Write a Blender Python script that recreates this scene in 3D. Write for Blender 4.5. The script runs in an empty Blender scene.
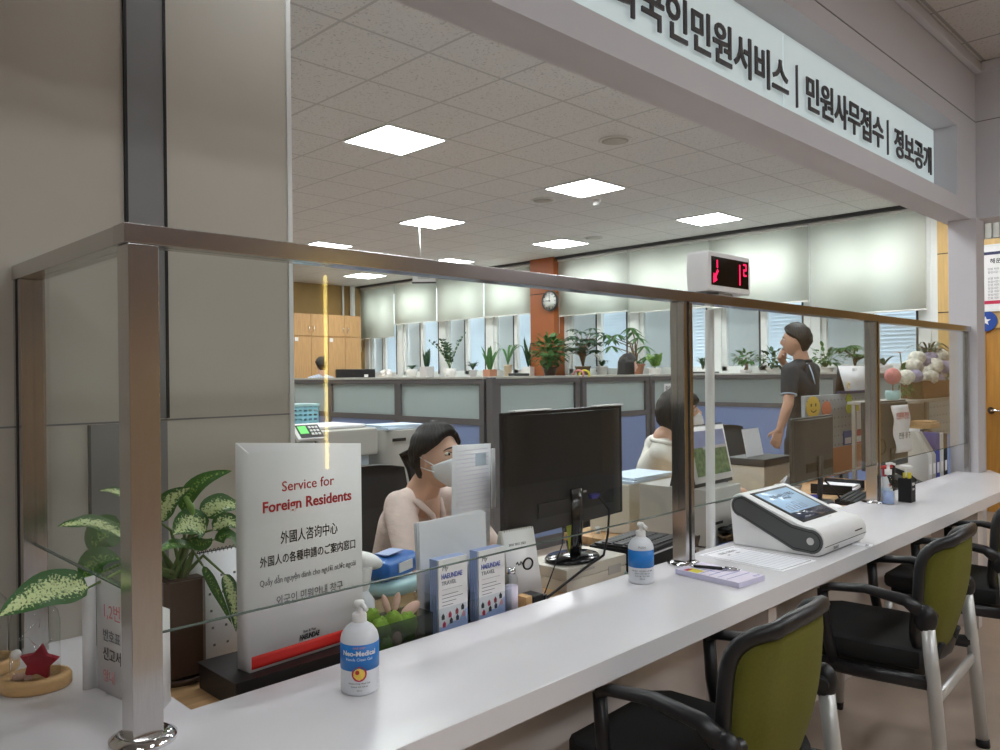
import bpy, bmesh, math, random
import numpy as np
from mathutils import Vector, Matrix, Euler
sc = bpy.context.scene
COL = sc.collection
R = math.radians
PI = math.pi

# ------------------------------------------------------------------ camera, exposure, world
CAM_Z = 1.453
F_PX, YAW, PITCH, ROLL = 792.3, 0.783637, 0.000346, 0.011051
def cam_axes():
    fwd = np.array([math.sin(YAW), math.cos(YAW), 0.0]); right = np.array([math.cos(YAW), -math.sin(YAW), 0.0]); down = np.array([0, 0, -1.0])
    f2 = math.cos(PITCH) * fwd + math.sin(PITCH) * down
    d2 = -math.sin(PITCH) * fwd + math.cos(PITCH) * down
    r3 = math.cos(ROLL) * right + math.sin(ROLL) * d2
    d3 = -math.sin(ROLL) * right + math.cos(ROLL) * d2
    return r3, d3, f2
_r, _d, _f = cam_axes()
def at(u, v, X=None, Y=None, Z=None):
    """real position of a measured photo point lying on a known plane of the room"""
    q = _r * ((u - 500) / F_PX) + _d * ((v - 375) / F_PX) + _f
    if X is not None: t = X / q[0]
    elif Y is not None: t = Y / q[1]
    else: t = (Z - CAM_Z) / q[2]
    return Vector((q[0] * t, q[1] * t, CAM_Z + q[2] * t))
cam = bpy.data.cameras.new('camera'); camo = bpy.data.objects.new('camera', cam); COL.objects.link(camo)
cam.sensor_width = 36.0; cam.lens = F_PX * 36.0 / 1000.0; cam.clip_start = 0.02; cam.clip_end = 200
camo.matrix_world = Matrix(((_r[0], -_d[0], -_f[0], 0), (_r[1], -_d[1], -_f[1], 0), (_r[2], -_d[2], -_f[2], CAM_Z), (0, 0, 0, 1)))
sc.camera = camo
vs = sc.view_settings
sc.display_settings.display_device = 'sRGB'
vs.view_transform = 'Standard'; vs.look = 'None'; vs.exposure = 0.0; vs.gamma = 1.0; vs.use_curve_mapping = False
W = bpy.data.worlds.new('sky'); sc.world = W; W.use_nodes = True
wb = W.node_tree.nodes['Background']; wb.inputs[0].default_value = (0.93, 0.97, 1.0, 1); wb.inputs[1].default_value = 4.0
PANEL_OFFICE, PANEL_LOBBY = 33.0, 21.5       # brightness of the ceiling light panels

# ------------------------------------------------------------------ materials
MATS = {}
def _set(b, k, v):
    if k in b.inputs: b.inputs[k].default_value = v
def rgb(r, g, b): # 0-255 sRGB -> linear
    f = lambda c: (c / 255 / 12.92) if c / 255 <= 0.04045 else ((c / 255 + 0.055) / 1.055) ** 2.4
    return (f(r), f(g), f(b), 1)
def pm(name, col, rough=0.5, metal=0.0, noise=0.0, nscale=8.0, spec=0.5, bump=0.0, bscale=60.0, emit=None, estr=0.0, coat=0.0, stretch=None, alpha=1.0, trans=0.0):
    """principled material with a gentle procedural variation"""
    m = bpy.data.materials.new(name); m.use_nodes = True
    nt = m.node_tree; b = nt.nodes['Principled BSDF']
    b.inputs['Base Color'].default_value = col; b.inputs['Roughness'].default_value = rough; b.inputs['Metallic'].default_value = metal
    _set(b, 'Specular IOR Level', spec); _set(b, 'Coat Weight', coat); _set(b, 'Coat Roughness', 0.08); _set(b, 'Alpha', alpha); _set(b, 'Transmission Weight', trans)
    if emit is not None:
        _set(b, 'Emission Color', emit); _set(b, 'Emission Strength', estr)
    if noise or bump:
        tc = nt.nodes.new('ShaderNodeTexCoord'); mp = nt.nodes.new('ShaderNodeMapping'); nt.links.new(tc.outputs['Object'], mp.inputs[0])
        if stretch: mp.inputs['Scale'].default_value = stretch
    if noise:
        n = nt.nodes.new('ShaderNodeTexNoise'); n.inputs['Scale'].default_value = nscale; n.inputs['Detail'].default_value = 6
        nt.links.new(mp.outputs[0], n.inputs['Vector'])
        r = nt.nodes.new('ShaderNodeValToRGB'); r.color_ramp.elements[0].position = 0.3; r.color_ramp.elements[1].position = 0.7
        r.color_ramp.elements[0].color = tuple(c * (1 - noise) for c in col[:3]) + (1,)
        r.color_ramp.elements[1].color = tuple(min(1, c * (1 + noise)) for c in col[:3]) + (1,)
        nt.links.new(n.outputs[0], r.inputs[0]); nt.links.new(r.outputs[0], b.inputs['Base Color'])
    if bump:
        n2 = nt.nodes.new('ShaderNodeTexNoise'); n2.inputs['Scale'].default_value = bscale; n2.inputs['Detail'].default_value = 4
        nt.links.new(mp.outputs[0], n2.inputs['Vector'])
        bp = nt.nodes.new('ShaderNodeBump'); bp.inputs['Strength'].default_value = bump; bp.inputs['Distance'].default_value = 0.004
        nt.links.new(n2.outputs[0], bp.inputs['Height']); nt.links.new(bp.outputs[0], b.inputs['Normal'])
    MATS[name] = m
    return m
def glassmat(name, tint, refl_ior=1.45, rough=0.0, haze=0.0, hazecol=(0.8, 0.85, 0.85, 1)):
    """thin clear sheet: passes light with a tint, mirrors at the Fresnel rate, optional frosted haze"""
    m = bpy.data.materials.new(name); m.use_nodes = True; nt = m.node_tree; nt.nodes.clear()
    out = nt.nodes.new('ShaderNodeOutputMaterial'); tr = nt.nodes.new('ShaderNodeBsdfTransparent'); gl = nt.nodes.new('ShaderNodeBsdfGlossy')
    fr = nt.nodes.new('ShaderNodeFresnel'); mx = nt.nodes.new('ShaderNodeMixShader')
    tr.inputs[0].default_value = tint; gl.inputs['Roughness'].default_value = rough; fr.inputs[0].default_value = refl_ior
    base = tr
    if haze:
        df = nt.nodes.new('ShaderNodeBsdfDiffuse'); df.inputs[0].default_value = hazecol
        tl = nt.nodes.new('ShaderNodeBsdfTranslucent'); tl.inputs[0].default_value = hazecol
        m1 = nt.nodes.new('ShaderNodeMixShader'); nt.links.new(df.outputs[0], m1.inputs[1]); nt.links.new(tl.outputs[0], m1.inputs[2])
        m2 = nt.nodes.new('ShaderNodeMixShader'); m2.inputs[0].default_value = haze
        nt.links.new(tr.outputs[0], m2.inputs[1]); nt.links.new(m1.outputs[0], m2.inputs[2]); base = m2
    gm = nt.nodes.new('ShaderNodeNewGeometry'); ml = nt.nodes.new('ShaderNodeMapRange'); ml.inputs[3].default_value = refl_ior; ml.inputs[4].default_value = 1.0 / refl_ior
    nt.links.new(gm.outputs['Backfacing'], ml.inputs[0]); nt.links.new(ml.outputs[0], fr.inputs[0])   # same reflectance on both faces of the sheet
    nt.links.new(fr.outputs[0], mx.inputs[0]); nt.links.new(base.outputs[0], mx.inputs[1]); nt.links.new(gl.outputs[0], mx.inputs[2]); nt.links.new(mx.outputs[0], out.inputs[0])
    MATS[name] = m
    return m
def emat(name, col, s):
    m = bpy.data.materials.new(name); m.use_nodes = True; nt = m.node_tree; nt.nodes.clear()
    o = nt.nodes.new('ShaderNodeOutputMaterial'); e = nt.nodes.new('ShaderNodeEmission'); e.inputs[0].default_value = col; e.inputs[1].default_value = s
    nt.links.new(e.outputs[0], o.inputs[0]); MATS[name] = m
    return m
def ceilmat(name, x0, y0, tile, col, line):
    """mineral-fibre ceiling tiles: grid of thin bars, pitted face"""
    m = pm(name, col, 0.9, spec=0.2); nt = m.node_tree; b = nt.nodes['Principled BSDF']
    tc = nt.nodes.new('ShaderNodeTexCoord'); sx = nt.nodes.new('ShaderNodeSeparateXYZ'); nt.links.new(tc.outputs['Object'], sx.inputs[0])
    def mth(op, a, bb=None):
        n = nt.nodes.new('ShaderNodeMath'); n.operation = op
        for i, q in enumerate((a, bb)):
            if q is None: continue
            if isinstance(q, (int, float)): n.inputs[i].default_value = q
            else: nt.links.new(q, n.inputs[i])
        return n.outputs[0]
    def bar(o, off):
        f = mth('FRACT', mth('DIVIDE', mth('SUBTRACT', o, off - 20 * tile), tile))
        return mth('LESS_THAN', mth('ABSOLUTE', mth('SUBTRACT', f, 0.5)), 0.5 - 0.016)
    inside = mth('MULTIPLY', bar(sx.outputs[0], x0), bar(sx.outputs[1], y0))
    n = nt.nodes.new('ShaderNodeTexNoise'); n.inputs['Scale'].default_value = 75; n.inputs['Detail'].default_value = 3; nt.links.new(tc.outputs['Object'], n.inputs['Vector'])
    r = nt.nodes.new('ShaderNodeValToRGB'); r.color_ramp.elements[0].position = 0.30; r.color_ramp.elements[1].position = 0.42
    r.color_ramp.elements[0].color = tuple(c * 0.62 for c in col[:3]) + (1,); r.color_ramp.elements[1].color = col
    nt.links.new(n.outputs[0], r.inputs[0])
    mx = nt.nodes.new('ShaderNodeMix'); mx.data_type = 'RGBA'
    nt.links.new(inside, mx.inputs[0]); mx.inputs[6].default_value = line; nt.links.new(r.outputs[0], mx.inputs[7]); nt.links.new(mx.outputs[2], b.inputs['Base Color'])
    return m
def leafmat(name, dark, pale, amount):
    """variegated leaf: pale flecks towards the midrib, dark margin (UV across the blade)"""
    m = pm(name, dark, 0.4, spec=0.4); nt = m.node_tree; b = nt.nodes['Principled BSDF']
    uv = nt.nodes.new('ShaderNodeUVMap'); sx = nt.nodes.new('ShaderNodeSeparateXYZ'); nt.links.new(uv.outputs[0], sx.inputs[0])
    tc = nt.nodes.new('ShaderNodeTexCoord'); n = nt.nodes.new('ShaderNodeTexNoise'); n.inputs['Scale'].default_value = 190; n.inputs['Detail'].default_value = 4
    nt.links.new(tc.outputs['Object'], n.inputs['Vector'])
    def mth(op, a, bb):
        q = nt.nodes.new('ShaderNodeMath'); q.operation = op
        for i, z in enumerate((a, bb)):
            if isinstance(z, (int, float)): q.inputs[i].default_value = z
            else: nt.links.new(z, q.inputs[i])
        return q.outputs[0]
    edge = mth('ABSOLUTE', mth('SUBTRACT', sx.outputs[1], 0.5), 0)
    edge = mth('MULTIPLY', edge, 2.0)
    val = mth('SUBTRACT', mth('ADD', n.outputs[0], amount), mth('MULTIPLY', mth('POWER', edge, 2.0), 0.45))
    r = nt.nodes.new('ShaderNodeValToRGB'); r.color_ramp.elements[0].position = 0.50; r.color_ramp.elements[1].position = 0.62
    r.color_ramp.elements[0].color = dark; r.color_ramp.elements[1].color = pale
    nt.links.new(val, r.inputs[0]); nt.links.new(r.outputs[0], b.inputs['Base Color'])
    return m
def stripemat(name, a, c, scale, axis=2, duty=0.5, rough=0.6):
    m = pm(name, a, rough); nt = m.node_tree; b = nt.nodes['Principled BSDF']
    tc = nt.nodes.new('ShaderNodeTexCoord'); sx = nt.nodes.new('ShaderNodeSeparateXYZ'); nt.links.new(tc.outputs['Object'], sx.inputs[0])
    q = nt.nodes.new('ShaderNodeMath'); q.operation = 'MULTIPLY'; nt.links.new(sx.outputs[axis], q.inputs[0]); q.inputs[1].default_value = scale
    f = nt.nodes.new('ShaderNodeMath'); f.operation = 'FRACT'; nt.links.new(q.outputs[0], f.inputs[0])
    l = nt.nodes.new('ShaderNodeMath'); l.operation = 'LESS_THAN'; nt.links.new(f.outputs[0], l.inputs[0]); l.inputs[1].default_value = duty
    mx = nt.nodes.new('ShaderNodeMix'); mx.data_type = 'RGBA'; nt.links.new(l.outputs[0], mx.inputs[0]); mx.inputs[6].default_value = a; mx.inputs[7].default_value = c
    nt.links.new(mx.outputs[2], b.inputs['Base Color'])
    return m
def woodmat(name, c, k=0.25, stretch=(14, 14, 1.2), rough=0.45):
    return pm(name, c, rough, noise=k, nscale=3.0, stretch=stretch, spec=0.4)

M_wall = pm('wall_paint', rgb(184, 178, 167), 0.7, noise=0.03, nscale=2)
M_header = pm('header_paint', rgb(202, 200, 205), 0.6, noise=0.02, nscale=2)
M_strip = pm('dark_grey_panel', rgb(122, 121, 122), 0.5, noise=0.03)
M_black = pm('black_plastic', rgb(26, 26, 29), 0.38, noise=0.1, nscale=30)
M_blackm = pm('matte_black', rgb(20, 20, 22), 0.7, noise=0.1, nscale=60)
M_dark = pm('charcoal_plastic', rgb(62, 64, 66), 0.45, noise=0.05, nscale=30)
M_gloss = pm('gloss_black', rgb(14, 14, 16), 0.12, noise=0.05)
M_steel = pm('brushed_steel', (0.56, 0.54, 0.53, 1), 0.20, 1.0, noise=0.06, nscale=20, stretch=(40, 40, 1.0))
M_rail = pm('brushed_steel_rail', (0.50, 0.47, 0.46, 1), 0.20, 1.0, noise=0.06, nscale=20, stretch=(1.0, 40, 40))
M_chrome = pm('chrome', (0.75, 0.75, 0.76, 1), 0.08, 1.0, noise=0.02)
M_silver = pm('silver_paint', rgb(196, 196, 194), 0.35, 0.35, noise=0.02)
M_counter = pm('white_solid_surface', rgb(226, 224, 227), 0.24, noise=0.025, nscale=3, spec=0.5)
M_panel = pm('counter_panel', rgb(214, 206, 202), 0.45, noise=0.03, nscale=3)
M_desk = woodmat('desk_wood', rgb(186, 150, 108), 0.2, (1.2, 14, 14))
M_wood = woodmat('cabinet_wood', rgb(194, 152, 104), 0.14)
M_woodw = woodmat('panel_wood', rgb(208, 172, 112), 0.10)
M_door = woodmat('door_wood', rgb(188, 134, 60), 0.13)
M_brown = pm('brown_column_panel', rgb(158, 88, 46), 0.5, noise=0.06, nscale=4)
M_lobbywood = woodmat('lobby_wood', rgb(96, 72, 57), 0.25, (8, 8, 0.8))
M_tan = pm('olive_wall', rgb(150, 122, 74), 0.7, noise=0.05)
M_lobbytan = woodmat('lobby_tan_wood', rgb(152, 126, 100), 0.2, (8, 8, 0.8))
M_floor = pm('floor_stone', rgb(172, 156, 142), 0.32, noise=0.20, nscale=1.9, spec=0.4)
M_ceil = ceilmat('ceiling_tiles', 3.36, 4.46, 0.5635, rgb(212, 213, 213), rgb(184, 185, 185))
M_ceil2 = ceilmat('lobby_ceiling_tiles', 0.2, 0.25, 0.62, rgb(196, 190, 186), rgb(150, 146, 144))
M_white = pm('white_plastic', rgb(232, 232, 232), 0.4, noise=0.02)
M_paper = pm('paper', rgb(236, 236, 240), 0.8, noise=0.015, nscale=5)
M_paperb = pm('blue_white_paper', rgb(206, 222, 238), 0.8, noise=0.03, nscale=12)
M_card = pm('sign_card', rgb(232, 230, 230), 0.55, noise=0.01)
M_beige = pm('beige_plastic', rgb(206, 202, 190), 0.5, noise=0.03)
M_grey = pm('grey_plastic', rgb(176, 174, 168), 0.5, noise=0.03)
M_lgrey = pm('light_grey_plastic', rgb(208, 208, 206), 0.5, noise=0.02)
M_yellowlamp = emat('yellow_lamp', (1.0, 0.78, 0.22, 1), 20.0)
M_frame = pm('partition_frame', rgb(92, 90, 92), 0.45, noise=0.04)
M_blue = pm('blue_fabric', rgb(122, 138, 178), 0.9, noise=0.06, nscale=90)
M_glass = glassmat('clear_glass', (0.965, 0.98, 0.97, 1), 1.33)
M_glassedge = pm('glass_edge', rgb(92, 104, 98), 0.2, noise=0.05)
M_frost = glassmat('frosted_glass', (0.75, 0.80, 0.80, 1), 1.25, 0.25, haze=0.78, hazecol=rgb(196, 206, 206))
M_acryl = glassmat('clear_acrylic', (0.93, 0.95, 0.96, 1), 1.35, 0.02)
M_smoke = glassmat('smoky_acrylic', (0.62, 0.66, 0.64, 1), 1.4, 0.03)
M_pane = glassmat('window_glass', (0.96, 0.98, 0.99, 1), 1.3)
M_dome = glassmat('dome_glass', (0.97, 0.98, 0.98, 1), 1.4)
M_gasket = pm('black_gasket', rgb(18, 18, 18), 0.7, noise=0.05)
M_wframe = pm('window_frame_white', rgb(222, 224, 222), 0.45, noise=0.02)
M_sill = pm('sill_white', rgb(220, 218, 212), 0.5, noise=0.02)
M_slat = pm('white_slat', rgb(226, 236, 244), 0.6, noise=0.02, trans=0.0)
M_screen = glassmat('insect_screen', (0.80, 0.80, 0.79, 1), 1.02, 0.5, haze=0.55, hazecol=rgb(222, 222, 218))
M_red = pm('red_ink', rgb(176, 30, 28), 0.6, noise=0.02)
M_redband = pm('red_band', rgb(206, 40, 34), 0.5, noise=0.02)
M_ink = pm('black_ink', rgb(34, 32, 34), 0.6, noise=0.02)
M_greyink = pm('grey_ink', rgb(104, 104, 108), 0.6, noise=0.02)
M_pinkink = pm('pink_ink', rgb(218, 148, 152), 0.6, noise=0.02)
M_blueink = pm('blue_ink', rgb(66, 88, 170), 0.6, noise=0.02)
M_labelblue = pm('label_blue', rgb(18, 118, 200), 0.35, noise=0.02)
M_bottle = pm('bottle_plastic', rgb(222, 226, 232), 0.3, noise=0.02, alpha=1.0, spec=0.5)
M_letter = pm('sign_letter_dark', rgb(66, 62, 64), 0.4, noise=0.03)
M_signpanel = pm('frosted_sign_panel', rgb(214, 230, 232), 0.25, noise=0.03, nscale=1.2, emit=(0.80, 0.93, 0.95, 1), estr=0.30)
M_lime = pm('lime_mesh_fabric', rgb(106, 104, 28), 0.8, noise=0.08, nscale=160, bump=0.3, bscale=500)
def meshcloth(m, a):
    nt = m.node_tree; b = nt.nodes['Principled BSDF']; o = nt.nodes['Material Output']; t = nt.nodes.new('ShaderNodeBsdfTransparent'); x = nt.nodes.new('ShaderNodeMixShader'); x.inputs[0].default_value = a
    nt.links.new(t.outputs[0], x.inputs[1]); nt.links.new(b.outputs[0], x.inputs[2]); nt.links.new(x.outputs[0], o.inputs[0])
meshcloth(M_lime, 0.86)
M_limeedge = pm('lime_pad', rgb(184, 196, 70), 0.7, noise=0.06, nscale=120)
M_seat = pm('black_seat_fabric', rgb(26, 26, 27), 0.85, noise=0.12, nscale=140, bump=0.2, bscale=300)
M_leather = pm('black_leather', rgb(30, 31, 34), 0.4, noise=0.08, nscale=40, bump=0.15, bscale=160)
M_skin = pm('skin', rgb(220, 178, 154), 0.55, noise=0.05, nscale=20)
M_skin2 = pm('skin_tan', rgb(204, 160, 136), 0.55, noise=0.05, nscale=20)
M_hair = pm('black_hair', rgb(16, 14, 15), 0.42, noise=0.25, nscale=14, stretch=(10, 10, 1.5), bump=0.4, bscale=60)
M_mask = pm('mask_fabric', rgb(236, 240, 244), 0.8, noise=0.02, nscale=30)
M_pinkshirt = pm('pale_pink_cotton', rgb(232, 212, 204), 0.85, noise=0.07, nscale=26, bump=0.9, bscale=20, stretch=(1, 1, 2.2))
M_whiteshirt = pm('white_cotton', rgb(232, 230, 222), 0.85, noise=0.04, nscale=20, bump=0.4, bscale=22)
M_polo = pm('charcoal_polo', rgb(50, 55, 62), 0.85, noise=0.1, nscale=40, bump=0.3, bscale=24)
M_trim = pm('pale_trim_fabric', rgb(180, 200, 220), 0.8, noise=0.03)
M_trouser = pm('dark_trousers', rgb(40, 42, 48), 0.85, noise=0.08, nscale=40)
M_eyew = pm('eye_white', rgb(225, 222, 216), 0.3, noise=0.02)
M_eyed = pm('eye_dark', rgb(30, 20, 16), 0.2, noise=0.02)
M_lip = pm('lip', rgb(176, 108, 98), 0.5, noise=0.03)
M_dief = leafmat('variegated_leaf', rgb(52, 96, 40), rgb(206, 220, 160), 0.16)
M_dief2 = leafmat('green_leaf_flecked', rgb(56, 104, 36), rgb(140, 176, 84), 0.02)
M_leaf = pm('green_leaf', rgb(66, 112, 56), 0.5, noise=0.3, nscale=16)
M_leafd = pm('dark_leaf', rgb(40, 74, 46), 0.5, noise=0.3, nscale=16)
M_leafl = pm('light_leaf', rgb(120, 158, 76), 0.5, noise=0.25, nscale=16)
M_stem = pm('plant_stem', rgb(96, 120, 62), 0.6, noise=0.15)
M_trunk = pm('plant_trunk', rgb(112, 92, 66), 0.8, noise=0.2, nscale=30)
M_soil = pm('soil', rgb(62, 46, 34), 0.95, noise=0.3, nscale=60)
M_potb = pm('brown_glazed_pot', rgb(72, 52, 40), 0.3, noise=0.12)
M_potw = pm('white_pot', rgb(226, 222, 218), 0.4, noise=0.03)
M_potg = pm('grey_pot', rgb(196, 192, 192), 0.5, noise=0.04)
M_terra = pm('terracotta', rgb(176, 122, 96), 0.7, noise=0.08)
M_tanpot = pm('tan_pot', rgb(196, 176, 150), 0.6, noise=0.06)
M_oak = woodmat('oak_base', rgb(206, 168, 118), 0.12, (3, 20, 20))
M_moss = pm('moss_green', rgb(110, 142, 48), 0.9, noise=0.3, nscale=40, bump=0.6, bscale=90)
M_cork = pm('shell_pink', rgb(202, 168, 152), 0.7, noise=0.1, nscale=30)
M_star = pm('dark_red_felt', rgb(150, 28, 46), 0.8, noise=0.1, nscale=60)
M_cactus = pm('teal_felt', rgb(34, 104, 84), 0.8, noise=0.1, nscale=60)
M_aqua = pm('pale_aqua_plastic', rgb(168, 206, 208), 0.4, noise=0.03)
M_pack = pm('blue_plastic_pack', rgb(44, 110, 192), 0.3, noise=0.1, nscale=14, bump=0.5, bscale=20)
M_basket = pm('cyan_basket', rgb(140, 198, 214), 0.5, noise=0.04)
M_kband = pm('kiosk_dark_grey', rgb(82, 84, 84), 0.45, noise=0.04)
M_lcd = pm('kiosk_screen', rgb(168, 196, 222), 0.2, emit=rgb(168, 196, 222), estr=0.35, noise=0.03, nscale=6)
M_lcddark = pm('kiosk_screen_dark', rgb(70, 74, 88), 0.15, emit=rgb(70, 74, 88), estr=0.15, noise=0.03)
M_green = pm('green_display', rgb(120, 214, 120), 0.3, emit=rgb(120, 220, 120), estr=0.5, noise=0.03)
M_led = emat('red_led', (1.0, 0.02, 0.10, 1), 1.6)
M_diff = emat('panel_light', (0.95, 0.99, 1.0, 1), PANEL_OFFICE)
M_diff2 = emat('lobby_panel_light', (0.93, 0.97, 1.0, 1), PANEL_LOBBY)
M_peg = pm('pegboard_grey', rgb(172, 180, 186), 0.6, noise=0.03)
M_corkb = pm('orange_cork', rgb(190, 128, 92), 0.8, noise=0.12, nscale=60)
M_yellow = pm('yellow', rgb(226, 212, 60), 0.6, noise=0.03)
M_blueplain = pm('file_blue', rgb(58, 66, 150), 0.6, noise=0.06, nscale=40)
M_bluetag = pm('tag_blue', rgb(44, 92, 180), 0.5, noise=0.03)
M_redtag = pm('tag_red', rgb(190, 64, 64), 0.5, noise=0.03)
M_redplastic = pm('red_plastic', rgb(180, 40, 40), 0.4, noise=0.04)
M_pinkflower = pm('pink_flower', rgb(214, 142, 140), 0.9, noise=0.15, nscale=60, bump=0.8, bscale=120)
M_whiteflower = pm('white_flower', rgb(228, 226, 214), 0.9, noise=0.28, nscale=45, bump=1.0, bscale=70)
M_lilac = pm('lilac_flower', rgb(180, 174, 206), 0.9, noise=0.28, nscale=45, bump=1.0, bscale=70)
M_orangefl = pm('orange_flower', rgb(226, 140, 110), 0.8, noise=0.08, nscale=40)
M_reed = stripemat('brown_reed', rgb(126, 88, 64), rgb(104, 70, 50), 60.0, 1, 0.35, 0.8)
M_clockface = pm('clock_face', rgb(240, 240, 236), 0.4, noise=0.01)
M_skyphoto = pm('picture_sky', rgb(150, 158, 196), 0.4, noise=0.12, nscale=14)
M_grassphoto = pm('picture_green', rgb(112, 132, 96), 0.4, noise=0.5, nscale=45)
M_lightblue = pm('leaflet_blue', rgb(166, 182, 222), 0.6, noise=0.04)
M_smile = pm('smile_yellow', rgb(240, 206, 90), 0.5, noise=0.03)
M_hdmi = pm('plug_blue', rgb(44, 44, 130), 0.4, noise=0.04)
M_signblue = pm('emblem_blue', rgb(24, 66, 150), 0.5, noise=0.03)
M_navy = pm('navy_ink', rgb(44, 48, 86), 0.6, noise=0.02)
M_crimson = pm('crimson_ink', rgb(190, 36, 76), 0.6, noise=0.02)
M_maroon = pm('black_box_card', rgb(28, 22, 22), 0.45, noise=0.06)
def blindmat():
    m = bpy.data.materials.new('roller_fabric'); m.use_nodes = True; nt = m.node_tree; nt.nodes.clear()
    o = nt.nodes.new('ShaderNodeOutputMaterial'); d = nt.nodes.new('ShaderNodeBsdfDiffuse'); t = nt.nodes.new('ShaderNodeBsdfTranslucent'); mx = nt.nodes.new('ShaderNodeMixShader')
    tc = nt.nodes.new('ShaderNodeTexCoord'); n = nt.nodes.new('ShaderNodeTexNoise'); n.inputs['Scale'].default_value = 2.0; nt.links.new(tc.outputs['Object'], n.inputs['Vector'])
    r = nt.nodes.new('ShaderNodeValToRGB'); r.color_ramp.elements[0].color = rgb(238, 240, 232); r.color_ramp.elements[1].color = rgb(242, 245, 238); nt.links.new(n.outputs[0], r.inputs[0])
    nt.links.new(r.outputs[0], d.inputs[0]); nt.links.new(r.outputs[0], t.inputs[0]); mx.inputs[0].default_value = 0.55
    nt.links.new(d.outputs[0], mx.inputs[1]); nt.links.new(t.outputs[0], mx.inputs[2]); nt.links.new(mx.outputs[0], o.inputs[0])
    return m
M_blind = blindmat()

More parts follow.
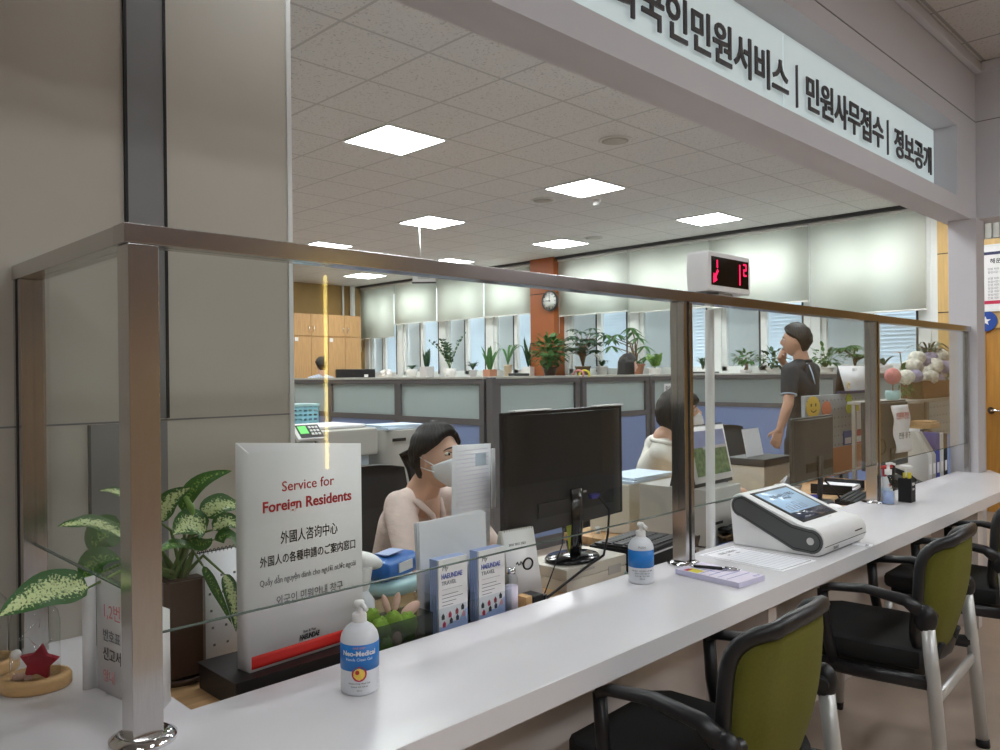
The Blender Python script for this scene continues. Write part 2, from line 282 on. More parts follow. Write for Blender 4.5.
# ------------------------------------------------------------------ builders
class B:
    def __init__(s): s.bm = bmesh.new(); s.mi = 0; s.wn = False
    def _tag(s, n0):
        s.bm.faces.ensure_lookup_table()
        if s.mi:
            for f in s.bm.faces[n0:]: f.material_index = s.mi
        return s
    def box(s, c, d, rz=0.0, rot=None, bev=0.0, seg=2):
        n0 = len(s.bm.faces)
        m = Matrix.Translation(Vector(c)) @ (rot if rot is not None else Matrix.Rotation(rz, 4, 'Z')) @ Matrix.Diagonal((d[0], d[1], d[2], 1))
        r = bmesh.ops.create_cube(s.bm, size=1.0, matrix=m)
        if bev:
            s.wn = True; es = list({e for v in r['verts'] for e in v.link_edges})
            bmesh.ops.bevel(s.bm, geom=es, offset=bev, segments=seg, affect='EDGES', profile=0.5)
        return s._tag(n0)
    def span(s, a, b, bev=0.0, seg=2):
        return s.box([(p + q) / 2 for p, q in zip(a, b)], [abs(q - p) for p, q in zip(a, b)], bev=bev, seg=seg)
    def cyl(s, p0, p1, r0, r1=None, n=24):
        n0 = len(s.bm.faces); r1 = r0 if r1 is None else r1
        p0, p1 = Vector(p0), Vector(p1); d = p1 - p0
        q = d.to_track_quat('Z', 'Y').to_matrix().to_4x4()
        bmesh.ops.create_cone(s.bm, cap_ends=True, segments=n, radius1=max(r0, 1e-5), radius2=max(r1, 1e-5), depth=d.length, matrix=Matrix.Translation((p0 + p1) / 2) @ q)
        return s._tag(n0)
    def lathe(s, prof, c=(0, 0, 0), n=32, sx=1.0, sy=1.0, m=None):
        n0 = len(s.bm.faces); rings = []
        for r, z in prof:
            ring = []
            for i in range(n):
                a = 2 * PI * i / n; p = Vector((c[0] + r * sx * math.cos(a), c[1] + r * sy * math.sin(a), c[2] + z))
                ring.append(s.bm.verts.new(m @ p if m is not None else p))
            rings.append(ring)
        for k in range(len(rings) - 1):
            for i in range(n):
                j = (i + 1) % n
                s.bm.faces.new((rings[k][i], rings[k][j], rings[k + 1][j], rings[k + 1][i]))
        if prof[0][0] > 1e-4: s.bm.faces.new(list(reversed(rings[0])))
        if prof[-1][0] > 1e-4: s.bm.faces.new(rings[-1])
        return s._tag(n0)
    def prism(s, pts, h0, h1, plane='xy', bev=0.0):
        """polygon extruded between h0 and h1; plane names the polygon's axes"""
        n0 = len(s.bm.faces)
        f3 = {'xy': lambda a, b, h: (a, b, h), 'xz': lambda a, b, h: (a, h, b), 'yz': lambda a, b, h: (h, a, b)}[plane]
        lo = [s.bm.verts.new(f3(a, b, h0)) for a, b in pts]; hi = [s.bm.verts.new(f3(a, b, h1)) for a, b in pts]
        fs = [s.bm.faces.new(lo), s.bm.faces.new(list(reversed(hi)))]
        k = len(pts)
        for i in range(k):
            j = (i + 1) % k; fs.append(s.bm.faces.new((lo[j], lo[i], hi[i], hi[j])))
        bmesh.ops.recalc_face_normals(s.bm, faces=fs)
        if bev:
            s.wn = True; es = [e for f in fs[:2] for e in f.edges]
            bmesh.ops.bevel(s.bm, geom=es, offset=bev, segments=2, affect='EDGES', profile=0.5)
        return s._tag(n0)
    def tube(s, pts, r, n=8, cap=True, flat=1.0):
        n0 = len(s.bm.faces); pts = [Vector(p) for p in pts]; k = len(pts)
        rs = r if isinstance(r, (list, tuple)) else [r] * k
        up = Vector((0, 0, 1)); rings = []
        for i, p in enumerate(pts):
            t = (pts[min(i + 1, k - 1)] - pts[max(i - 1, 0)]).normalized()
            if abs(t.dot(up)) > 0.98: up = Vector((0, 1, 0)) if abs(t.y) < 0.9 else Vector((1, 0, 0))
            sd = t.cross(up).normalized(); un = sd.cross(t).normalized(); up = un
            rings.append([s.bm.verts.new(p + (sd * math.cos(2 * PI * j / n) + un * math.sin(2 * PI * j / n) * flat) * rs[i]) for j in range(n)])
        for a in range(k - 1):
            for j in range(n):
                q = (j + 1) % n; s.bm.faces.new((rings[a][j], rings[a][q], rings[a + 1][q], rings[a + 1][j]))
        if cap:
            s.bm.faces.new(list(reversed(rings[0]))); s.bm.faces.new(rings[-1])
        return s._tag(n0)
    def sweep(s, pts, w, h, side=None, bev=0):
        """rectangular bar along a path; w along `side`, h across"""
        n0 = len(s.bm.faces); pts = [Vector(p) for p in pts]; k = len(pts); rings = []
        for i, p in enumerate(pts):
            t = (pts[min(i + 1, k - 1)] - pts[max(i - 1, 0)]).normalized()
            sd = Vector(side or (1, 0, 0)); sd = (sd - t * sd.dot(t)).normalized(); un = t.cross(sd).normalized()
            ww = w[i] if isinstance(w, (list, tuple)) else w; hh = h[i] if isinstance(h, (list, tuple)) else h
            c = 0.28
            prof = [(-.5, -.5 + c), (-.5 + c, -.5), (.5 - c, -.5), (.5, -.5 + c), (.5, .5 - c), (.5 - c, .5), (-.5 + c, .5), (-.5, .5 - c)]
            rings.append([s.bm.verts.new(p + sd * a * ww + un * b * hh) for a, b in prof])
        for a in range(k - 1):
            for j in range(8):
                q = (j + 1) % 8; s.bm.faces.new((rings[a][j], rings[a][q], rings[a + 1][q], rings[a + 1][j]))
        s.bm.faces.new(list(reversed(rings[0]))); s.bm.faces.new(rings[-1])
        return s._tag(n0)
    def ell(s, c, r, m=None, seg=20):
        n0 = len(s.bm.faces)
        mm = Matrix.Translation(Vector(c)) @ (m if m is not None else Matrix()) @ Matrix.Diagonal((r[0], r[1], r[2], 1))
        bmesh.ops.create_uvsphere(s.bm, u_segments=seg, v_segments=max(8, seg * 2 // 3), radius=1.0, matrix=mm)
        return s._tag(n0)
    def quad(s, pts):
        n0 = len(s.bm.faces); s.bm.faces.new([s.bm.verts.new(p) for p in pts]); return s._tag(n0)
    def capsule(s, p0, r0, p1, r1, flat=1.0, flatdir=None):
        """tapered limb segment with round ends; flat squeezes it along flatdir"""
        n0 = len(s.bm.faces); p0, p1 = Vector(p0), Vector(p1); d = p1 - p0
        q = d.to_track_quat('Z', 'Y').to_matrix() if d.length > 1e-6 else Matrix.Identity(3)
        r = bmesh.ops.create_uvsphere(s.bm, u_segments=20, v_segments=14, radius=1.0)
        fd = Vector(flatdir).normalized() if flatdir is not None else None
        for v in r['verts']:
            n = v.co.copy(); w = q @ n
            off = w * (r1 if n.z > 0.001 else r0)
            if fd is not None: off -= fd * off.dot(fd) * (1 - flat)
            v.co = (p1 if n.z > 0.001 else p0) + off
        return s._tag(n0)
    def leaf(s, base, mid, tip, w, normal=(0, 0, 1), fold=0.25, n=8, uvl=None, wave=0.0, shape=0.8):
        """one leaf blade along a bent midrib, folded at the rib"""
        n0 = len(s.bm.faces); base, mid, tip = Vector(base), Vector(mid), Vector(tip)
        uvl = s.bm.loops.layers.uv.verify(); N = Vector(normal).normalized(); rows = []
        for i in range(n + 1):
            t = i / n; p = base * (1 - t) ** 2 + mid * 2 * t * (1 - t) + tip * t * t
            tg = ((mid - base) * (1 - t) + (tip - mid) * t).normalized()
            sd = tg.cross(N)
            if sd.length < 1e-3: sd = tg.cross(Vector((1, 0, 0)))
            sd.normalize(); un = sd.cross(tg).normalized()
            ww = 0.5 * w * (math.sin(PI * min(1, t ** shape)) ** 0.75) + w * 0.01
            lift = un * (ww * fold + wave * w * math.sin(t * 14))
            rows.append((s.bm.verts.new(p - sd * ww + lift), s.bm.verts.new(p - sd * ww * 0.5 + un * ww * fold * 0.35), s.bm.verts.new(p), s.bm.verts.new(p + sd * ww * 0.5 + un * ww * fold * 0.35), s.bm.verts.new(p + sd * ww + lift)))
        for i in range(n):
            for k in range(4):
                f = s.bm.faces.new((rows[i][k], rows[i][k + 1], rows[i + 1][k + 1], rows[i + 1][k]))
                for lp, (a, b) in zip(f.loops, ((i, k), (i, k + 1), (i + 1, k + 1), (i + 1, k))): lp[uvl].uv = (a / n, b / 4)
        return s._tag(n0)
    def done(s, name, mat, parent=None, loc=(0, 0, 0), rz=0.0, ang=40, remesh=0.0, smooth_it=0, flat=False, solid=0.0):
        me = bpy.data.meshes.new(name)
        if not flat:
            ca = R(ang)
            for f in s.bm.faces: f.smooth = True
            for e in s.bm.edges:
                if len(e.link_faces) == 2 and e.calc_face_angle(0) > ca: e.smooth = False
        s.bm.to_mesh(me); s.bm.free()
        mats = mat if isinstance(mat, (list, tuple)) else [mat]
        for m in mats: me.materials.append(m)
        o = bpy.data.objects.new(name, me); COL.objects.link(o)
        if remesh:
            md = o.modifiers.new('r', 'REMESH'); md.mode = 'VOXEL'; md.voxel_size = remesh; md.use_smooth_shade = True
            if smooth_it:
                ms = o.modifiers.new('s', 'SMOOTH'); ms.factor = 0.5; ms.iterations = smooth_it
            dg = bpy.context.evaluated_depsgraph_get(); dg.update()
            me2 = bpy.data.meshes.new_from_object(o.evaluated_get(dg)); o.modifiers.clear(); me2.name = name
            o.data = me2
            me2.materials.clear()
            for m in mats: me2.materials.append(m)
            for p in me2.polygons: p.use_smooth = True; p.material_index = 0
        if s.wn and not remesh:
            md = o.modifiers.new('flat_faces', 'WEIGHTED_NORMAL'); md.keep_sharp = True; md.weight = 100
        if solid:
            md = o.modifiers.new('thickness', 'SOLIDIFY'); md.thickness = solid
        o.location = loc; o.rotation_euler = (0, 0, rz)
        if parent is not None: o.parent = parent
        return o
def thing(name, label, cat, loc=(0, 0, 0), rz=0.0, group=None):
    o = bpy.data.objects.new(name, None); COL.objects.link(o); o.empty_display_size = 0.05
    o.location = loc; o.rotation_euler = (0, 0, rz); o['label'] = label; o['category'] = cat
    if group: o['group'] = group
    return o
def tag(o, label, cat, group=None):
    o['label'] = label; o['category'] = cat
    if group: o['group'] = group
    return o
def struct(o, kind='structure'):
    o['kind'] = kind
    return o
def dup(root, loc, rz=None, label=None):
    c = root.copy(); COL.objects.link(c); c.location = loc
    if rz is not None: c.rotation_euler = (0, 0, rz)
    if label: c['label'] = label
    for ch in list(root.children):
        k = ch.copy(); COL.objects.link(k); k.parent = c
        for g in ch.children:
            h = g.copy(); COL.objects.link(h); h.parent = k
    return c
FRONT = Matrix.Rotation(PI / 2, 4, 'X')                                  # writing that faces the customer side (-Y)
EAST = Euler((PI / 2, 0, -PI / 2)).to_matrix().to_4x4()                  # writing on the far wall (faces -X)
FLAT = Matrix()
def text(body, size, mat, parent, loc, rot=FRONT, ext=0.0004, bold=0.0, align='CENTER', sx=1.0, name='lettering', shear=0.0, spacing=1.0, width=None):
    c = bpy.data.curves.new(name, 'FONT'); c.body = body; c.size = size; c.extrude = ext; c.offset = bold; c.align_x = align; c.shear = shear; c.space_character = spacing; c.resolution_u = 3
    t = bpy.data.objects.new(name, c); COL.objects.link(t)
    dg = bpy.context.evaluated_depsgraph_get(); dg.update()
    me = bpy.data.meshes.new_from_object(t.evaluated_get(dg)); me.name = name
    COL.objects.unlink(t); bpy.data.objects.remove(t)
    if width is not None and len(me.vertices):
        xs = [v.co.x for v in me.vertices]; sx = width / (max(xs) - min(xs)); me.transform(Matrix.Translation((-min(xs) if align == 'LEFT' else 0, 0, 0)))
    me.transform(rot @ Matrix.Diagonal((sx, 1, 1, 1)))
    me.materials.clear(); me.materials.append(mat)
    o = bpy.data.objects.new(name, me); COL.objects.link(o); o.location = loc
    if parent is not None: o.parent = parent
    return o
# ------------------------------------------------------------------ the room
XR, YF, ZC, ZL = 9.25, 13.1, 3.22, 3.57
b = B(); b.span((-3.1, -4.1, -0.1), (XR + 0.15, YF + 0.1, 0.0)); struct(b.done('floor', M_floor))
b = B(); b.span((-3.1, 1.73, ZC), (XR + 0.15, YF + 0.1, ZC + 0.08)); b.span((6.45, -4.1, ZC), (XR + 0.15, 1.74, ZC + 0.08)); struct(b.done('ceiling', M_ceil))
b = B(); b.span((-3.1, -4.1, ZL), (6.30, 1.60, ZL + 0.08)); struct(b.done('ceiling', M_ceil2))
b = B(); b.span((-3.1, 2.36, 0), (1.372, 2.52, ZC)); struct(b.done('wall_left', M_wall))
b = B(); b.span((0.849, 2.352, 1.336), (0.955, 2.362, ZC)); b.span((0.742, 2.352, 0), (0.955, 2.362, 1.326)); struct(b.done('trim_1', M_strip))
b = B()
for x in (0.846, 0.957): b.span((x - 0.004, 2.349, 1.336), (x + 0.004, 2.362, ZC))
b.span((0.738, 2.349, 0), (0.743, 2.362, 1.326))
struct(b.done('trim_2', M_gasket)); b = B(); b.span((-3.0, 2.359, 1.328), (1.362, 2.3615, 1.333)); struct(b.done('trim_11', M_strip))
b = B(); b.span((1.362, 2.354, 0), (1.378, 2.37, ZC)); struct(b.done('trim_3', M_wframe))
b = B(); b.span((-3.1, -4.1, 0), (-3.0, YF, 3.7)); struct(b.done('wall_side', M_wall))
b = B(); b.span((-3.1, -4.1, 1.95), (XR + 0.1, -4.0, 3.7)); struct(b.done('wall_back', M_lobbywood))
b = B(); b.span((-3.1, -4.1, 0), (XR + 0.1, -3.99, 1.948)); struct(b.done('wall_back', M_lobbytan))
b = B()
for x in (-2.0, -1.0, 0.0, 1.0, 2.0, 3.0, 4.0, 5.0, 6.0): b.span((x - 0.006, -4.004, 0), (x + 0.006, -3.988, 3.57))
struct(b.done('trim_4', M_gasket))
b = B(); b.span((-3.1, YF, 0), (XR + 0.15, YF + 0.1, 3.4)); struct(b.done('wall_far', M_tan))
# the header beam over the counter with its sign niche
b = B()
b.span((-3.0, 1.558, 2.485), (6.11, 1.74, 2.600)); b.span((-3.0, 1.558, 3.066), (6.11, 1.74, 3.66)); b.span((-3.0, 1.712, 2.600), (6.11, 1.74, 3.066))
b.span((5.825, 1.558, 2.600), (6.11, 1.712, 3.066)); b.span((6.11, 1.558, 2.485), (6.40, 1.74, 3.66)); struct(b.done('wall_front', M_header))
b = B(); b.span((-3.0, 1.5555, 3.17), (6.25, 1.5585, 3.176)); b.span((6.2475, -4.0, 3.17), (6.2505, 1.556, 3.176)); struct(b.done('trim_5', M_strip))
b = B(); b.span((-3.0, 1.51, 3.50), (6.25, 1.557, 3.57), bev=0.012); b.span((6.20, -4.0, 3.50), (6.249, 1.51, 3.57), bev=0.012); struct(b.done('trim_6', M_header))
b = B(); b.span((6.25, -4.0, 2.50), (6.50, 1.557, 3.66)); struct(b.done('wall_lintel', M_header))
b = B(); b.span((6.11, 1.525, 0), (6.30, 1.700, 2.487), bev=0.004); struct(b.done('column', M_header))
# far right wall with the windows, the wood panelling and the door
SZ, HZ = 1.42, 3.14
b = B(); b.span((XR, 2.67, 0), (XR + 0.15, YF, SZ)); b.span((XR, 2.67, HZ), (XR + 0.15, YF, ZC + 0.05)); b.span((XR, 13.02, SZ), (XR + 0.15, YF, HZ)); b.span((XR, 2.67, SZ), (XR + 0.15, 2.74, HZ))
struct(b.done('wall_right', M_wframe))
b = B(); b.span((XR - 0.02, -4.0, 0), (XR + 0.15, 1.36, ZC)); b.span((XR - 0.02, 2.27, 0), (XR + 0.15, 2.67, ZC)); b.span((XR - 0.02, 1.36, 1.90), (XR + 0.15, 2.27, 2.78)); b.span((XR - 0.02, 1.36, 3.05), (XR + 0.15, 2.27, ZC))
struct(b.done('wall_right', M_woodw))
b = B()
for z in (0.62, 1.27, 2.06, 2.68): b.span((XR - 0.023, 2.27, z - 0.005), (XR - 0.019, 2.67, z + 0.005))
struct(b.done('trim_7', M_gasket))
b = B()
for k in range(13): b.span((XR - 0.005, 1.40 + k * 0.07, 2.79), (XR + 0.02, 1.44 + k * 0.07, 3.04))
b.span((XR + 0.03, 1.36, 2.78), (XR + 0.04, 2.27, 3.05)); struct(b.done('trim_8', M_grey))
d = B().span((XR - 0.012, 1.38, 0.0), (XR + 0.03, 2.25, 1.88)).done('door_1', M_door); struct(d)
b = B()
for y0, y1 in ((1.36, 1.40), (2.23, 2.27)): b.span((XR - 0.03, y0, 0), (XR + 0.03, y1, 1.91))
b.span((XR - 0.03, 1.36, 1.87), (XR + 0.03, 2.27, 1.91)); b.done('door_frame', M_woodw, d)
b = B(); hy, hz = 2.185, 1.035
b.cyl((XR - 0.013, hy, hz), (XR - 0.026, hy, hz), 0.034); b.cyl((XR - 0.02, hy, hz), (XR - 0.07, hy, hz), 0.011, n=14); b.tube([(XR - 0.066, hy, hz), (XR - 0.07, hy - 0.03, hz + 0.002), (XR - 0.07, hy - 0.15, hz - 0.004)], 0.012, 10)
b.done('door_handle', M_chrome, d)
b = B(); b.span((XR - 0.72, 2.68, SZ - 0.05), (XR + 0.06, YF - 0.02, SZ), bev=0.006); struct(b.done('window_sill', M_sill))
BAYS = [(2.74, 4.01, 2.09), (4.01, 5.30, 2.27), (5.30, 6.58, 2.29), (6.58, 7.87, 2.32), (8.35, 9.50, 2.40), (9.50, 10.71, 2.40), (10.71, 11.94, 2.41), (11.94, 13.02, 2.18)]
b = B(); b.span((9.0, 7.87, 0), (XR + 0.15, 8.35, ZC)); struct(b.done('column', M_brown))
b = B()
for z in (1.05, 1.93, 2.68): b.span((8.996, 7.868, z - 0.006), (9.002, 8.352, z + 0.006)); b.span((8.998, 7.866, z - 0.006), (XR, 7.871, z + 0.006))
struct(b.done('trim_9', M_gasket))
def window(i, y0, y1):
    b = B(); x0, x1 = XR + 0.02, XR + 0.10; ym = (y0 + y1) / 2
    for ya, yb in ((y0, y0 + 0.075), (y1 - 0.075, y1)): b.span((XR - 0.01, ya, SZ), (XR + 0.12, yb, HZ))
    b.span((XR, y0, SZ), (XR + 0.12, y1, SZ + 0.05)); b.span((XR, y0, HZ - 0.05), (XR + 0.12, y1, HZ))
    for ya, yb in ((y0 + 0.075, y0 + 0.135), (ym - 0.04, ym + 0.04), (y1 - 0.135, y1 - 0.075)): b.span((x0, ya, SZ + 0.05), (x1 - 0.02, yb, HZ - 0.05))
    for z in (SZ + 0.05, HZ - 0.11): b.span((x0, y0 + 0.075, z), (x1 - 0.02, y1 - 0.075, z + 0.06))
    f = struct(b.done('window_%d' % i, M_wframe))
    b = B()
    for ya in (ym + 0.042, y0 + 0.137): b.span((x0 - 0.004, ya, SZ + 0.06), (x0 + 0.012, ya + 0.022, HZ - 0.06))
    b.done('gasket', M_dark, f)
    b = B(); b.span((XR + 0.055, y0 + 0.1, SZ + 0.08), (XR + 0.061, ym, HZ - 0.08)); b.span((XR + 0.055, ym, SZ + 0.08), (XR + 0.061, y1 - 0.1, HZ - 0.08)); b.done('pane', M_pane, f)
    b = B(); b.span((XR + 0.075, ym + 0.02, SZ + 0.07), (XR + 0.078, y1 - 0.09, 2.46)); b.done('insect_screen', M_screen, f)
    b = B(); z = SZ + 0.05
    while z < 2.46:
        b.box((XR + 0.20, (y0 + y1) / 2, z), (0.052, y1 - y0 - 0.06, 0.003), rot=Matrix.Rotation(R(66), 4, 'Y')); z += 0.046
    b.done('louvre', M_slat, f)
for i, (y0, y1, zb) in enumerate(BAYS): window(i + 1, y0, y1)

# ------------------------------------------------------------------ roller blinds
places = ['rightmost cream roller blind, beside the wood wall panel', 'cream roller blind behind the standing man, second from the wood wall panel', 'cream roller blind behind the red number display', 'cream roller blind just right of the brown column',
          'cream roller blind just left of the brown column', 'cream roller blind second left of the brown column', 'cream roller blind third left of the brown column', 'shortest cream roller blind, hanging lowest next to the wooden cabinets']
for (y0, y1, zb), lab in zip(BAYS, places):
    t = thing('roller_blind', lab, 'blind', (9.11, (y0 + y1) / 2, zb), group='cream roller blinds on the window wall'); w = (y1 - y0) / 2 - 0.006
    b = B(); n = 1; h = 3.16 - zb
    for k in range(n):
        ya, yb = -w + 2 * w * k / n, -w + 2 * w * (k + 1) / n
        xa, xb = 0.0006 * math.sin(k * 0.9), 0.0006 * math.sin((k + 1) * 0.9)
        b.quad([(xa, ya, 0), (xb, yb, 0), (xb * 0.3, yb, h), (xa * 0.3, ya, h)])
    b.done('fabric', M_blind, t, solid=0.0016)
    B().box((0, 0, 0.006), (0.014, 2 * w, 0.018), bev=0.004).done('bottom_bar', M_sill, t)
    B().cyl((0, -w, h + 0.01), (0, w, h + 0.01), 0.022).done('roller_tube', M_lgrey, t)
    B().tube([(-0.012, w - 0.02, h), (-0.014, w - 0.02, h * 0.4), (-0.012, w - 0.018, -0.25)], 0.0035, 6).done('cord', M_lgrey, t)
b = B(); b.span((9.04, 2.68, 3.185), (9.11, YF - 0.05, ZC)); struct(b.done('trim_10', M_dark))

# ------------------------------------------------------------------ ceiling lights, speakers, detector
lab = {(0, 0): 'large square ceiling light nearest the left wall, top left of the photo', (1, 0): 'square ceiling light beside the smoke detector', (2, 0): 'square ceiling light above the red number display',
       (0, 1): 'square ceiling light hidden beyond the left wall edge', (1, 1): 'square ceiling light the pull cord hangs in front of', (2, 1): 'square ceiling light near the clock column',
       (1, 2): 'square ceiling light just over the steel rail, nearest the left wall edge', (2, 2): 'small square ceiling light left of the clock column above the rail', (1, 3): 'square ceiling light at the back over the cabinets', (2, 3): 'small square ceiling light seen under the rail near the wooden cabinets',
       (0, 2): 'square ceiling light out of sight past the left wall', (0, 3): 'square ceiling light in the far left corner of the office'}
def panel_light(x, y, z, w, label, diff, grp):
    t = thing('ceiling_light', label, 'ceiling light', (x, y, z), group=grp)
    b = B(); h = w / 2
    for a, c in (((-h, -h), (h, -h + 0.012)), ((-h, h - 0.012), (h, h)), ((-h, -h + 0.012), (-h + 0.012, h - 0.012)), ((h - 0.012, -h + 0.012), (h, h - 0.012))): b.span((a[0], a[1], -0.012), (c[0], c[1], 0.0))
    b.done('frame', M_wframe, t); B().span((-h + 0.012, -h + 0.012, -0.010), (h - 0.012, h - 0.012, -0.002)).done('diffuser', diff, t)
for i in range(3):
    for j in range(4):
        panel_light(3.36 + 0.2818 + 2.254 * i, 4.46 + 0.2818 + 2.254 * j, ZC, 0.555, lab[(i, j)], M_diff, 'square light panels in the office ceiling')
for i in range(4):
    panel_light(3.36 + 0.2818 + 2.254 * (i - 1), 4.46 + 0.2818 - 2.254, ZC, 0.555, 'square ceiling light out of sight behind the sign beam', M_diff, 'square light panels hidden above the sign beam')
for j in range(2): panel_light(3.36 + 0.2818 - 2.254, 4.46 + 0.2818 + 2.254 * j, ZC, 0.555, 'square ceiling light out of sight behind the left wall', M_diff, 'square light panels hidden by the left wall')
t = thing('light_column', 'tall glowing yellow light strip on the lobby wall, mirrored in the glass screen', 'lamp', (4.56, -3.975, 0.45))
B().span((-0.075, -0.004, 0.0), (0.175, 0.012, 2.10), bev=0.003).done('back_plate', M_oak, t); B().span((-0.03, 0.0125, 0.04), (0.0, 0.034, 2.06), bev=0.004).done('glowing_tube', M_yellowlamp, t)
for i, x in enumerate((-1.2, 1.3, 3.8, 5.4)):
    for j, y in enumerate((-2.3, -0.9)):
        panel_light(x, y, ZL, 0.6, 'square lobby ceiling light out of the photo over the customers', M_diff2, 'square light panels in the lobby ceiling')
for (u, v), l in (((615, 140), 'large round ceiling speaker grille nearest the beam'), ((543, 200), 'round ceiling speaker grille between two light panels'), ((593, 238), 'small round ceiling speaker grille nearest the windows')):
    p = at(u, v, Z=ZC); t = thing('ceiling_speaker', l, 'ceiling speaker', p, group='round speakers in the office ceiling')
    B().lathe([(0.125, 0), (0.125, -0.008), (0.105, -0.012), (0.10, -0.008)], n=32).done('rim', M_lgrey, t); B().lathe([(0.0, -0.012), (0.06, -0.0115), (0.101, -0.009)], n=32).done('grille', M_grey, t)
p = at(596, 200, Z=ZC); t = thing('smoke_detector', 'small white smoke detector under the ceiling beside a light panel', 'smoke detector', p)
B().lathe([(0.055, 0), (0.055, -0.012), (0.04, -0.02)], n=24).done('base', M_white, t); B().lathe([(0.034, -0.02), (0.034, -0.05), (0.02, -0.056), (0.0, -0.057)], n=24).done('sensor', M_white, t)
p = at(424, 277, Y=9.2); t = thing('hanging_sign', 'small white hanging sign below the ceiling near the cabinets', 'sign', p)
B().box((0, 0, 0), (0.34, 0.03, 0.15), rz=-PI / 4, bev=0.004).done('sign_plate', M_card, t)
B().box((0.0, 0.0, -0.085), (0.36, 0.034, 0.022), rz=-PI / 4).done('sign_frame', M_dark, t)
b = B()
for s in (-0.1, 0.1): b.cyl((s, -s, 0.07), (s, -s, ZC - p.z), 0.004, n=6)
b.done('hanger', M_grey, t)
for k, z in enumerate((0.03, -0.01)): text('민원상담실'[:5 - k], 0.05, M_ink, t, (-0.013, -0.013, z - 0.015), rot=Matrix.Rotation(-PI / 4, 4, 'Z') @ FRONT)
p = at(419, 222, Z=ZC); q = at(420.5, 258, Y=p.y)
tag(B().tube([p, (p + q) / 2, q], 0.006, 6).done('pull_cord', M_lgrey), 'thin pale cord hanging from the ceiling in front of a light panel', 'cord')

# ------------------------------------------------------------------ clock, cabinets at the far wall
t = thing('wall_clock', 'round white wall clock on the brown column', 'clock', at(550, 301, X=8.975))
mx = Matrix.Rotation(-PI / 2, 4, 'Y')
B().lathe([(0.155, -0.02), (0.158, 0.0), (0.152, 0.022), (0.138, 0.022), (0.1375, 0.012), (0.0, 0.012)], n=40, m=mx).done('rim', M_dark, t)
B().lathe([(0.137, 0.0145), (0.0, 0.0146)], n=40, m=mx).done('dial', M_clockface, t)
b = B()
for k in range(12):
    a = k * PI / 6; c = Vector((-0.014, -0.115 * math.sin(a), 0.115 * math.cos(a))); b.box(c, (0.003, 0.010, 0.026), rot=Matrix.Rotation(a, 4, 'X'))
b.done('hour_marks', M_ink, t)
b = B(); b.sweep([(-0.017, 0, -0.02), (-0.017, 0.002, 0.10)], 0.003, 0.009, (1, 0, 0)); b.sweep([(-0.019, -0.02, 0), (-0.019, 0.07, 0.004)], 0.003, 0.011, (1, 0, 0)); b.done('hands', M_ink, t)
Y0 = 12.62
for k, (x0, x1, l) in enumerate(((7.38, 8.10, 'left tall wooden wardrobe cabinet on the far wall'), (8.105, 8.83, 'right tall wooden wardrobe cabinet next to the window'), (6.66, 7.375, 'tall wooden cabinet mostly hidden behind the left wall'))):
    t = thing('tall_cabinet', l, 'cabinet', ((x0 + x1) / 2, Y0, 0), group='tall wooden cabinets on the far wall'); w = (x1 - x0) / 2
    b = B(); b.span((-w, 0.02, 0.0), (w, 0.47, 2.60)); b.done('carcass', M_wood, t)
    for (z0, z1, hz) in ((2.20, 2.59, 2.27), (0.08, 2.185, 1.95)):
        for s in (-1, 1):
            a0, a1 = sorted((s * 0.003, s * (w - 0.003)))
            dr = B().span((a0, 0.0, z0), (a1, 0.019, z1), bev=0.003).done('cabinet_door', M_wood, t)
            if z0 > 2: B().tube([(s * 0.05, -0.001, hz), (s * 0.05, -0.03, hz + 0.02), (s * 0.05, -0.03, hz + 0.09), (s * 0.05, -0.001, hz + 0.11)], 0.007, 8).done('handle', M_chrome, dr)
    if k < 2: B().box((-w + 0.06, -0.004, 2.13), (0.07, 0.004, 0.07)).done('tag', M_card, t)
b = B(); b.cyl((8.93, YF - 0.06, 2.5), (8.93, YF - 0.06, ZC), 0.05); b.cyl((8.72, YF - 0.05, 2.5), (8.72, YF - 0.05, ZC), 0.02); tag(b.done('wall_pipe', M_wframe), 'white vertical pipes above the cabinets in the far corner', 'pipe')

# ------------------------------------------------------------------ wall sign and emblem by the door
p0 = at(985, 248, X=XR - 0.03); zt, zb = 2.70, 2.06
t = thing('notice_board', 'white framed notice poster with red and navy bands above the wooden door', 'poster', (XR - 0.03, 1.90, zb)); w = 0.34
B().span((-0.008, -w, 0), (0.008, w, zt - zb), bev=0.002).done('poster_panel', M_card, t)
b = B(); b.span((-0.012, -w - 0.02, -0.02), (0.01, -w, zt - zb + 0.02)); b.span((-0.012, w, -0.02), (0.01, w + 0.02, zt - zb + 0.02)); b.span((-0.012, -w, -0.02), (0.01, w, 0)); b.span((-0.012, -w, zt - zb), (0.01, w, zt - zb + 0.02)); b.done('poster_frame', M_wframe, t)
B().span((-0.0105, -w, 0.555), (-0.008, w, 0.585)).done('navy_band', M_navy, t); B().span((-0.0105, -w, 0.055), (-0.008, w, 0.09)).done('red_band', M_crimson, t)
text('해운대구 민원실', 0.055, M_ink, t, (-0.0095, 0.28, 0.47), EAST, align='LEFT', bold=0.001)
for k in range(9):
    text(('민원 처리 안내 및 이용 시간 안내', '점심시간 휴무 없이 정상 운영')[k % 2] + ' 09:00', 0.026, M_greyink, t, (-0.0095, 0.30, 0.40 - k * 0.033 - (0.03 if k > 1 else 0)), EAST, align='LEFT')
t = thing('emblem', 'round blue emblem on the wood wall above the door', 'emblem', (XR - 0.03, 2.225, 1.945))
B().cyl((0.008, 0, 0), (-0.008, 0, 0), 0.105, n=32).done('emblem_disc', M_signblue, t)
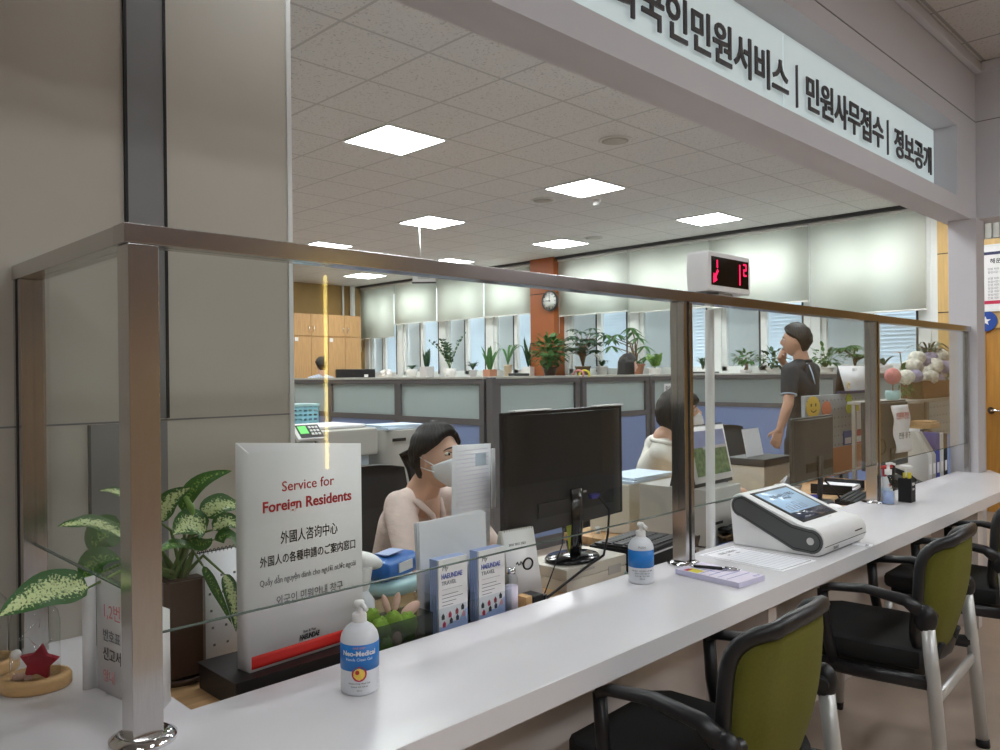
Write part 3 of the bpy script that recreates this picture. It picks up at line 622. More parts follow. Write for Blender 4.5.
b = B(); b.prism([(0.05 * (1 if k % 2 == 0 else 0.42) * math.sin(k * PI / 5), 0.05 * (1 if k % 2 == 0 else 0.42) * math.cos(k * PI / 5)) for k in range(10)], -0.010, -0.0085, 'yz'); b.done('emblem_star', M_card, t)

# ------------------------------------------------------------------ sign lettering in the niche
t = thing('header_sign', 'frosted glass header sign with dark Korean letters over the counter', 'sign', (0, 1.70, 2.60))
for x0, x1 in ((-2.9, 0.75), (0.756, 3.60), (3.606, 5.81)): B().span((x0, -0.004, -0.0), (x1, 0.010, 0.455)).done('sign_panel', M_signpanel, t)
for body, x0, x1 in (('외국인민원서비스', 2.235, 3.614), ('민원사무접수', 3.812, 4.836), ('정보공개', 5.022, 5.70)):
    o = text(body, 0.19, M_letter, t, (x0, -0.022, 0.152), ext=0.0035, bold=0.0030, align='LEFT', width=x1 - x0)
for x in (3.712, 4.918): B().span((x - 0.004, -0.024, 0.122), (x + 0.004, -0.014, 0.325)).done('divider_bar', M_letter, t)

# ------------------------------------------------------------------ counter, glass screen, desks
ZT = 0.75
t = thing('service_counter', 'long white L-shaped service counter in front of the office', 'counter', (0, 0, 0))
pts = [(0.20, 1.20), (5.70, 1.20), (6.06, 1.36), (6.34, 1.52), (6.108, 1.522), (6.108, 1.66), (0.718, 1.66), (0.718, 2.358), (0.20, 2.358)]
B().prism(pts, ZT - 0.06, ZT, bev=0.003).done('worktop', M_counter, t)
b = B(); b.span((0.30, 1.50, 0.0), (6.10, 1.54, ZT - 0.061)); b.span((0.30, 1.541, 0), (0.34, 2.34, ZT - 0.061)); b.done('front_panel', M_panel, t)
for x in (0.62, 2.55, 5.05): B().span((x - 0.03, 1.26, 0), (x + 0.03, 1.499, ZT - 0.061)).done('support_panel', M_panel, t)
def desk(x0, x1, y1, label):
    t = thing('staff_desk', label, 'desk', (0, 0, 0), group='wooden desks behind the counter')
    B().span((x0, 1.663, 0.665), (x1, y1, 0.70), bev=0.003).done('desk_top', M_desk, t)
    for x in (x0 + 0.03, x1 - 0.03): B().span((x - 0.015, 1.68, 0), (x + 0.015, y1 - 0.05, 0.664)).done('desk_leg', M_lgrey, t)
    B().span((x0 + 0.05, 1.95, 0.25), (x1 - 0.05, 1.965, 0.664)).done('modesty_panel', M_lgrey, t)
desk(0.722, 2.86, 2.19, 'wooden staff desk under the welcome sign and the big monitor')
desk(2.863, 5.62, 2.46, 'deep wooden staff desk behind the kiosk, used by the man in white')
desk(5.623, 6.10, 1.92, 'narrow wooden desk end carrying the magazine files by the column')

t = thing('glass_screen', 'clear glass sneeze screen in a brushed steel frame along the counter', 'glass screen', (0.59, 1.588, ZT))
ox, oy = 0.59, 1.588
def S(a, c): return (a[0] - ox, a[1] - oy, a[2] - ZT), (c[0] - ox, c[1] - oy, c[2] - ZT)
b = B(); b.span(*S((0.555, 1.558, 1.712), (4.40, 1.618, 1.750)), bev=0.002); b.done('top_rail', M_rail, t)
b = B(); b.span(*S((4.402, 1.560, 1.710), (6.109, 1.616, 1.748)), bev=0.002); b.done('top_rail', M_rail, t)
b = B(); b.span(*S((0.557, 1.6185, 1.712), (0.617, 2.358, 1.750)), bev=0.002); b.done('return_rail', M_steel, t)
b = B(); b.span(*S((0.562, 1.559, ZT + 0.006), (0.620, 1.617, 1.7115)), bev=0.002); b.done('corner_post', M_steel, t)
b = B()
for y in (0,):
    b.lathe([(0.062, 0.0005), (0.062, 0.008), (0.048, 0.016), (0.040, 0.018)], n=40, c=(0.001, 0, 0)); 
fl = b.done('flange', M_chrome, t)
for x in (2.525, 4.38):
    p = B(); p.span(*S((x - 0.030, 1.559, ZT + 0.006), (x - 0.008, 1.617, 1.7115)), bev=0.002); p.span(*S((x + 0.008, 1.559, ZT + 0.006), (x + 0.030, 1.617, 1.7115)), bev=0.002)
    pp = p.done('middle_post', M_steel, t)
    B().span(*S((x - 0.008, 1.570, ZT + 0.006), (x + 0.008, 1.606, 1.7115))).done('channel', M_dark, pp)
    B().lathe([(0.060, 0.0005), (0.060, 0.008), (0.046, 0.015), (0.038, 0.017)], n=40, c=(x - ox, 0, 0)).done('flange', M_chrome, t)
B().span(*S((6.075, 1.572, ZT + 0.001), (6.108, 1.604, 1.7095))).done('end_post', M_steel, t)
pp = B().span(*S((0.560, 2.29, ZT + 0.001), (0.618, 2.358, 1.7115)), bev=0.002).done('wall_post', M_steel, t)
B().span(*S((0.5585, 2.318, ZT + 0.002), (0.6195, 2.332, 1.711))).done('channel', M_gasket, pp)
for x0, x1, zb in ((0.622, 2.494, 0.952), (2.556, 4.349, 0.952), (4.411, 6.074, 0.952)):
    g = B().span(*S((x0, 1.584, zb), (x1, 1.592, 1.7115))).done('glass_pane', M_glass, t)
    B().span(*S((x0, 1.584, zb - 0.003), (x1, 1.592, zb))).done('glass_edge', M_glassedge, g)
g = B().span(*S((0.586, 1.619, 1.03), (0.594, 2.289, 1.7115))).done('glass_pane', M_glass, t)
B().span(*S((0.586, 1.619, 1.027), (0.594, 2.289, 1.03))).done('glass_edge', M_glassedge, g)

# ------------------------------------------------------------------ cubicle partitions
def partition(p0, p1, label, z_low=1.10, top=1.44):
    p0, p1 = Vector((*p0, 0)), Vector((*p1, 0)); d = p1 - p0; L = d.length; a = math.atan2(d.y, d.x)
    t = thing('cubicle_partition', label, 'office partition', (p0 + p1) / 2, a, 'grey framed cubicle partitions'); h = L / 2
    b = B()
    for s in (-1, 1): b.span((s * h - (0.055 if s > 0 else 0), -0.03, 0), (s * h + (0.055 if s < 0 else 0), 0.03, top - 0.02))
    b.span((-h + 0.055, -0.03, top - 0.060), (h - 0.055, 0.03, top - 0.02)); b.span((-h + 0.055, -0.03, z_low - 0.05), (h - 0.055, 0.03, z_low)); b.span((-h + 0.055, -0.03, 0), (h - 0.055, 0.03, 0.1)); b.done('frame', M_frame, t)
    B().span((-h, -0.035, top - 0.0199), (h, 0.035, top), bev=0.004).done('top_cap', M_grey, t)
    B().span((-h + 0.055, -0.006, z_low), (h - 0.055, 0.006, top - 0.060)).done('glass_pane', M_frost, t)
    B().span((-h + 0.055, -0.022, 0.1), (h - 0.055, 0.022, z_low - 0.05)).done('fabric_panel', M_blue, t)
    return t
partition((4.36, 4.53), (4.36, 5.66), 'partition with the longest frosted pane, behind the seated woman, ending at the corner post')
partition((4.42, 5.71), (4.42, 6.85), 'partition with frosted pane below the white flower ornament, second left of the corner post')
partition((4.48, 6.90), (4.48, 8.10), 'partition with frosted pane next to the left wall edge')
partition((4.365, 4.46), (5.40, 4.46), 'partition directly behind the big black monitor')
partition((5.44, 4.46), (6.46, 4.46), 'partition with frosted pane right of the big black monitor')
partition((6.50, 4.46), (7.05, 4.46), 'narrow partition behind the seated man and the steel post')
partition((8.50, 3.42), (8.50, 5.55), 'long far partition left of the standing man')
partition((8.50, 2.30), (8.50, 3.38), 'far partition behind the standing man and the wall calendar')
partition((7.10, 5.80), (8.56, 5.80), 'far partition in front of the dark-haired person by the windows')
b = B(); b.span((4.325, 4.425, 0), (4.363, 4.495, 1.432)); tag(b.done('partition_post', M_frame), 'dark grey corner post joining the cubicle partitions', 'post')
# ------------------------------------------------------------------ visitor chairs
def make_chair():
    t = thing('visitor_chair', 'nearest black chair with lime mesh back at the counter', 'chair', (0, 0, 0), group='lime backed visitor chairs along the counter')
    b = B()
    prof = [(-0.235, -0.22), (-0.20, -0.245), (0.20, -0.245), (0.235, -0.22), (0.25, 0.0), (0.245, 0.20), (0.20, 0.25), (-0.20, 0.25), (-0.245, 0.20), (-0.25, 0.0)]
    b.prism(prof, 0.405, 0.475, bev=0.022); b.done('seat', M_seat, t)
    B().prism([(x * 0.9, y * 0.9) for x, y in prof], 0.380, 0.404).done('seat_pan', M_blackm, t)
    # backrest: curved in plan and in height, a heavy rim round a mesh panel
    def bp(u, v, off=0.0):   # u -1..1 across, v 0..1 up
        half = float(np.interp(v, (0, 0.12, 0.3, 0.5, 0.75, 1.0), (0.185, 0.218, 0.238, 0.236, 0.222, 0.208)))
        z = 0.425 + 0.43 * v + 0.012 * (1 - u * u) * v
        y = -0.240 - 0.075 * math.sin(v * 2.2 + 0.2) * 0.6 - 0.055 * v + 0.050 * u * u + 0.30 * max(0, abs(u) - 0.66) * (0.35 + 0.65 * v)
        return Vector((u * half, y - off, z))
    def um(v): return max(0.05, 0.92 * max(0.0, 1 - abs((v - 0.495) / 0.475) ** 4.76) ** (1 / 4.76) - 0.02)
    b = B(); n, k = 16, 16; g = [[b.bm.verts.new(bp((-1 + 2 * i / n) * um(0.05 + 0.88 * j / k), 0.05 + 0.88 * j / k)) for i in range(n + 1)] for j in range(k + 1)]
    for j in range(k):
        for i in range(n): b.bm.faces.new((g[j][i], g[j][i + 1], g[j + 1][i + 1], g[j + 1][i]))
    b.done('mesh_back', M_lime, t, solid=0.004)
    b = B(); loop = []
    for a in np.linspace(0, 2 * PI, 61)[:-1]:
        c, q = math.cos(a), math.sin(a); loop.append(bp(0.93 * math.copysign(abs(c) ** 0.42, c), 0.495 + 0.475 * math.copysign(abs(q) ** 0.42, q)))
    loop = loop + loop[:2]
    wid = [0.042] * len(loop)
    b.sweep(loop, 0.034, wid, (0, 1, 0.2)); b.done('back_frame', M_black, t)
    for s in (-1, 1):
        b, g = B(), []
        for v in (0.60, 0.68, 0.76, 0.83):
            g.append((b.bm.verts.new(bp(s * 0.70, v, -0.016)), b.bm.verts.new(bp(s * 0.77, v, -0.018)), b.bm.verts.new(bp(s * 0.85, v, -0.019))))
        for q in range(3):
            for e in range(2): b.bm.faces.new((g[q][e], g[q][e + 1], g[q + 1][e + 1], g[q + 1][e]))
        b.done('lime_inner_trim', M_limeedge, t, solid=0.003)['label'] = 'bright lime inner trim'
    for s in (-1, 1):
        x = s * 0.278
        b = B(); b.sweep([(x, 0.055, 0.39), (x, 0.082, 0.52), (x, 0.090, 0.642)], 0.028, 0.036, (1, 0, 0)); b.done('arm_post', M_black, t)
        b = B(); b.sweep([(x, 0.092, 0.640), (x, 0.060, 0.656), (x, -0.06, 0.668), (x, -0.19, 0.650), (x, -0.245, 0.615)], [0.034, 0.042, 0.046, 0.046, 0.042], [0.026, 0.026, 0.028, 0.036, 0.05], (1, 0, 0)); b.done('armrest', M_black, t)
        b = B(); b.ell((x, -0.252, 0.600), (0.026, 0.037, 0.047)); b.cyl((x - s * 0.01, -0.250, 0.60), (s * 0.228, -0.262, 0.60), 0.020); b.done('hinge', M_black, t)
        b = B(); b.sweep([(x, -0.258, 0.572), (x + s * 0.004, -0.275, 0.40), (x + s * 0.010, -0.305, 0.028)], 0.034, 0.042, (1, 0, 0)); l = b.done('rear_leg', M_silver, t)
        B().sweep([(x + s * 0.010, -0.305, 0.03), (x + s * 0.0105, -0.308, 0.0)], 0.036, 0.045, (1, 0, 0)).done('foot_cap', M_blackm, l)
        b = B(); b.sweep([(x, 0.20, 0.398), (x + s * 0.004, 0.215, 0.22), (x + s * 0.010, 0.235, 0.028)], 0.032, 0.036, (1, 0, 0)); l = b.done('front_leg', M_silver, t)
        B().sweep([(x + s * 0.010, 0.235, 0.03), (x + s * 0.0105, 0.237, 0.0)], 0.034, 0.04, (1, 0, 0)).done('foot_cap', M_blackm, l)
        b = B(); b.sweep([(x, 0.205, 0.385), (x, -0.02, 0.38), (x, -0.272, 0.39)], 0.026, 0.044, (1, 0, 0)); b.done('side_rail', M_black, t)
    b = B(); b.sweep([(-0.275, -0.275, 0.33), (0.275, -0.275, 0.33)], 0.022, 0.045, (0, 1, 0)); b.done('rear_crossbar', M_silver, t)
    b = B(); b.sweep([(-0.26, 0.18, 0.385), (0.26, 0.18, 0.385)], 0.03, 0.03, (0, 1, 0)); b.done('front_crossbar', M_black, t)
    for s in (-1, 1): B().sweep([(s * 0.12, -0.12, 0.395), (s * 0.12, -0.24, 0.41), (s * 0.11, -0.262, 0.48)], 0.045, 0.02, (1, 0, 0)).done('back_bracket', M_blackm, t)
    return t
ch = make_chair(); ch.location = (1.845, 1.150, 0); ch.rotation_euler = (0, 0, R(2)); ch.scale = (1, 1, 1.025)
dup(ch, (3.155, 1.150, 0), R(3), 'second black chair with lime mesh back, in front of the touch screen kiosk')
dup(ch, (4.20, 1.160, 0), R(2), 'black chair with lime mesh back farthest along the counter, cut by the photo edge')

# ------------------------------------------------------------------ hand sanitiser bottles
def bend(o, r, ang):
    """wrap a flat label's writing round an upright bottle"""
    for v in o.data.vertices:
        a = ang + v.co.x / r; rr = r + max(0, -v.co.y); z = v.co.z
        v.co = (rr * math.cos(a), rr * math.sin(a), z)
def pump_bottle(loc, label, ang, front):
    t = thing('sanitizer_bottle', label, 'bottle', loc, group='pump bottles of hand gel'); r = 0.0425
    b = B(); b.lathe([(0.0, 0.0), (r - 0.006, 0.0), (r - 0.001, 0.004), (r, 0.010), (r, 0.118), (r - 0.003, 0.130), (r - 0.012, 0.143), (0.017, 0.152), (0.0155, 0.155)], n=40); b.done('bottle_body', M_bottle, t)
    B().lathe([(r + 0.0006, 0.056), (r + 0.0006, 0.113)], n=40).done('label_band', M_labelblue, t)
    pu = B(); pu.lathe([(0.0155, 0.152), (0.0165, 0.154), (0.0165, 0.170), (0.014, 0.173), (0.007, 0.174), (0.006, 0.186), (0.0115, 0.188), (0.012, 0.196), (0.010, 0.2)], n=24)
    da = ang + 0.5; pu.sweep([(0, 0, 0.192), (0.02 * math.cos(da), 0.02 * math.sin(da), 0.193), (0.036 * math.cos(da), 0.036 * math.sin(da), 0.187)], 0.010, 0.009, (0, 0, 1)); pu.done('pump', M_white, t)
    def lt(s, sz, z, m, bold=0.0, al='CENTER'):
        o = text(s, sz, m, t, (0, 0, 0), bold=bold, ext=0.0002, align=al)
        for v in o.data.vertices: v.co.z += z; v.co.y -= 0.0012
        bend(o, r, ang); return o
    if front:
        lt('Neo-Medical', 0.0150, 0.090, M_card, 0.0004); lt('Hands Clean Gel', 0.0088, 0.079, M_paperb); lt('ONE STEP', 0.006, 0.105, M_pinkink)
        e = []
        for rad, m, nm, off in ((0.0165, M_crimson, 'seal_ring', 0.0008), (0.0125, M_smile, 'seal', 0.0013)):
            bb = B(); ring = [bb.bm.verts.new((rad * math.cos(k * PI / 14), -off, 0.050 + rad * math.sin(k * PI / 14))) for k in range(28)]; bb.bm.faces.new(ring); o = bb.done(nm, m, t, flat=True); bend(o, r, ang)
        bb = B(); bb.bm.faces.new([bb.bm.verts.new((0.0045 * math.cos(k * PI / 8) - 0.004, -0.0016, 0.054 + 0.005 * math.sin(k * PI / 8))) for k in range(16)]); bend(bb.done('seal_mark', M_redplastic, t, flat=True), r, ang)
        lt('Moisturizing Hand Gel', 0.0052, 0.028, M_greyink); lt('Ethanol 62% 500 ml', 0.0045, 0.021, M_greyink); lt('500 ml', 0.004, 0.013, M_greyink)
    else:
        for k, s in enumerate(('사용방법 : 적당량을 손에 덜어', '문질러 건조시킵니다', '주의사항 : 화기 엄금', '500 ml')): lt(s, 0.006, 0.044 - k * 0.0085, M_greyink)
        lt('PUSH', 0.010, 0.121, M_greyink)
    return t
pump_bottle((1.027, 1.486, ZT), 'pump bottle of hand gel with printed blue front label, near the welcome sign', math.atan2(-1.500, -1.022) - 0.05, True)
pump_bottle((2.215, 1.560, ZT), 'pump bottle of hand gel with plain blue label, beside the middle steel post', math.atan2(-1.56, -2.26) + 0.1, False)

# ------------------------------------------------------------------ touch screen kiosk
KX, KY = 2.955, 1.25
t = thing('touch_kiosk', 'white touch screen kiosk with a dark grey side band on the counter', 'kiosk', (KX, KY, ZT)); kw = 0.41
prof = [(0.035, 0.001), (0.010, 0.012), (0.0, 0.035), (0.0, 0.065), (0.012, 0.092), (0.038, 0.108), (0.075, 0.112), (0.105, 0.118), (0.330, 0.206), (0.352, 0.209), (0.372, 0.200), (0.386, 0.180), (0.388, 0.150), (0.375, 0.001)]
B().prism(prof, 0.0, kw, 'yz', bev=0.005).done('body', M_white, t)
def band(s, grow):
    c0, c1 = Vector((0.052, 0.056)), Vector((0.338, 0.160)); r0, r1 = 0.046 * s, 0.042 * s; pts = []
    for k in range(13):
        a = R(285) - k * R(205) / 12; pts.append((c0.x + r0 * math.cos(a), c0.y + r0 * math.sin(a)))
    pts.append((0.125, 0.112 - (1 - s) * 0.05))
    for k in range(11):
        a = R(112) - k * R(200) / 10; pts.append((c1.x + r1 * math.cos(a), c1.y + r1 * math.sin(a)))
    pts.append((0.20, 0.052 + (1 - s) * 0.05)); pts.append((0.12, 0.014 + (1 - s) * 0.05))
    return pts
sb = B().prism(band(1.0, 0), -0.004, 0.002, 'yz').done('side_band', M_kband, t)
B().prism(band(0.82, 0), -0.0048, -0.003, 'yz').done('band_groove', M_gasket, sb); B().prism(band(0.755, 0), -0.0056, -0.003, 'yz').done('band_inset', M_kband, sb)
b = B(); b.cyl((-0.005, 0.052, 0.058), (-0.0085, 0.052, 0.058), 0.014, n=24); b.done('power_button', M_lgrey, sb)
sl = math.atan2(0.206 - 0.118, 0.330 - 0.105)
def slope(u, v, off): # u across, v along slope from the low end
    return Vector((u, 0.105 + v * math.cos(sl) - off * math.sin(sl), 0.118 + v * math.sin(sl) + off * math.cos(sl)))
def slab(u0, u1, v0, v1, o0, o1, name, m, par):
    b = B(); p = [slope(u, v, o) for o in (o0, o1) for (u, v) in ((u0, v0), (u1, v0), (u1, v1), (u0, v1))]; V = [b.bm.verts.new(q) for q in p]
    for f in ((3, 2, 1, 0), (4, 5, 6, 7), (0, 1, 5, 4), (1, 2, 6, 5), (2, 3, 7, 6), (3, 0, 4, 7)): b.bm.faces.new([V[i] for i in f])
    return b.done(name, m, par)
bz = slab(0.045, kw - 0.045, -0.005, 0.236, -0.001, 0.0025, 'screen_bezel', M_dark, t)
slab(0.065, kw - 0.065, 0.062, 0.222, 0.0025, 0.0035, 'screen', M_lcd, bz); slab(0.065, kw - 0.065, 0.010, 0.061, 0.0025, 0.0035, 'menu_strip', M_lcddark, bz)
RS = Matrix.Rotation(sl, 4, 'X')
for s, sz, v in (('민원서비스 만족도', 0.026, 0.168), ('평가해 주세요', 0.012, 0.150)):
    text(s, sz, M_ink, bz, slope(kw / 2 + 0.01, v, 0.0042), RS, ext=0.0001, bold=0.0003)
b = B()
for k, (a, h) in enumerate(((0.0, 0.03), (0.03, 0.045), (0.06, 0.025), (0.085, 0.05), (0.12, 0.03))):
    p = [slope(0.10 + a, 0.072, 0.0042), slope(0.10 + a + 0.022, 0.072, 0.0042), slope(0.10 + a + 0.022, 0.072 + h, 0.0042), slope(0.10 + a, 0.072 + h, 0.0042)]; b.tube(p + [p[0]], 0.0006, 4)
b.done('screen_drawing', M_greyink, bz)
B().span((0.29, -0.0025, 0.060), (0.36, 0.004, 0.064)).done('card_slot', M_gasket, t); B().span((0.004, -0.0015, 0.0395), (kw - 0.004, 0.004, 0.0415)).done('seam', M_dark, t)
text('SMART', 0.016, M_greyink, t, (0.10, -0.002, 0.022)); text('CONFIRM', 0.010, M_greyink, t, (kw / 2 + 0.05, 0.085, 0.1145), FLAT, ext=0.0001)
o = thing('paper_slip', 'small white paper slip under the right front corner of the kiosk', 'paper slip', (KX + 0.335, KY + 0.005, ZT)); b = B(); b.box((0, -0.016, 0.0012), (0.055, 0.075, 0.0006), rz=0.3); b.done('slip', M_paper, o); text('의견함', 0.014, M_greyink, o, (0.0, -0.04, 0.0019), Matrix.Rotation(0.3, 4, 'Z'), ext=0.0001)

# ------------------------------------------------------------------ papers, pad and pen on the counter
t = thing('form_sheet', 'white form sheet with a black border in front of the kiosk', 'form', (2.79, 1.44, ZT)); a = R(-4)
M4 = Matrix.Rotation(a, 4, 'Z')
B().box((0.0, 0, 0.0010), (0.24, 0.35, 0.0012), rz=a).done('sheet', M_paper, t)
b = B()
for c, d in (((0, 0.160), (0.215, 0.0015)), ((0, -0.160), (0.215, 0.002)), ((-0.107, 0), (0.0015, 0.32)), ((0.107, 0), (0.0015, 0.32))): b.box((M4 @ Vector((c[0], c[1], 0.0019))), (d[0], d[1], 0.0004), rz=a)
b.done('border', M_ink, t)
b = B()
for k in range(11): b.box(M4 @ Vector((0.0, 0.075 - k * 0.021, 0.0018)), (0.185, 0.0006, 0.0003), rz=a)
b.done('rulings', M_lightblue, t)
text('민원 신청서', 0.022, M_ink, t, M4 @ Vector((0, 0.118, 0.0018)), M4 @ FLAT, ext=0.0001, bold=0.0003)
text('성명            연락처', 0.011, M_greyink, t, M4 @ Vector((0, 0.092, 0.0018)), M4 @ FLAT, ext=0.0001)
t = thing('memo_pad', 'thick lilac printed memo pad with a pen lying on it', 'notepad', (2.446, 1.400, ZT)); a = R(-5); M4 = Matrix.Rotation(a, 4, 'Z')
M_lil = pm('pad_lilac', rgb(226, 218, 236), 0.7, noise=0.03)
B().box((0, 0, 0.0095), (0.150, 0.255, 0.018), rz=a, bev=0.001).done('sheet_block', M_lil, t); b = B()
for k in range(5): b.box((0, 0, 0.003 + k * 0.0032), (0.1508, 0.2558, 0.0005), rz=a)
b.done('page_edges', M_lightblue, t)
B().box(M4 @ Vector((-0.048, 0.066, 0.0188)), (0.04, 0.055, 0.0006), rz=a).done('printed_picture', M_yellow, t)
B().box(M4 @ Vector((-0.055, 0.088, 0.0189)), (0.03, 0.018, 0.0007), rz=a).done('printed_picture', M_crimson, t)
b = B()
for k in range(4): b.box(M4 @ Vector((0.0, 0.03 - k * 0.035, 0.0188)), (0.13, 0.0015, 0.0006), rz=a)
b.box(M4 @ Vector((-0.012, 0.05, 0.0188)), (0.002, 0.12, 0.0006), rz=a); b.done('printed_rule', M_blueink, t)
text('대기표', 0.014, M_blueink, t, M4 @ Vector((0.05, -0.118, 0.0188)), M4 @ FLAT, ext=0.0001)
p0, p1 = Vector((2.440, 1.495, ZT + 0.0245)), Vector((2.497, 1.345, ZT + 0.0245)); d = (p1 - p0)
t = thing('pen', 'black and clear ballpoint pen lying on the memo pad', 'pen', p0)
B().tube([d * 0.0, d * 0.02, d * 0.60], [0.0035, 0.0052, 0.0055], 12).done('barrel', M_gloss, t); B().tube([d * 0.60, d * 0.88, d * 0.96, d], [0.0052, 0.0046, 0.002, 0.001], 12).done('clear_tip', M_chrome, t)
b = B(); b.tube([d * -0.10, d * 0.0], [0.002, 0.0025], 8); b.sweep([d * 0.66 + Vector((0, 0, 0.006)), d * 0.92 + Vector((0, 0, 0.006))], 0.004, 0.0015, (0, 0, 1)); b.done('clip', M_chrome, t)

# ------------------------------------------------------------------ number display on the rail
t = thing('number_display', 'white number display with red digits standing on the steel rail', 'display', (2.800, 1.588, 1.750)); a = R(0); t.scale = (0.76, 0.9, 1.0)
pr = [(-0.21, 0.02), (-0.205, 0.01), (0.205, 0.01), (0.212, 0.02), (0.218, 0.085), (0.212, 0.15), (0.205, 0.16), (-0.205, 0.16), (-0.212, 0.15), (-0.218, 0.085)]
B().prism(pr, -0.052, 0.052, 'xz', bev=0.008).done('housing', M_white, t)
B().span((-0.185, -0.0545, 0.032), (0.185, -0.050, 0.140)).done('screen', M_gloss, t)
B().prism([(-0.08, 0.0), (0.08, 0.0), (0.06, 0.012), (-0.06, 0.012)], -0.03, 0.03, 'xz').done('foot', M_grey, t)
def seg(b, x, z, h, w, on, th=0.010):
    k = 0.0 # upright digits of bar segments
    def bar(x0, z0, x1, z1): b.span((min(x0, x1) - th / 2, -0.0562, min(z0, z1) - th / 2), (max(x0, x1) + th / 2, -0.0543, max(z0, z1) + th / 2))
    S7 = {'a': (x, z + h, x + w, z + h), 'g': (x, z + h / 2, x + w, z + h / 2), 'd': (x, z, x + w, z), 'f': (x, z + h / 2, x, z + h), 'b': (x + w, z + h / 2, x + w, z + h), 'e': (x, z, x, z + h / 2), 'c': (x + w, z, x + w, z + h / 2)}
    for s in on: bar(*S7[s])
b = B(); seg(b, 0.055, 0.048, 0.072, 0.038, 'bc', 0.009); seg(b, 0.135, 0.085, 0.042, 0.024, 'abged', 0.007); b.done('digits', M_led, t)
b = B(); b.prism([(-0.172, 0.040), (-0.134, 0.052), (-0.146, 0.062), (-0.122, 0.086), (-0.132, 0.094), (-0.156, 0.070), (-0.168, 0.078)], -0.0562, -0.0543, 'xz'); b.span((-0.138, -0.0562, 0.098), (-0.128, -0.0543, 0.128)); b.done('arrow', M_led, t)

# ------------------------------------------------------------------ welcome sign on its black box
t = thing('display_box', 'low black box on the staff desk under the welcome sign', 'box', (1.03, 1.788, 0.70))
B().span((-0.196, -0.096, 0.0005), (0.182, 0.096, 0.062), bev=0.003).done('box_body', M_maroon, t); B().span((-0.200, -0.100, 0.0625), (0.186, 0.100, 0.0640), bev=0.0005).done('box_lid', M_maroon, t)
BA, BC, BB = Vector((0.884, 1.722)), Vector((1.214, 1.741)), Vector((0.878, 1.772)); ZB, HB = 0.7645, 0.512
t = thing('welcome_sign', 'tall white folded card sign reading Service for Foreign Residents in red', 'sign', (BA.x, BA.y, ZB)); th = 0.004
def wall2(b, p, q, h0, h1):
    d = (q - p).normalized() * th; nrm = Vector((-d.y, d.x))
    v = [(p.x, p.y), (q.x, q.y), (q.x + nrm.x, q.y + nrm.y), (p.x + nrm.x, p.y + nrm.y)]
    lo = [b.bm.verts.new((x - BA.x, y - BA.y, 0.0)) for x, y in v]; hi = [b.bm.verts.new((x - BA.x, y - BA.y, h)) for (x, y), h in zip(v, (h0, h1, h1, h0))]
    for f in ((lo[3], lo[2], lo[1], lo[0]), tuple(hi), *[(lo[i], lo[(i + 1) % 4], hi[(i + 1) % 4], hi[i]) for i in range(4)]): b.bm.faces.new(f)
b = B(); wall2(b, BA, BC, HB, HB); b.done('front_panel', M_card, t)
b = B(); wall2(b, BB + Vector((0, -0.0005)), BA + Vector((-0.0005, 0.0)), HB + 0.022, HB); b.done('side_panel', M_card, t)
b = B(); wall2(b, BC + Vector((-0.004, 0.006)), BB + Vector((0.003, 0.001)), HB, HB + 0.022); b.done('back_panel', M_card, t)
da = math.atan2(BC.y - BA.y, BC.x - BA.x); RB = Matrix.Rotation(da, 4, 'Z') @ FRONT; wid = (BC - BA).length
def bf(u, z, off=0.0012): return Vector((u * math.cos(da) + off * math.sin(da), u * math.sin(da) - off * math.cos(da), z))
def bu(px, py):
    p = at(px, py, Y=1.731); return (Vector((p.x, p.y)) - BA).dot((BC - BA).normalized()), p.z - ZB
for s, m, sz, bold, a0, a1 in (('Service for', M_red, 0.0345, 0.0001, (281, 494.5), (335, 484)), ('Foreign Residents', M_red, 0.0365, 0.0008, (261, 514), (353, 501)), ('外國人咨询中心', M_ink, 0.033, 0.0001, (279.5, 545), (338.5, 533)), ('外国人の各種申請のご案内窓口', M_ink, 0.027, 0.0002, (258, 568.5), (357, 548.5)),
                           ('Quầy dẫn nguyện dành cho người nước ngoài', M_greyink, 0.0205, 0.0, (258, 588.5), (357.5, 566)), ('외국인 민원안내 창구', M_greyink, 0.029, 0.0, (275, 608), (344, 590))):
    u0, z0 = bu(*a0); u1, z1 = bu(*a1); text(s, sz, m, t, bf(u0, (z0 + z1) / 2 + 0.003), RB, bold=bold, align='LEFT', width=u1 - u0, ext=0.0003)
u0, z0 = bu(299, 640); u1, z1 = bu(320, 635); text('HAEUNDAE', 0.017, M_ink, t, bf(u0, (z0 + z1) / 2), RB, bold=0.0008, align='LEFT', width=u1 - u0, shear=0.25); text('Sun & Fun', 0.009, M_ink, t, bf((u0 + u1) / 2, (z0 + z1) / 2 + 0.016), RB)
b = B(); b.sweep([bf(0.004, 0.021, 0.0006), bf(wid - 0.002, 0.021, 0.0006)], 0.0012, 0.030, (math.sin(da), -math.cos(da), 0)); b.done('red_band', M_redband, t)['label'] = 'red stripe along the foot'

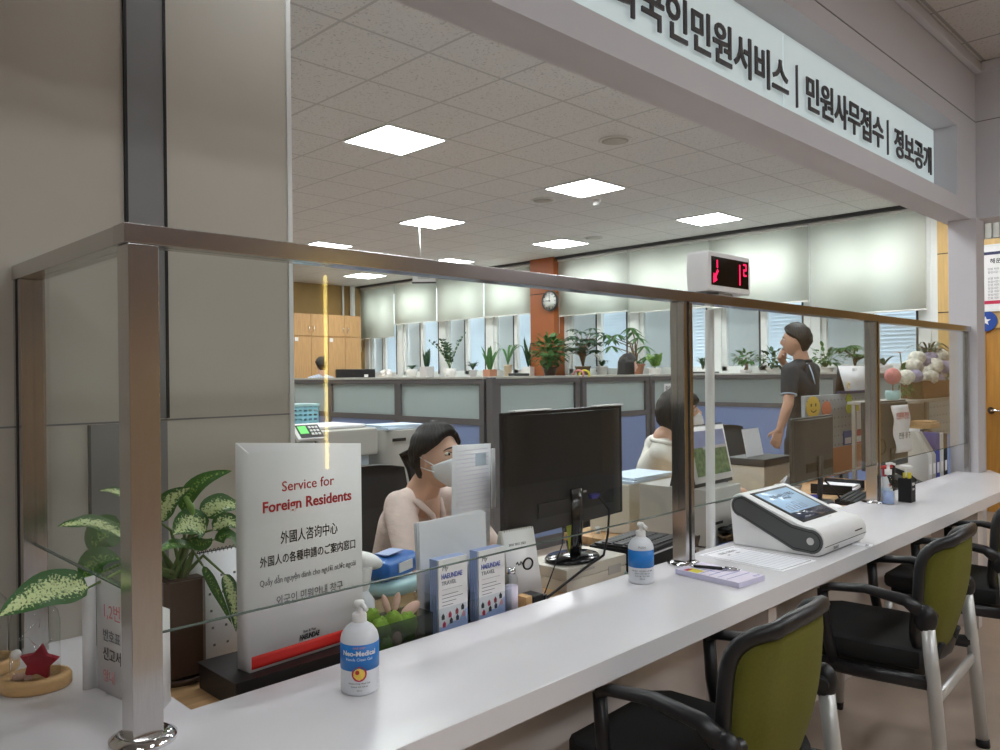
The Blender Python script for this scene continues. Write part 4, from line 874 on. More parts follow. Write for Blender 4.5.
# ------------------------------------------------------------------ left wing of the counter: glass domes, folded notice
def dome(loc, label, kind, rz):
    t = thing('glass_dome', label, 'ornament', loc, rz, group='glass dome ornaments on the left counter')
    B().lathe([(0.0, 0.0005), (0.070, 0.0005), (0.075, 0.006), (0.075, 0.026), (0.071, 0.032), (0.058, 0.033), (0.056, 0.028), (0.0, 0.028)], n=40, sy=0.8).done('wooden_base', M_oak, t)
    B().lathe([(0.0515, 0.0285), (0.0515, 0.150), (0.047, 0.172), (0.033, 0.190), (0.015, 0.199), (0.0, 0.2005)], n=40, sy=0.8).done('glass_cover', M_dome, t)
    b = B(); rng = random.Random(3)
    pts = [(0.036 * math.cos(k * 0.7) * (0.6 + 0.4 * math.sin(k)), 0.026 * math.sin(k * 0.9), 0.04 + 0.006 * k + 0.012 * math.sin(k * 1.7)) for k in range(20)]
    b.tube(pts, 0.0007, 5); b.done('fairy_light_wire', M_chrome, t)
    if kind == 'star':
        b = B(); n = 10; top = []
        for k in range(n):
            rr = 0.042 if k % 2 == 0 else 0.024; top.append((rr * math.sin(k * 2 * PI / n + 0.15), 0.074 + rr * math.cos(k * 2 * PI / n + 0.15)))
        b.prism(top, -0.012, 0.008, 'xz', bev=0.004); b.done('felt_star', M_star, t, loc=(0.012, -0.012, -0.012))
        b = B(); b.ell((-0.034, -0.016, 0.085), (0.011, 0.011, 0.011)); b.done('pearl', M_potw, t)
        B().ell((-0.026, -0.024, 0.036), (0.015, 0.011, 0.009)).done('shell', M_cork, t); B().ell((-0.006, -0.030, 0.034), (0.010, 0.008, 0.006)).done('shell', M_cork, t)
    else:
        b = B(); b.capsule((0.016, 0, 0.045), 0.015, (0.018, 0, 0.115), 0.014, 0.7, (0, 1, 0)); b.capsule((-0.020, 0.0, 0.045), 0.010, (-0.022, 0, 0.085), 0.009, 0.7, (0, 1, 0)); b.done('felt_cactus', M_cactus, t, remesh=0.002, smooth_it=4)
        b = B(); b.ell((-0.004, -0.018, 0.036), (0.012, 0.010, 0.008)); b.done('shell', M_cork, t)
dome((0.520, 2.035, ZT), 'glass dome on an oval wooden base with a dark red star inside', 'star', R(-30))
dome((0.462, 2.235, ZT), 'glass dome with a teal felt cactus inside, cut by the photo edge', 'cactus', R(-30))
t = thing('folded_notice', 'white folded card notice with red and grey Korean text behind the corner post', 'notice', (0.62, 1.93, ZT))
def fpan(pts, h, m, name, zt=None):
    b = B(); V = [Vector((x - 0.62, y - 1.93, 0)) for x, y in pts]; d = (V[1] - V[0]).normalized() * 0.0025; nr = Vector((-d.y, d.x, 0))
    q = [V[0], V[1], V[1] + nr, V[0] + nr]; lo = [b.bm.verts.new(p + Vector((0, 0, 0.0005))) for p in q]; hi = [b.bm.verts.new(p + Vector((0, 0, hh))) for p, hh in zip(q, (h[0], h[1], h[1], h[0]))]
    for f in ((lo[3], lo[2], lo[1], lo[0]), tuple(hi), *[(lo[i], lo[(i + 1) % 4], hi[(i + 1) % 4], hi[i]) for i in range(4)]): b.bm.faces.new(f)
    return b.done(name, m, t)
fpan([(0.6185, 1.930), (0.648, 1.672)], (0.252, 0.238), M_card, 'text_panel'); fpan([(0.590, 1.938), (0.6175, 1.931)], (0.252, 0.258), M_card, 'left_flap'); fpan([(0.650, 1.670), (0.705, 1.735)], (0.236, 0.20), M_card, 'right_flap')
rot = Matrix.Rotation(math.atan2(1.672 - 1.930, 0.648 - 0.6185), 4, 'Z') @ FRONT
for s, sz, z, m in (('1,2번 창구', 0.040, 0.172, M_pinkink), ('번호표', 0.030, 0.120, M_greyink), ('신고서 작성', 0.032, 0.078, M_ink), ('안내', 0.03, 0.030, M_pinkink)):
    text(s, sz, m, t, (0.0022 - 0.003, -0.035, z), rot, align='LEFT', ext=0.0003)

# ------------------------------------------------------------------ variegated plant in the brown pot
t = thing('dieffenbachia', 'large variegated leafy plant in a square brown pot behind the corner post', 'plant', (0.83, 1.99, 0.70))
pot = B(); q = 0.052
pot.prism([(-q + 0.012, -q), (q - 0.012, -q), (q, -q + 0.012), (q, q - 0.012), (q - 0.012, q), (-q + 0.012, q), (-q, q - 0.012), (-q, -q + 0.012)], 0.014, 0.252, bev=0.004); pot.done('pot', M_potb, t)
B().prism([(-q * 0.9, -q * 0.9), (q * 0.9, -q * 0.9), (q * 0.9, q * 0.9), (-q * 0.9, q * 0.9)], 0.250, 0.2535).done('soil', M_soil, t)
B().lathe([(0.0, 0.0005), (0.070, 0.0005), (0.082, 0.016), (0.078, 0.018), (0.068, 0.008), (0.0, 0.008)], n=32).done('saucer', M_potb, t)
o3 = Vector((0.83, 1.99, 0.70))
def L(u, v, Y): return at(u, v, Y=Y) - o3
leaves = [ # base, mid, tip, width, normal, material
    (L(88, 588, 1.90), L(50, 580, 1.87), L(-2, 617, 1.84), 0.085, (0.15, -0.75, 0.62), 0),
    (L(124, 538, 1.97), L(95, 515, 1.99), L(58, 527, 2.0), 0.055, (0.1, -0.5, 0.85), 0),
    (L(130, 500, 2.05), L(115, 488, 2.08), L(99, 491, 2.1), 0.035, (0, -0.4, 0.9), 0),
    (L(122, 525, 2.1), L(96, 532, 2.1), L(92, 552, 2.1), 0.085, (-0.3, -1, 0.2), 1),
    (L(84, 580, 2.0), L(92, 548, 2.0), L(120, 560, 1.98), 0.060, (0.2, -0.9, 0.5), 1),
    (L(160, 522, 2.0), L(165, 498, 1.98), L(190, 488, 1.95), 0.055, (-0.6, -0.7, 0.4), 0),
    (L(183, 512, 1.97), L(186, 478, 1.95), L(232, 471, 1.92), 0.042, (-0.3, -0.9, 0.3), 1),
    (L(203, 517, 1.97), L(218, 498, 1.96), L(243, 508, 1.94), 0.066, (0.1, -0.75, 0.65), 0),
    (L(206, 532, 1.94), L(190, 514, 1.93), L(173, 535, 1.9), 0.080, (0.0, -0.8, 0.55), 0),
    (L(196, 550, 1.93), L(176, 538, 1.9), L(158, 552, 1.86), 0.036, (0, -0.6, 0.8), 1),
    (L(213, 530, 1.93), L(228, 514, 1.92), L(243, 530, 1.9), 0.050, (0.2, -0.8, 0.5), 0),
    (L(214, 540, 1.92), L(236, 525, 1.9), L(240, 560, 1.87), 0.042, (0.6, -0.8, 0.2), 1),
    (L(203, 566, 1.92), L(213, 580, 1.9), L(232, 624, 1.88), 0.026, (-0.8, -0.6, 0.1), 1),
    (L(224, 574, 1.9), L(234, 590, 1.88), L(236, 632, 1.86), 0.036, (-0.3, -0.9, 0.1), 0),
    (L(190, 540, 1.95), L(205, 548, 1.9), L(212, 538, 1.88), 0.035, (-0.3, -0.9, 0.1), 1)]
fb, gb, st = B(), B(), B(); root = Vector((0, 0, 0.25))
for i, (a, m_, c, w, nv, k) in enumerate(leaves):
    (fb if k == 0 else gb).leaf(a, m_, c, w, nv, 0.22, 12, wave=0.04 if k == 0 else 0.02, shape=0.72)
    rr = root + Vector((0.018 * math.cos(i), 0.018 * math.sin(i), 0)); md = (rr + a) / 2 + Vector((0, 0, 0.05))
    st.tube([rr, rr * 0.6 + md * 0.4, md, a * 0.7 + md * 0.3, a], [0.006, 0.005, 0.004, 0.003, 0.0022], 7)
fb.done('pale_leaves', M_dief, t); gb.done('dark_leaves', M_dief2, t); st.done('stems', M_stem, t)
b = B(); b.capsule(L(186, 498, 1.93), 0.006, L(191, 507, 1.92), 0.008); b.capsule(L(191, 507, 1.92), 0.009, L(193, 513, 1.92), 0.005); b.done('flower_bud', M_leafl, t, remesh=0.002)

# ------------------------------------------------------------------ staff side small things
t = thing('desk_calendar', 'white desk calendar on a dark easel behind the leafy plant', 'calendar', (0.925, 1.965, 0.70), R(4)); h = 0.24
def easel_cal(t, w, h, lean, sheet, base, tailw=0.10):
    b = B(); b.quad([(-w, -0.012, 0.018), (w, -0.012, 0.018), (w, -0.012 + lean, h), (-w, -0.012 + lean, h)]); b.done('page', sheet, t, solid=0.003)
    b = B(); b.quad([(-w - 0.004, -0.006, 0.001), (w + 0.004, -0.006, 0.001), (w + 0.004, -0.006 + lean, h + 0.001), (-w - 0.004, -0.006 + lean, h + 0.001)]); b.quad([(-w - 0.004, lean + tailw, 0.001), (w + 0.004, lean + tailw, 0.001), (w + 0.004, lean, h), (-w - 0.004, lean, h)]); b.done('easel', base, t, solid=0.002)
    b = B(); n = int(w * 2 / 0.011)
    for k in range(n):
        x = -w + 0.008 + k * (2 * w - 0.016) / max(1, n - 1); b.tube([(x + 0.0, lean - 0.006 + 0.007 * math.cos(a), h - 0.001 + 0.007 * math.sin(a)) for a in np.linspace(0, 2 * PI, 9)], 0.0010, 4, cap=False)
    b.done('spiral_binding', M_blackm, t)
# standing on a small riser so that its page shows above the counter
easel_cal(t, 0.075, 0.30, 0.045, M_paper, M_dark)
b = B(); rng = random.Random(5)
for r_ in range(5):
    for c_ in range(4):
        z = 0.07 + r_ * 0.042; b.box((-0.055 + c_ * 0.037, -0.0145 + 0.045 * (z - 0.018) / 0.282 - 0.0015, z), (0.006, 0.001, 0.006))
b.done('dates', M_greyink, t)
t = thing('sheet_holder', 'clear holder stuffed with upright white document sheets', 'document holder', (1.605, 1.80, 0.70), R(3))
rng = random.Random(2); b = B()
for k in range(7): b.box((-0.145 + 0.14 + k * 0.003 - 0.02, -0.012 + k * 0.006, 0.165 + rng.uniform(-0.004, 0.004)), (0.28, 0.0012, 0.315), rot=Matrix.Rotation(R(rng.uniform(-1.6, 1.2)), 4, 'Y') @ Matrix.Rotation(R(-3), 4, 'X'))
b.done('sheets', M_paper, t); b = B(); b.span((-0.16, -0.022, 0.0005), (0.13, 0.045, 0.004)); b.span((-0.16, -0.024, 0.0005), (0.13, -0.021, 0.10)); b.done('holder', M_acryl, t)
BX, BY = 1.572, 1.716
t = thing('leaflet_rack', 'clear two-pocket acrylic rack holding travel leaflets', 'leaflet rack', (BX, BY, 0.70))
B().span((-0.145, -0.0235, 0.0042), (0.149, 0.0235, 0.0215)).done('foot_block', M_acryl, t)
b = B(); b.span((-0.146, -0.026, 0.0005), (0.150, 0.026, 0.004)); b.span((-0.146, -0.0265, 0.0005), (0.150, -0.0245, 0.10)); b.span((-0.146, 0.0245, 0.0005), (0.150, 0.0265, 0.19)); b.span((0.001, -0.024, 0.004), (0.003, 0.024, 0.12)); b.span((-0.148, -0.026, 0.0005), (-0.146, 0.026, 0.14)); b.span((0.150, -0.026, 0.0005), (0.152, 0.026, 0.14)); b.done('rack', M_acryl, t)
def leaflet(dx, k, front, label):
    t = thing('travel_leaflet', label, 'leaflet', (BX + dx, BY - 0.0185 + k * 0.0085, 0.722), group='travel leaflets in the clear rack'); w = 0.054
    B().span((-w, -0.0028, 0.0), (w, 0.0028, 0.212)).done('folded_sheet', M_card if k == 0 else M_lightblue, t)
    if not front: return
    text('My', 0.018, M_greyink, t, (-0.042, -0.0034, 0.182), align='LEFT', shear=0.2); text('HAEUNDAE', 0.020, M_blueink, t, (-0.044, -0.0034, 0.158), align='LEFT', width=0.078, bold=0.0004); text('TRAVEL', 0.016, M_greyink, t, (-0.044, -0.0034, 0.140), align='LEFT')
    b = B()
    for q, l in enumerate((0.060, 0.078, 0.052, 0.040)): b.span((-0.042, -0.0034, 0.112 - q * 0.010), (-0.042 + l, -0.0029, 0.1135 - q * 0.010))
    b.span((-0.042, -0.0034, 0.127), (0.034, -0.0029, 0.1276)); b.done('text_lines', M_greyink, t)
    b = B(); b.prism([(-w, 0.0), (w, 0.0), (w, 0.062), (0.036, 0.052), (0.020, 0.030), (-0.01, 0.034), (-0.03, 0.022), (-w, 0.026)], -0.0034, -0.0029, 'xz'); b.done('printed_sea', M_lightblue, t)
    for q, (x, z, m) in enumerate(((-0.040, 0.052, M_ink), (-0.014, 0.054, M_crimson), (0.012, 0.058, M_star), (0.034, 0.066, M_ink), (-0.036, 0.030, M_crimson), (-0.010, 0.036, M_ink), (0.014, 0.040, M_navy), (0.038, 0.046, M_pinkink))): B().prism([(x - 0.005, z - 0.008), (x + 0.005, z - 0.008), (x + 0.006, z + 0.002), (x, z + 0.010), (x - 0.006, z + 0.002)], -0.0040, -0.0034, 'xz').done('printed_icon', m, t)
for k in range(5):
    leaflet(-0.080, k, k == 0, 'travel leaflet at the front of the left rack pocket' if k == 0 else 'travel leaflet tucked behind another in the left rack pocket')
    leaflet(0.074, k, k == 0, 'travel leaflet at the front of the right rack pocket' if k == 0 else 'travel leaflet tucked behind another in the right rack pocket')
t = thing('moss_planter', 'clear box planter filled with green moss balls beside the leaflets', 'planter', (1.305, 1.722, 0.70))
b = B()
for a, c in (((-0.092, -0.05, 0.0005), (0.092, 0.05, 0.004)), ((-0.092, -0.05, 0.004), (0.092, -0.047, 0.105)), ((-0.092, 0.047, 0.004), (0.092, 0.05, 0.105)), ((-0.092, -0.047, 0.004), (-0.089, 0.047, 0.105)), ((0.089, -0.047, 0.004), (0.092, 0.047, 0.105))): b.span(a, c)
b.done('clear_box', M_smoke, t)
for k, (x, y, z, r_) in enumerate(((-0.055, -0.012, 0.085, 0.030), (-0.02, -0.02, 0.100, 0.026), (0.03, -0.012, 0.078, 0.032), (-0.052, -0.018, 0.040, 0.028), (0.0, 0.018, 0.05, 0.026), (0.05, 0.015, 0.04, 0.028), (-0.062, 0.02, 0.11, 0.024))):
    b = B(); b.ell((x, y, z), (r_, r_ * 0.8, r_))
    for v in b.bm.verts: v.co += (v.co - Vector((x, y, z))) * 0.12 * math.sin(v.co.x * 410 + k) * math.sin(v.co.z * 370) 
    b.done('moss_ball', M_moss, t)
b = B(); b.span((-0.088, -0.046, 0.0045), (0.088, 0.046, 0.03)); b.done('pebbles', M_soil, t)
for c, d, k in (((-0.020, -0.035, 0.055), (0.014, 0.010, 0.020), 0), ((-0.022, 0.01, 0.138), (0.010, 0.008, 0.030), -0.35), ((0.012, 0.008, 0.138), (0.011, 0.008, 0.026), 0.3), ((0.062, 0.01, 0.108), (0.034, 0.018, 0.014), -0.4)): B().ell(c, d, Matrix.Rotation(k, 4, 'Y')).done('shell', M_cork, t)
t = thing('wipes_tub', 'round pale aqua tub with a lid behind the moss planter', 'tub', (1.455, 1.955, 0.70))
B().lathe([(0.0, 0.0005), (0.082, 0.0005), (0.088, 0.01), (0.092, 0.112)], n=40).done('tub', M_smoke, t); B().lathe([(0.096, 0.108), (0.097, 0.132), (0.090, 0.142), (0.0, 0.144)], n=40).done('lid', M_aqua, t)
t = thing('wipes_pack', 'crinkled blue plastic pack lying on the aqua tub', 'pack', (1.455, 1.955, 0.845), R(20)); b = B(); b.box((0.005, 0, 0.033), (0.20, 0.115, 0.064), bev=0.026, seg=4)
for v in b.bm.verts: v.co.z += 0.005 * math.sin(v.co.x * 90 + v.co.y * 60); v.co.z = max(0.001, v.co.z)
b.done('pack_body', M_pack, t); B().box((0.01, -0.0, 0.0700), (0.09, 0.05, 0.004), bev=0.0015).done('opening_flap', M_lightblue, t); B().box((0.01, -0.0595, 0.034), (0.075, 0.003, 0.028)).done('white_patch', M_card, t)
t = thing('scoop_jar', 'white lidded bottle with a tilted cap beside the welcome sign', 'bottle', (1.27, 1.84, 0.70))
B().lathe([(0.0, 0.0005), (0.040, 0.0005), (0.044, 0.006), (0.044, 0.13), (0.030, 0.15), (0.024, 0.165)], n=32).done('bottle_body', M_bottle, t)
b = B(); b.lathe([(0.028, 0.160), (0.032, 0.175), (0.040, 0.225), (0.0, 0.226)], n=32); b.ell((0.022, 0, 0.238), (0.058, 0.038, 0.024), Matrix.Rotation(0.35, 4, 'Y')); b.done('cap', M_white, t)
t = thing('clear_bottle', 'small clear label bottle right of the travel leaflets', 'bottle', (1.750, 1.718, 0.70))
B().lathe([(0.0, 0.0005), (0.019, 0.0005), (0.021, 0.004), (0.021, 0.125), (0.016, 0.135), (0.011, 0.138)], n=24).done('bottle_body', M_acryl, t); B().lathe([(0.0215, 0.02), (0.0215, 0.10)], n=24).done('label', M_lil, t); B().lathe([(0.014, 0.137), (0.014, 0.155), (0.0, 0.156)], n=24).done('cap', M_chrome, t)
t = thing('desk_calendar', 'small white easel calendar with a black emblem before the big monitor', 'calendar', (1.868, 1.765, 0.70), R(-6))
easel_cal(t, 0.066, 0.245, 0.05, M_card, M_beige, 0.07)
b = B(); cz = 0.135; b.tube([(0.018 + 0.020 * math.cos(a), -0.0145 + 0.05 * (cz - 0.018) / 0.227 - 0.001, cz + 0.018 * math.sin(a)) for a in np.linspace(0, 2 * PI, 17)], 0.003, 5); b.tube([(-0.034 + 0.03 * k / 6, 0.006 + 0.001 * 0 + 0.002, cz + 0.006 + 0.006 * math.sin(k * 1.9)) for k in range(7)], 0.002, 5); b.done('emblem', M_ink, t)
for k in range(3): text('2023', 0.011, M_ink, t, (-0.04 + k * 0.025, 0.0245, 0.198), FRONT)
t = thing('file_sheet', 'grey printed sheet hung before the seated woman left of the big monitor', 'sheet', (1.765, 1.90, 0.905), R(3)); b = B(); b.quad([(-0.105, 0, 0.0), (0.075, 0, -0.03), (0.09, 0.004, 0.318), (-0.090, 0.002, 0.325)]); b.done('sheet', M_paper, t, solid=0.0015)
b = B()
for k in range(22): b.box((-0.005, -0.0005, 0.02 + k * 0.0135), (0.155, 0.0006, 0.0022))
b.done('printed_rows', M_lil, t); B().box((0.035, -0.0018, 0.27), (0.05, 0.001, 0.04)).done('yellow_mark', M_paperb, t)
b = B(); b.sweep([(0.10, 0.004, 0.10), (0.10, 0.004, 0.30)], 0.02, 0.006, (1, 0, 0)); b.done('clip', M_white, t)

def monitor(loc, rz, w, h, label, stand_z, name='computer_monitor', mat=M_black, neck=0.06, strips=False):
    """flat monitor seen from its back; loc is the middle of the foot"""
    t = thing(name, label, 'monitor', loc, rz); z0 = stand_z
    b = B(); b.span((-w / 2, 0.012, z0), (w / 2, 0.032, z0 + h), bev=0.006); b.prism([(-w / 2 + 0.02, 0.0125), (-w * 0.30, -0.016), (w * 0.34, -0.016), (w / 2 - 0.02, 0.0125)], z0 + 0.012, z0 + h - 0.012); b.done('rear_shell', mat, t)
    B().span((-w / 2 + 0.012, 0.0322, z0 + 0.02), (w / 2 - 0.012, 0.0335, z0 + h - 0.012)).done('screen', M_lcddark, t)
    B().prism([(-w * 0.30, 0.06), (-w * 0.30, 0.11), (w * 0.34, 0.11), (w * 0.34, 0.06)], -0.0195, -0.0155, 'xz').done('vent_recess', M_blackm, t, loc=(0, 0, z0))
    b = B(); b.sweep([(0.0, -0.022, z0 + 0.14), (0, -0.024, z0 + 0.02), (0, -0.018, 0.05), (0, -0.012, 0.012)], [0.07, 0.06, neck, neck], 0.022, (1, 0, 0)); b.done('stand_neck', M_gloss if mat is M_black else mat, t)
    B().lathe([(0.0, 0.0008), (0.115, 0.0008), (0.12, 0.006), (0.112, 0.014), (0.04, 0.020), (0.0, 0.021)], n=40, sy=0.75).done('stand_base', M_gloss if mat is M_black else mat, t)
    if strips:
        for x0, x1 in ((-w / 2 + 0.05, -w / 2 + 0.25), (w / 2 - 0.20, w / 2 - 0.01)): B().span((x0, -0.001, z0 + h + 0.0005), (x1, 0.03, z0 + h + 0.005)).done('tape_strip', M_card, t)
        b = B()
        for k, (x, m) in enumerate(((0.02, 0), (0.085, 0), (0.15, 0))): b.span((x, -0.018, z0 + 0.085), (x + 0.034, -0.0155, z0 + 0.108))
        b.done('port_plate', M_grey, t)
        b = B(); b.box((0.105, -0.026, z0 + 0.10), (0.05, 0.02, 0.018), bev=0.003); cp = b.done('video_plug', M_hdmi, t)
        text('VGA', 0.010, M_card, t, (0.06, -0.0165, z0 + 0.118))
    return t
t = thing('set_top_box', 'flat beige box under the big black monitor', 'electronics box', (2.245, 1.872, 0.70))
B().span((-0.172, -0.105, 0.0005), (0.172, 0.105, 0.040), bev=0.004).done('lower_case', M_beige, t); B().span((-0.172, -0.105, 0.0405), (0.172, 0.105, 0.080), bev=0.004).done('upper_case', M_beige, t)
B().span((0.06, -0.1065, 0.020), (0.135, -0.1045, 0.052)).done('label_plate', M_grey, t); B().prism([(-0.10, 0.060), (-0.02, 0.060), (-0.02, 0.068), (-0.05, 0.068), (-0.05, 0.075), (-0.10, 0.075)], -0.1065, -0.1045, 'xz').done('logo_plate', M_grey, t)
b = B(); b.ell((0.166, -0.100, 0.010), (0.010, 0.008, 0.009)); b.done('blue_foot', M_aqua, t)
monitor((2.215, 1.86, 0.781), R(4.5), 0.735, 0.428, 'big black computer monitor seen from behind, next to the seated woman', 0.118, strips=True)
b = B(); b.tube([(2.32, 1.818, 0.999), (2.345, 1.79, 0.95), (2.335, 1.79, 0.86), (2.27, 1.76, 0.80), (2.14, 1.735, 0.785), (1.93, 1.715, 0.735), (1.86, 1.71, 0.72)], 0.0042, 8); tag(b.done('monitor_cable', M_blackm), 'thick black video cable running from the big monitor to the desk', 'cable')
b = B(); b.tube([(2.04, 1.75, 0.93), (2.02, 1.74, 0.88), (1.95, 1.725, 0.80), (1.885, 1.71, 0.73)], 0.0022, 6); tag(b.done('thin_cable', M_blackm), 'thin black cable hanging under the big monitor beside the easel calendar', 'cable')
b = B(); b.tube([(1.90, 1.70, 0.725), (1.97, 1.688, 0.735), (2.04, 1.70, 0.722), (2.06, 1.74, 0.705)], 0.0042, 8); tag(b.done('cable_loop', M_blackm), 'loop of black cable on the desk edge below the easel calendar', 'cable')
t = thing('power_adapter', 'black power adapter with plugs at the counter edge', 'adapter', (1.842, 1.715, 0.70)); B().box((0, 0, 0.03), (0.05, 0.06, 0.058), bev=0.006).done('adapter_body', M_black, t); B().box((0.035, -0.01, 0.036), (0.022, 0.03, 0.03), rz=0.4, bev=0.004).done('plug', M_black, t)
t = thing('wooden_block', 'small pale wooden block beside the power adapter', 'block', (1.795, 1.706, 0.70)); B().box((0, 0, 0.032), (0.03, 0.045, 0.063), bev=0.003).done('block', M_oak, t)
t = thing('keyboard_box', 'low black box holding a dark keyboard beside the middle post', 'box', (2.60, 1.83, 0.70), R(6)); B().span((-0.16, -0.12, 0.0005), (0.16, 0.14, 0.085), bev=0.004).done('box_body', M_blackm, t); B().span((-0.155, -0.115, 0.0855), (0.155, 0.12, 0.096), bev=0.004).done('keyboard', M_black, t); B().span((-0.155, -0.1215, 0.074), (0.155, -0.119, 0.080)).done('silver_edge', M_silver, t)
b = B()
for r_ in range(4):
    for c_ in range(12): b.span((-0.145 + c_ * 0.0245, -0.10 + r_ * 0.05, 0.0962), (-0.125 + c_ * 0.0245, -0.06 + r_ * 0.05, 0.101))
b.done('keys', M_dark, t)
t = thing('spray_bottle', 'small clear spray bottle on the desk right of the big monitor', 'bottle', (2.62, 2.06, 0.70)); B().lathe([(0, 0.0005), (0.024, 0.0005), (0.024, 0.07), (0.010, 0.088)], n=20).done('bottle_body', M_acryl, t); B().lathe([(0.011, 0.086), (0.011, 0.10), (0.004, 0.102), (0.014, 0.112), (0, 0.115)], n=20).done('pump', M_white, t)
t = thing('note_paper', 'yellow green paper sheet standing behind the big monitor foot', 'paper', (2.43, 2.03, 0.70), R(8)); b = B(); b.box((0, 0, 0.08), (0.085, 0.002, 0.158), rot=Matrix.Rotation(-0.12, 4, 'X')); b.done('sheet', M_limeedge, t)
# ------------------------------------------------------------------ staff chairs
def office_chair(loc, rz, label, mat):
    t = thing('office_chair', label, 'chair', loc, rz, 'swivel chairs of the staff')
    b = B(); b.box((0, 0.02, 0.46), (0.50, 0.48, 0.09), bev=0.03, seg=3); b.done('seat', mat, t)
    b = B(); n, k = 10, 10; g = []
    def P(u, v, o): return Vector((u * (0.235 + 0.02 * math.sin(PI * v)), -0.235 - 0.05 * v + 0.05 * u * u + o, 0.52 + 0.56 * v - 0.05 * max(0, abs(u) - 0.7) * v))
    for o in (0.035, -0.03): g.append([[b.bm.verts.new(P(-1 + 2 * i / n, j / k, o)) for i in range(n + 1)] for j in range(k + 1)])
    for q in range(2):
        for j in range(k):
            for i in range(n):
                f = (g[q][j][i], g[q][j][i + 1], g[q][j + 1][i + 1], g[q][j + 1][i]); b.bm.faces.new(f if q else tuple(reversed(f)))
    for i in range(n): b.bm.faces.new((g[0][k][i], g[0][k][i + 1], g[1][k][i + 1], g[1][k][i])); b.bm.faces.new((g[1][0][i], g[1][0][i + 1], g[0][0][i + 1], g[0][0][i]))
    for j in range(k): b.bm.faces.new((g[0][j][0], g[0][j + 1][0], g[1][j + 1][0], g[1][j][0])); b.bm.faces.new((g[1][j][n], g[1][j + 1][n], g[0][j + 1][n], g[0][j][n]))
    b.done('backrest', mat, t)
    for s in (-1, 1): B().sweep([(s * 0.27, -0.10, 0.44), (s * 0.285, -0.09, 0.60), (s * 0.285, -0.02, 0.655), (s * 0.285, 0.16, 0.655)], 0.05, 0.03, (1, 0, 0)).done('armrest', M_black, t)
    B().cyl((0, 0, 0.08), (0, 0, 0.42), 0.028).done('column', M_chrome, t)
    for q in range(5):
        a = q * 2 * PI / 5; l = B().sweep([(0, 0, 0.10), (0.14 * math.cos(a), 0.14 * math.sin(a), 0.09), (0.29 * math.cos(a), 0.29 * math.sin(a), 0.06)], 0.04, 0.03, (-math.sin(a), math.cos(a), 0)).done('base_leg', M_black, t)
        B().cyl((0.29 * math.cos(a) - 0.02 * math.sin(a), 0.29 * math.sin(a) + 0.02 * math.cos(a), 0.027), (0.29 * math.cos(a) + 0.02 * math.sin(a), 0.29 * math.sin(a) - 0.02 * math.cos(a), 0.027), 0.0265, n=16).done('caster', M_blackm, l)
    B().sweep([(0, -0.10, 0.42), (0, -0.25, 0.42), (0, -0.292, 0.60)], 0.06, 0.022, (1, 0, 0)).done('back_bracket', M_black, t)
    return t
# ------------------------------------------------------------------ people
def head_geo(az, el, nose=True):
    dx, dy, dz = math.sin(az) * math.cos(el), math.cos(az) * math.cos(el), math.sin(el)
    x, y, z = 0.074 * dx, (0.092 if dy > 0 else 0.100) * dy, 0.116 * dz
    if dz < 0:
        k = -dz; x *= 1 - 0.34 * k ** 1.6; y *= (1 - 0.50 * k) if dy < 0 else (1 - 0.06 * k)
    if dy > 0:
        if nose:
            zz = z + 0.020; n = math.exp(-(x / 0.0115) ** 2) * math.exp(-((zz / 0.019) ** 2)); y += 0.022 * n
            n2 = math.exp(-(x / 0.009) ** 2) * math.exp(-(((z - 0.004) / 0.02) ** 2)); y += 0.010 * n2
            y += 0.006 * math.exp(-(x / 0.02) ** 2) * math.exp(-(((z + 0.060) / 0.010) ** 2))
        y += 0.005 * math.exp(-((abs(x) - 0.028) / 0.02) ** 2) * math.exp(-(((z - 0.026) / 0.010) ** 2))
        y -= 0.008 * math.exp(-((abs(x) - 0.032) / 0.013) ** 2) * math.exp(-(((z - 0.008) / 0.010) ** 2))
        y += 0.006 * math.exp(-(x / 0.02) ** 2) * math.exp(-(((z + 0.104) / 0.014) ** 2))
    return Vector((x, y, z))
def grid_sphere(b, f, na=48, ne=32, M=Matrix()):
    rows = []
    for j in range(1, ne):
        el = -PI / 2 + PI * j / ne; rows.append([b.bm.verts.new(M @ f(2 * PI * i / na, el)) for i in range(na)])
    lo, hi = b.bm.verts.new(M @ f(0, -PI / 2)), b.bm.verts.new(M @ f(0, PI / 2))
    for j in range(len(rows) - 1):
        for i in range(na):
            k = (i + 1) % na; b.bm.faces.new((rows[j][k], rows[j][i], rows[j + 1][i], rows[j + 1][k]))
    for i in range(na):
        k = (i + 1) % na; b.bm.faces.new((rows[0][i], rows[0][k], lo)); b.bm.faces.new((rows[-1][k], rows[-1][i], hi))
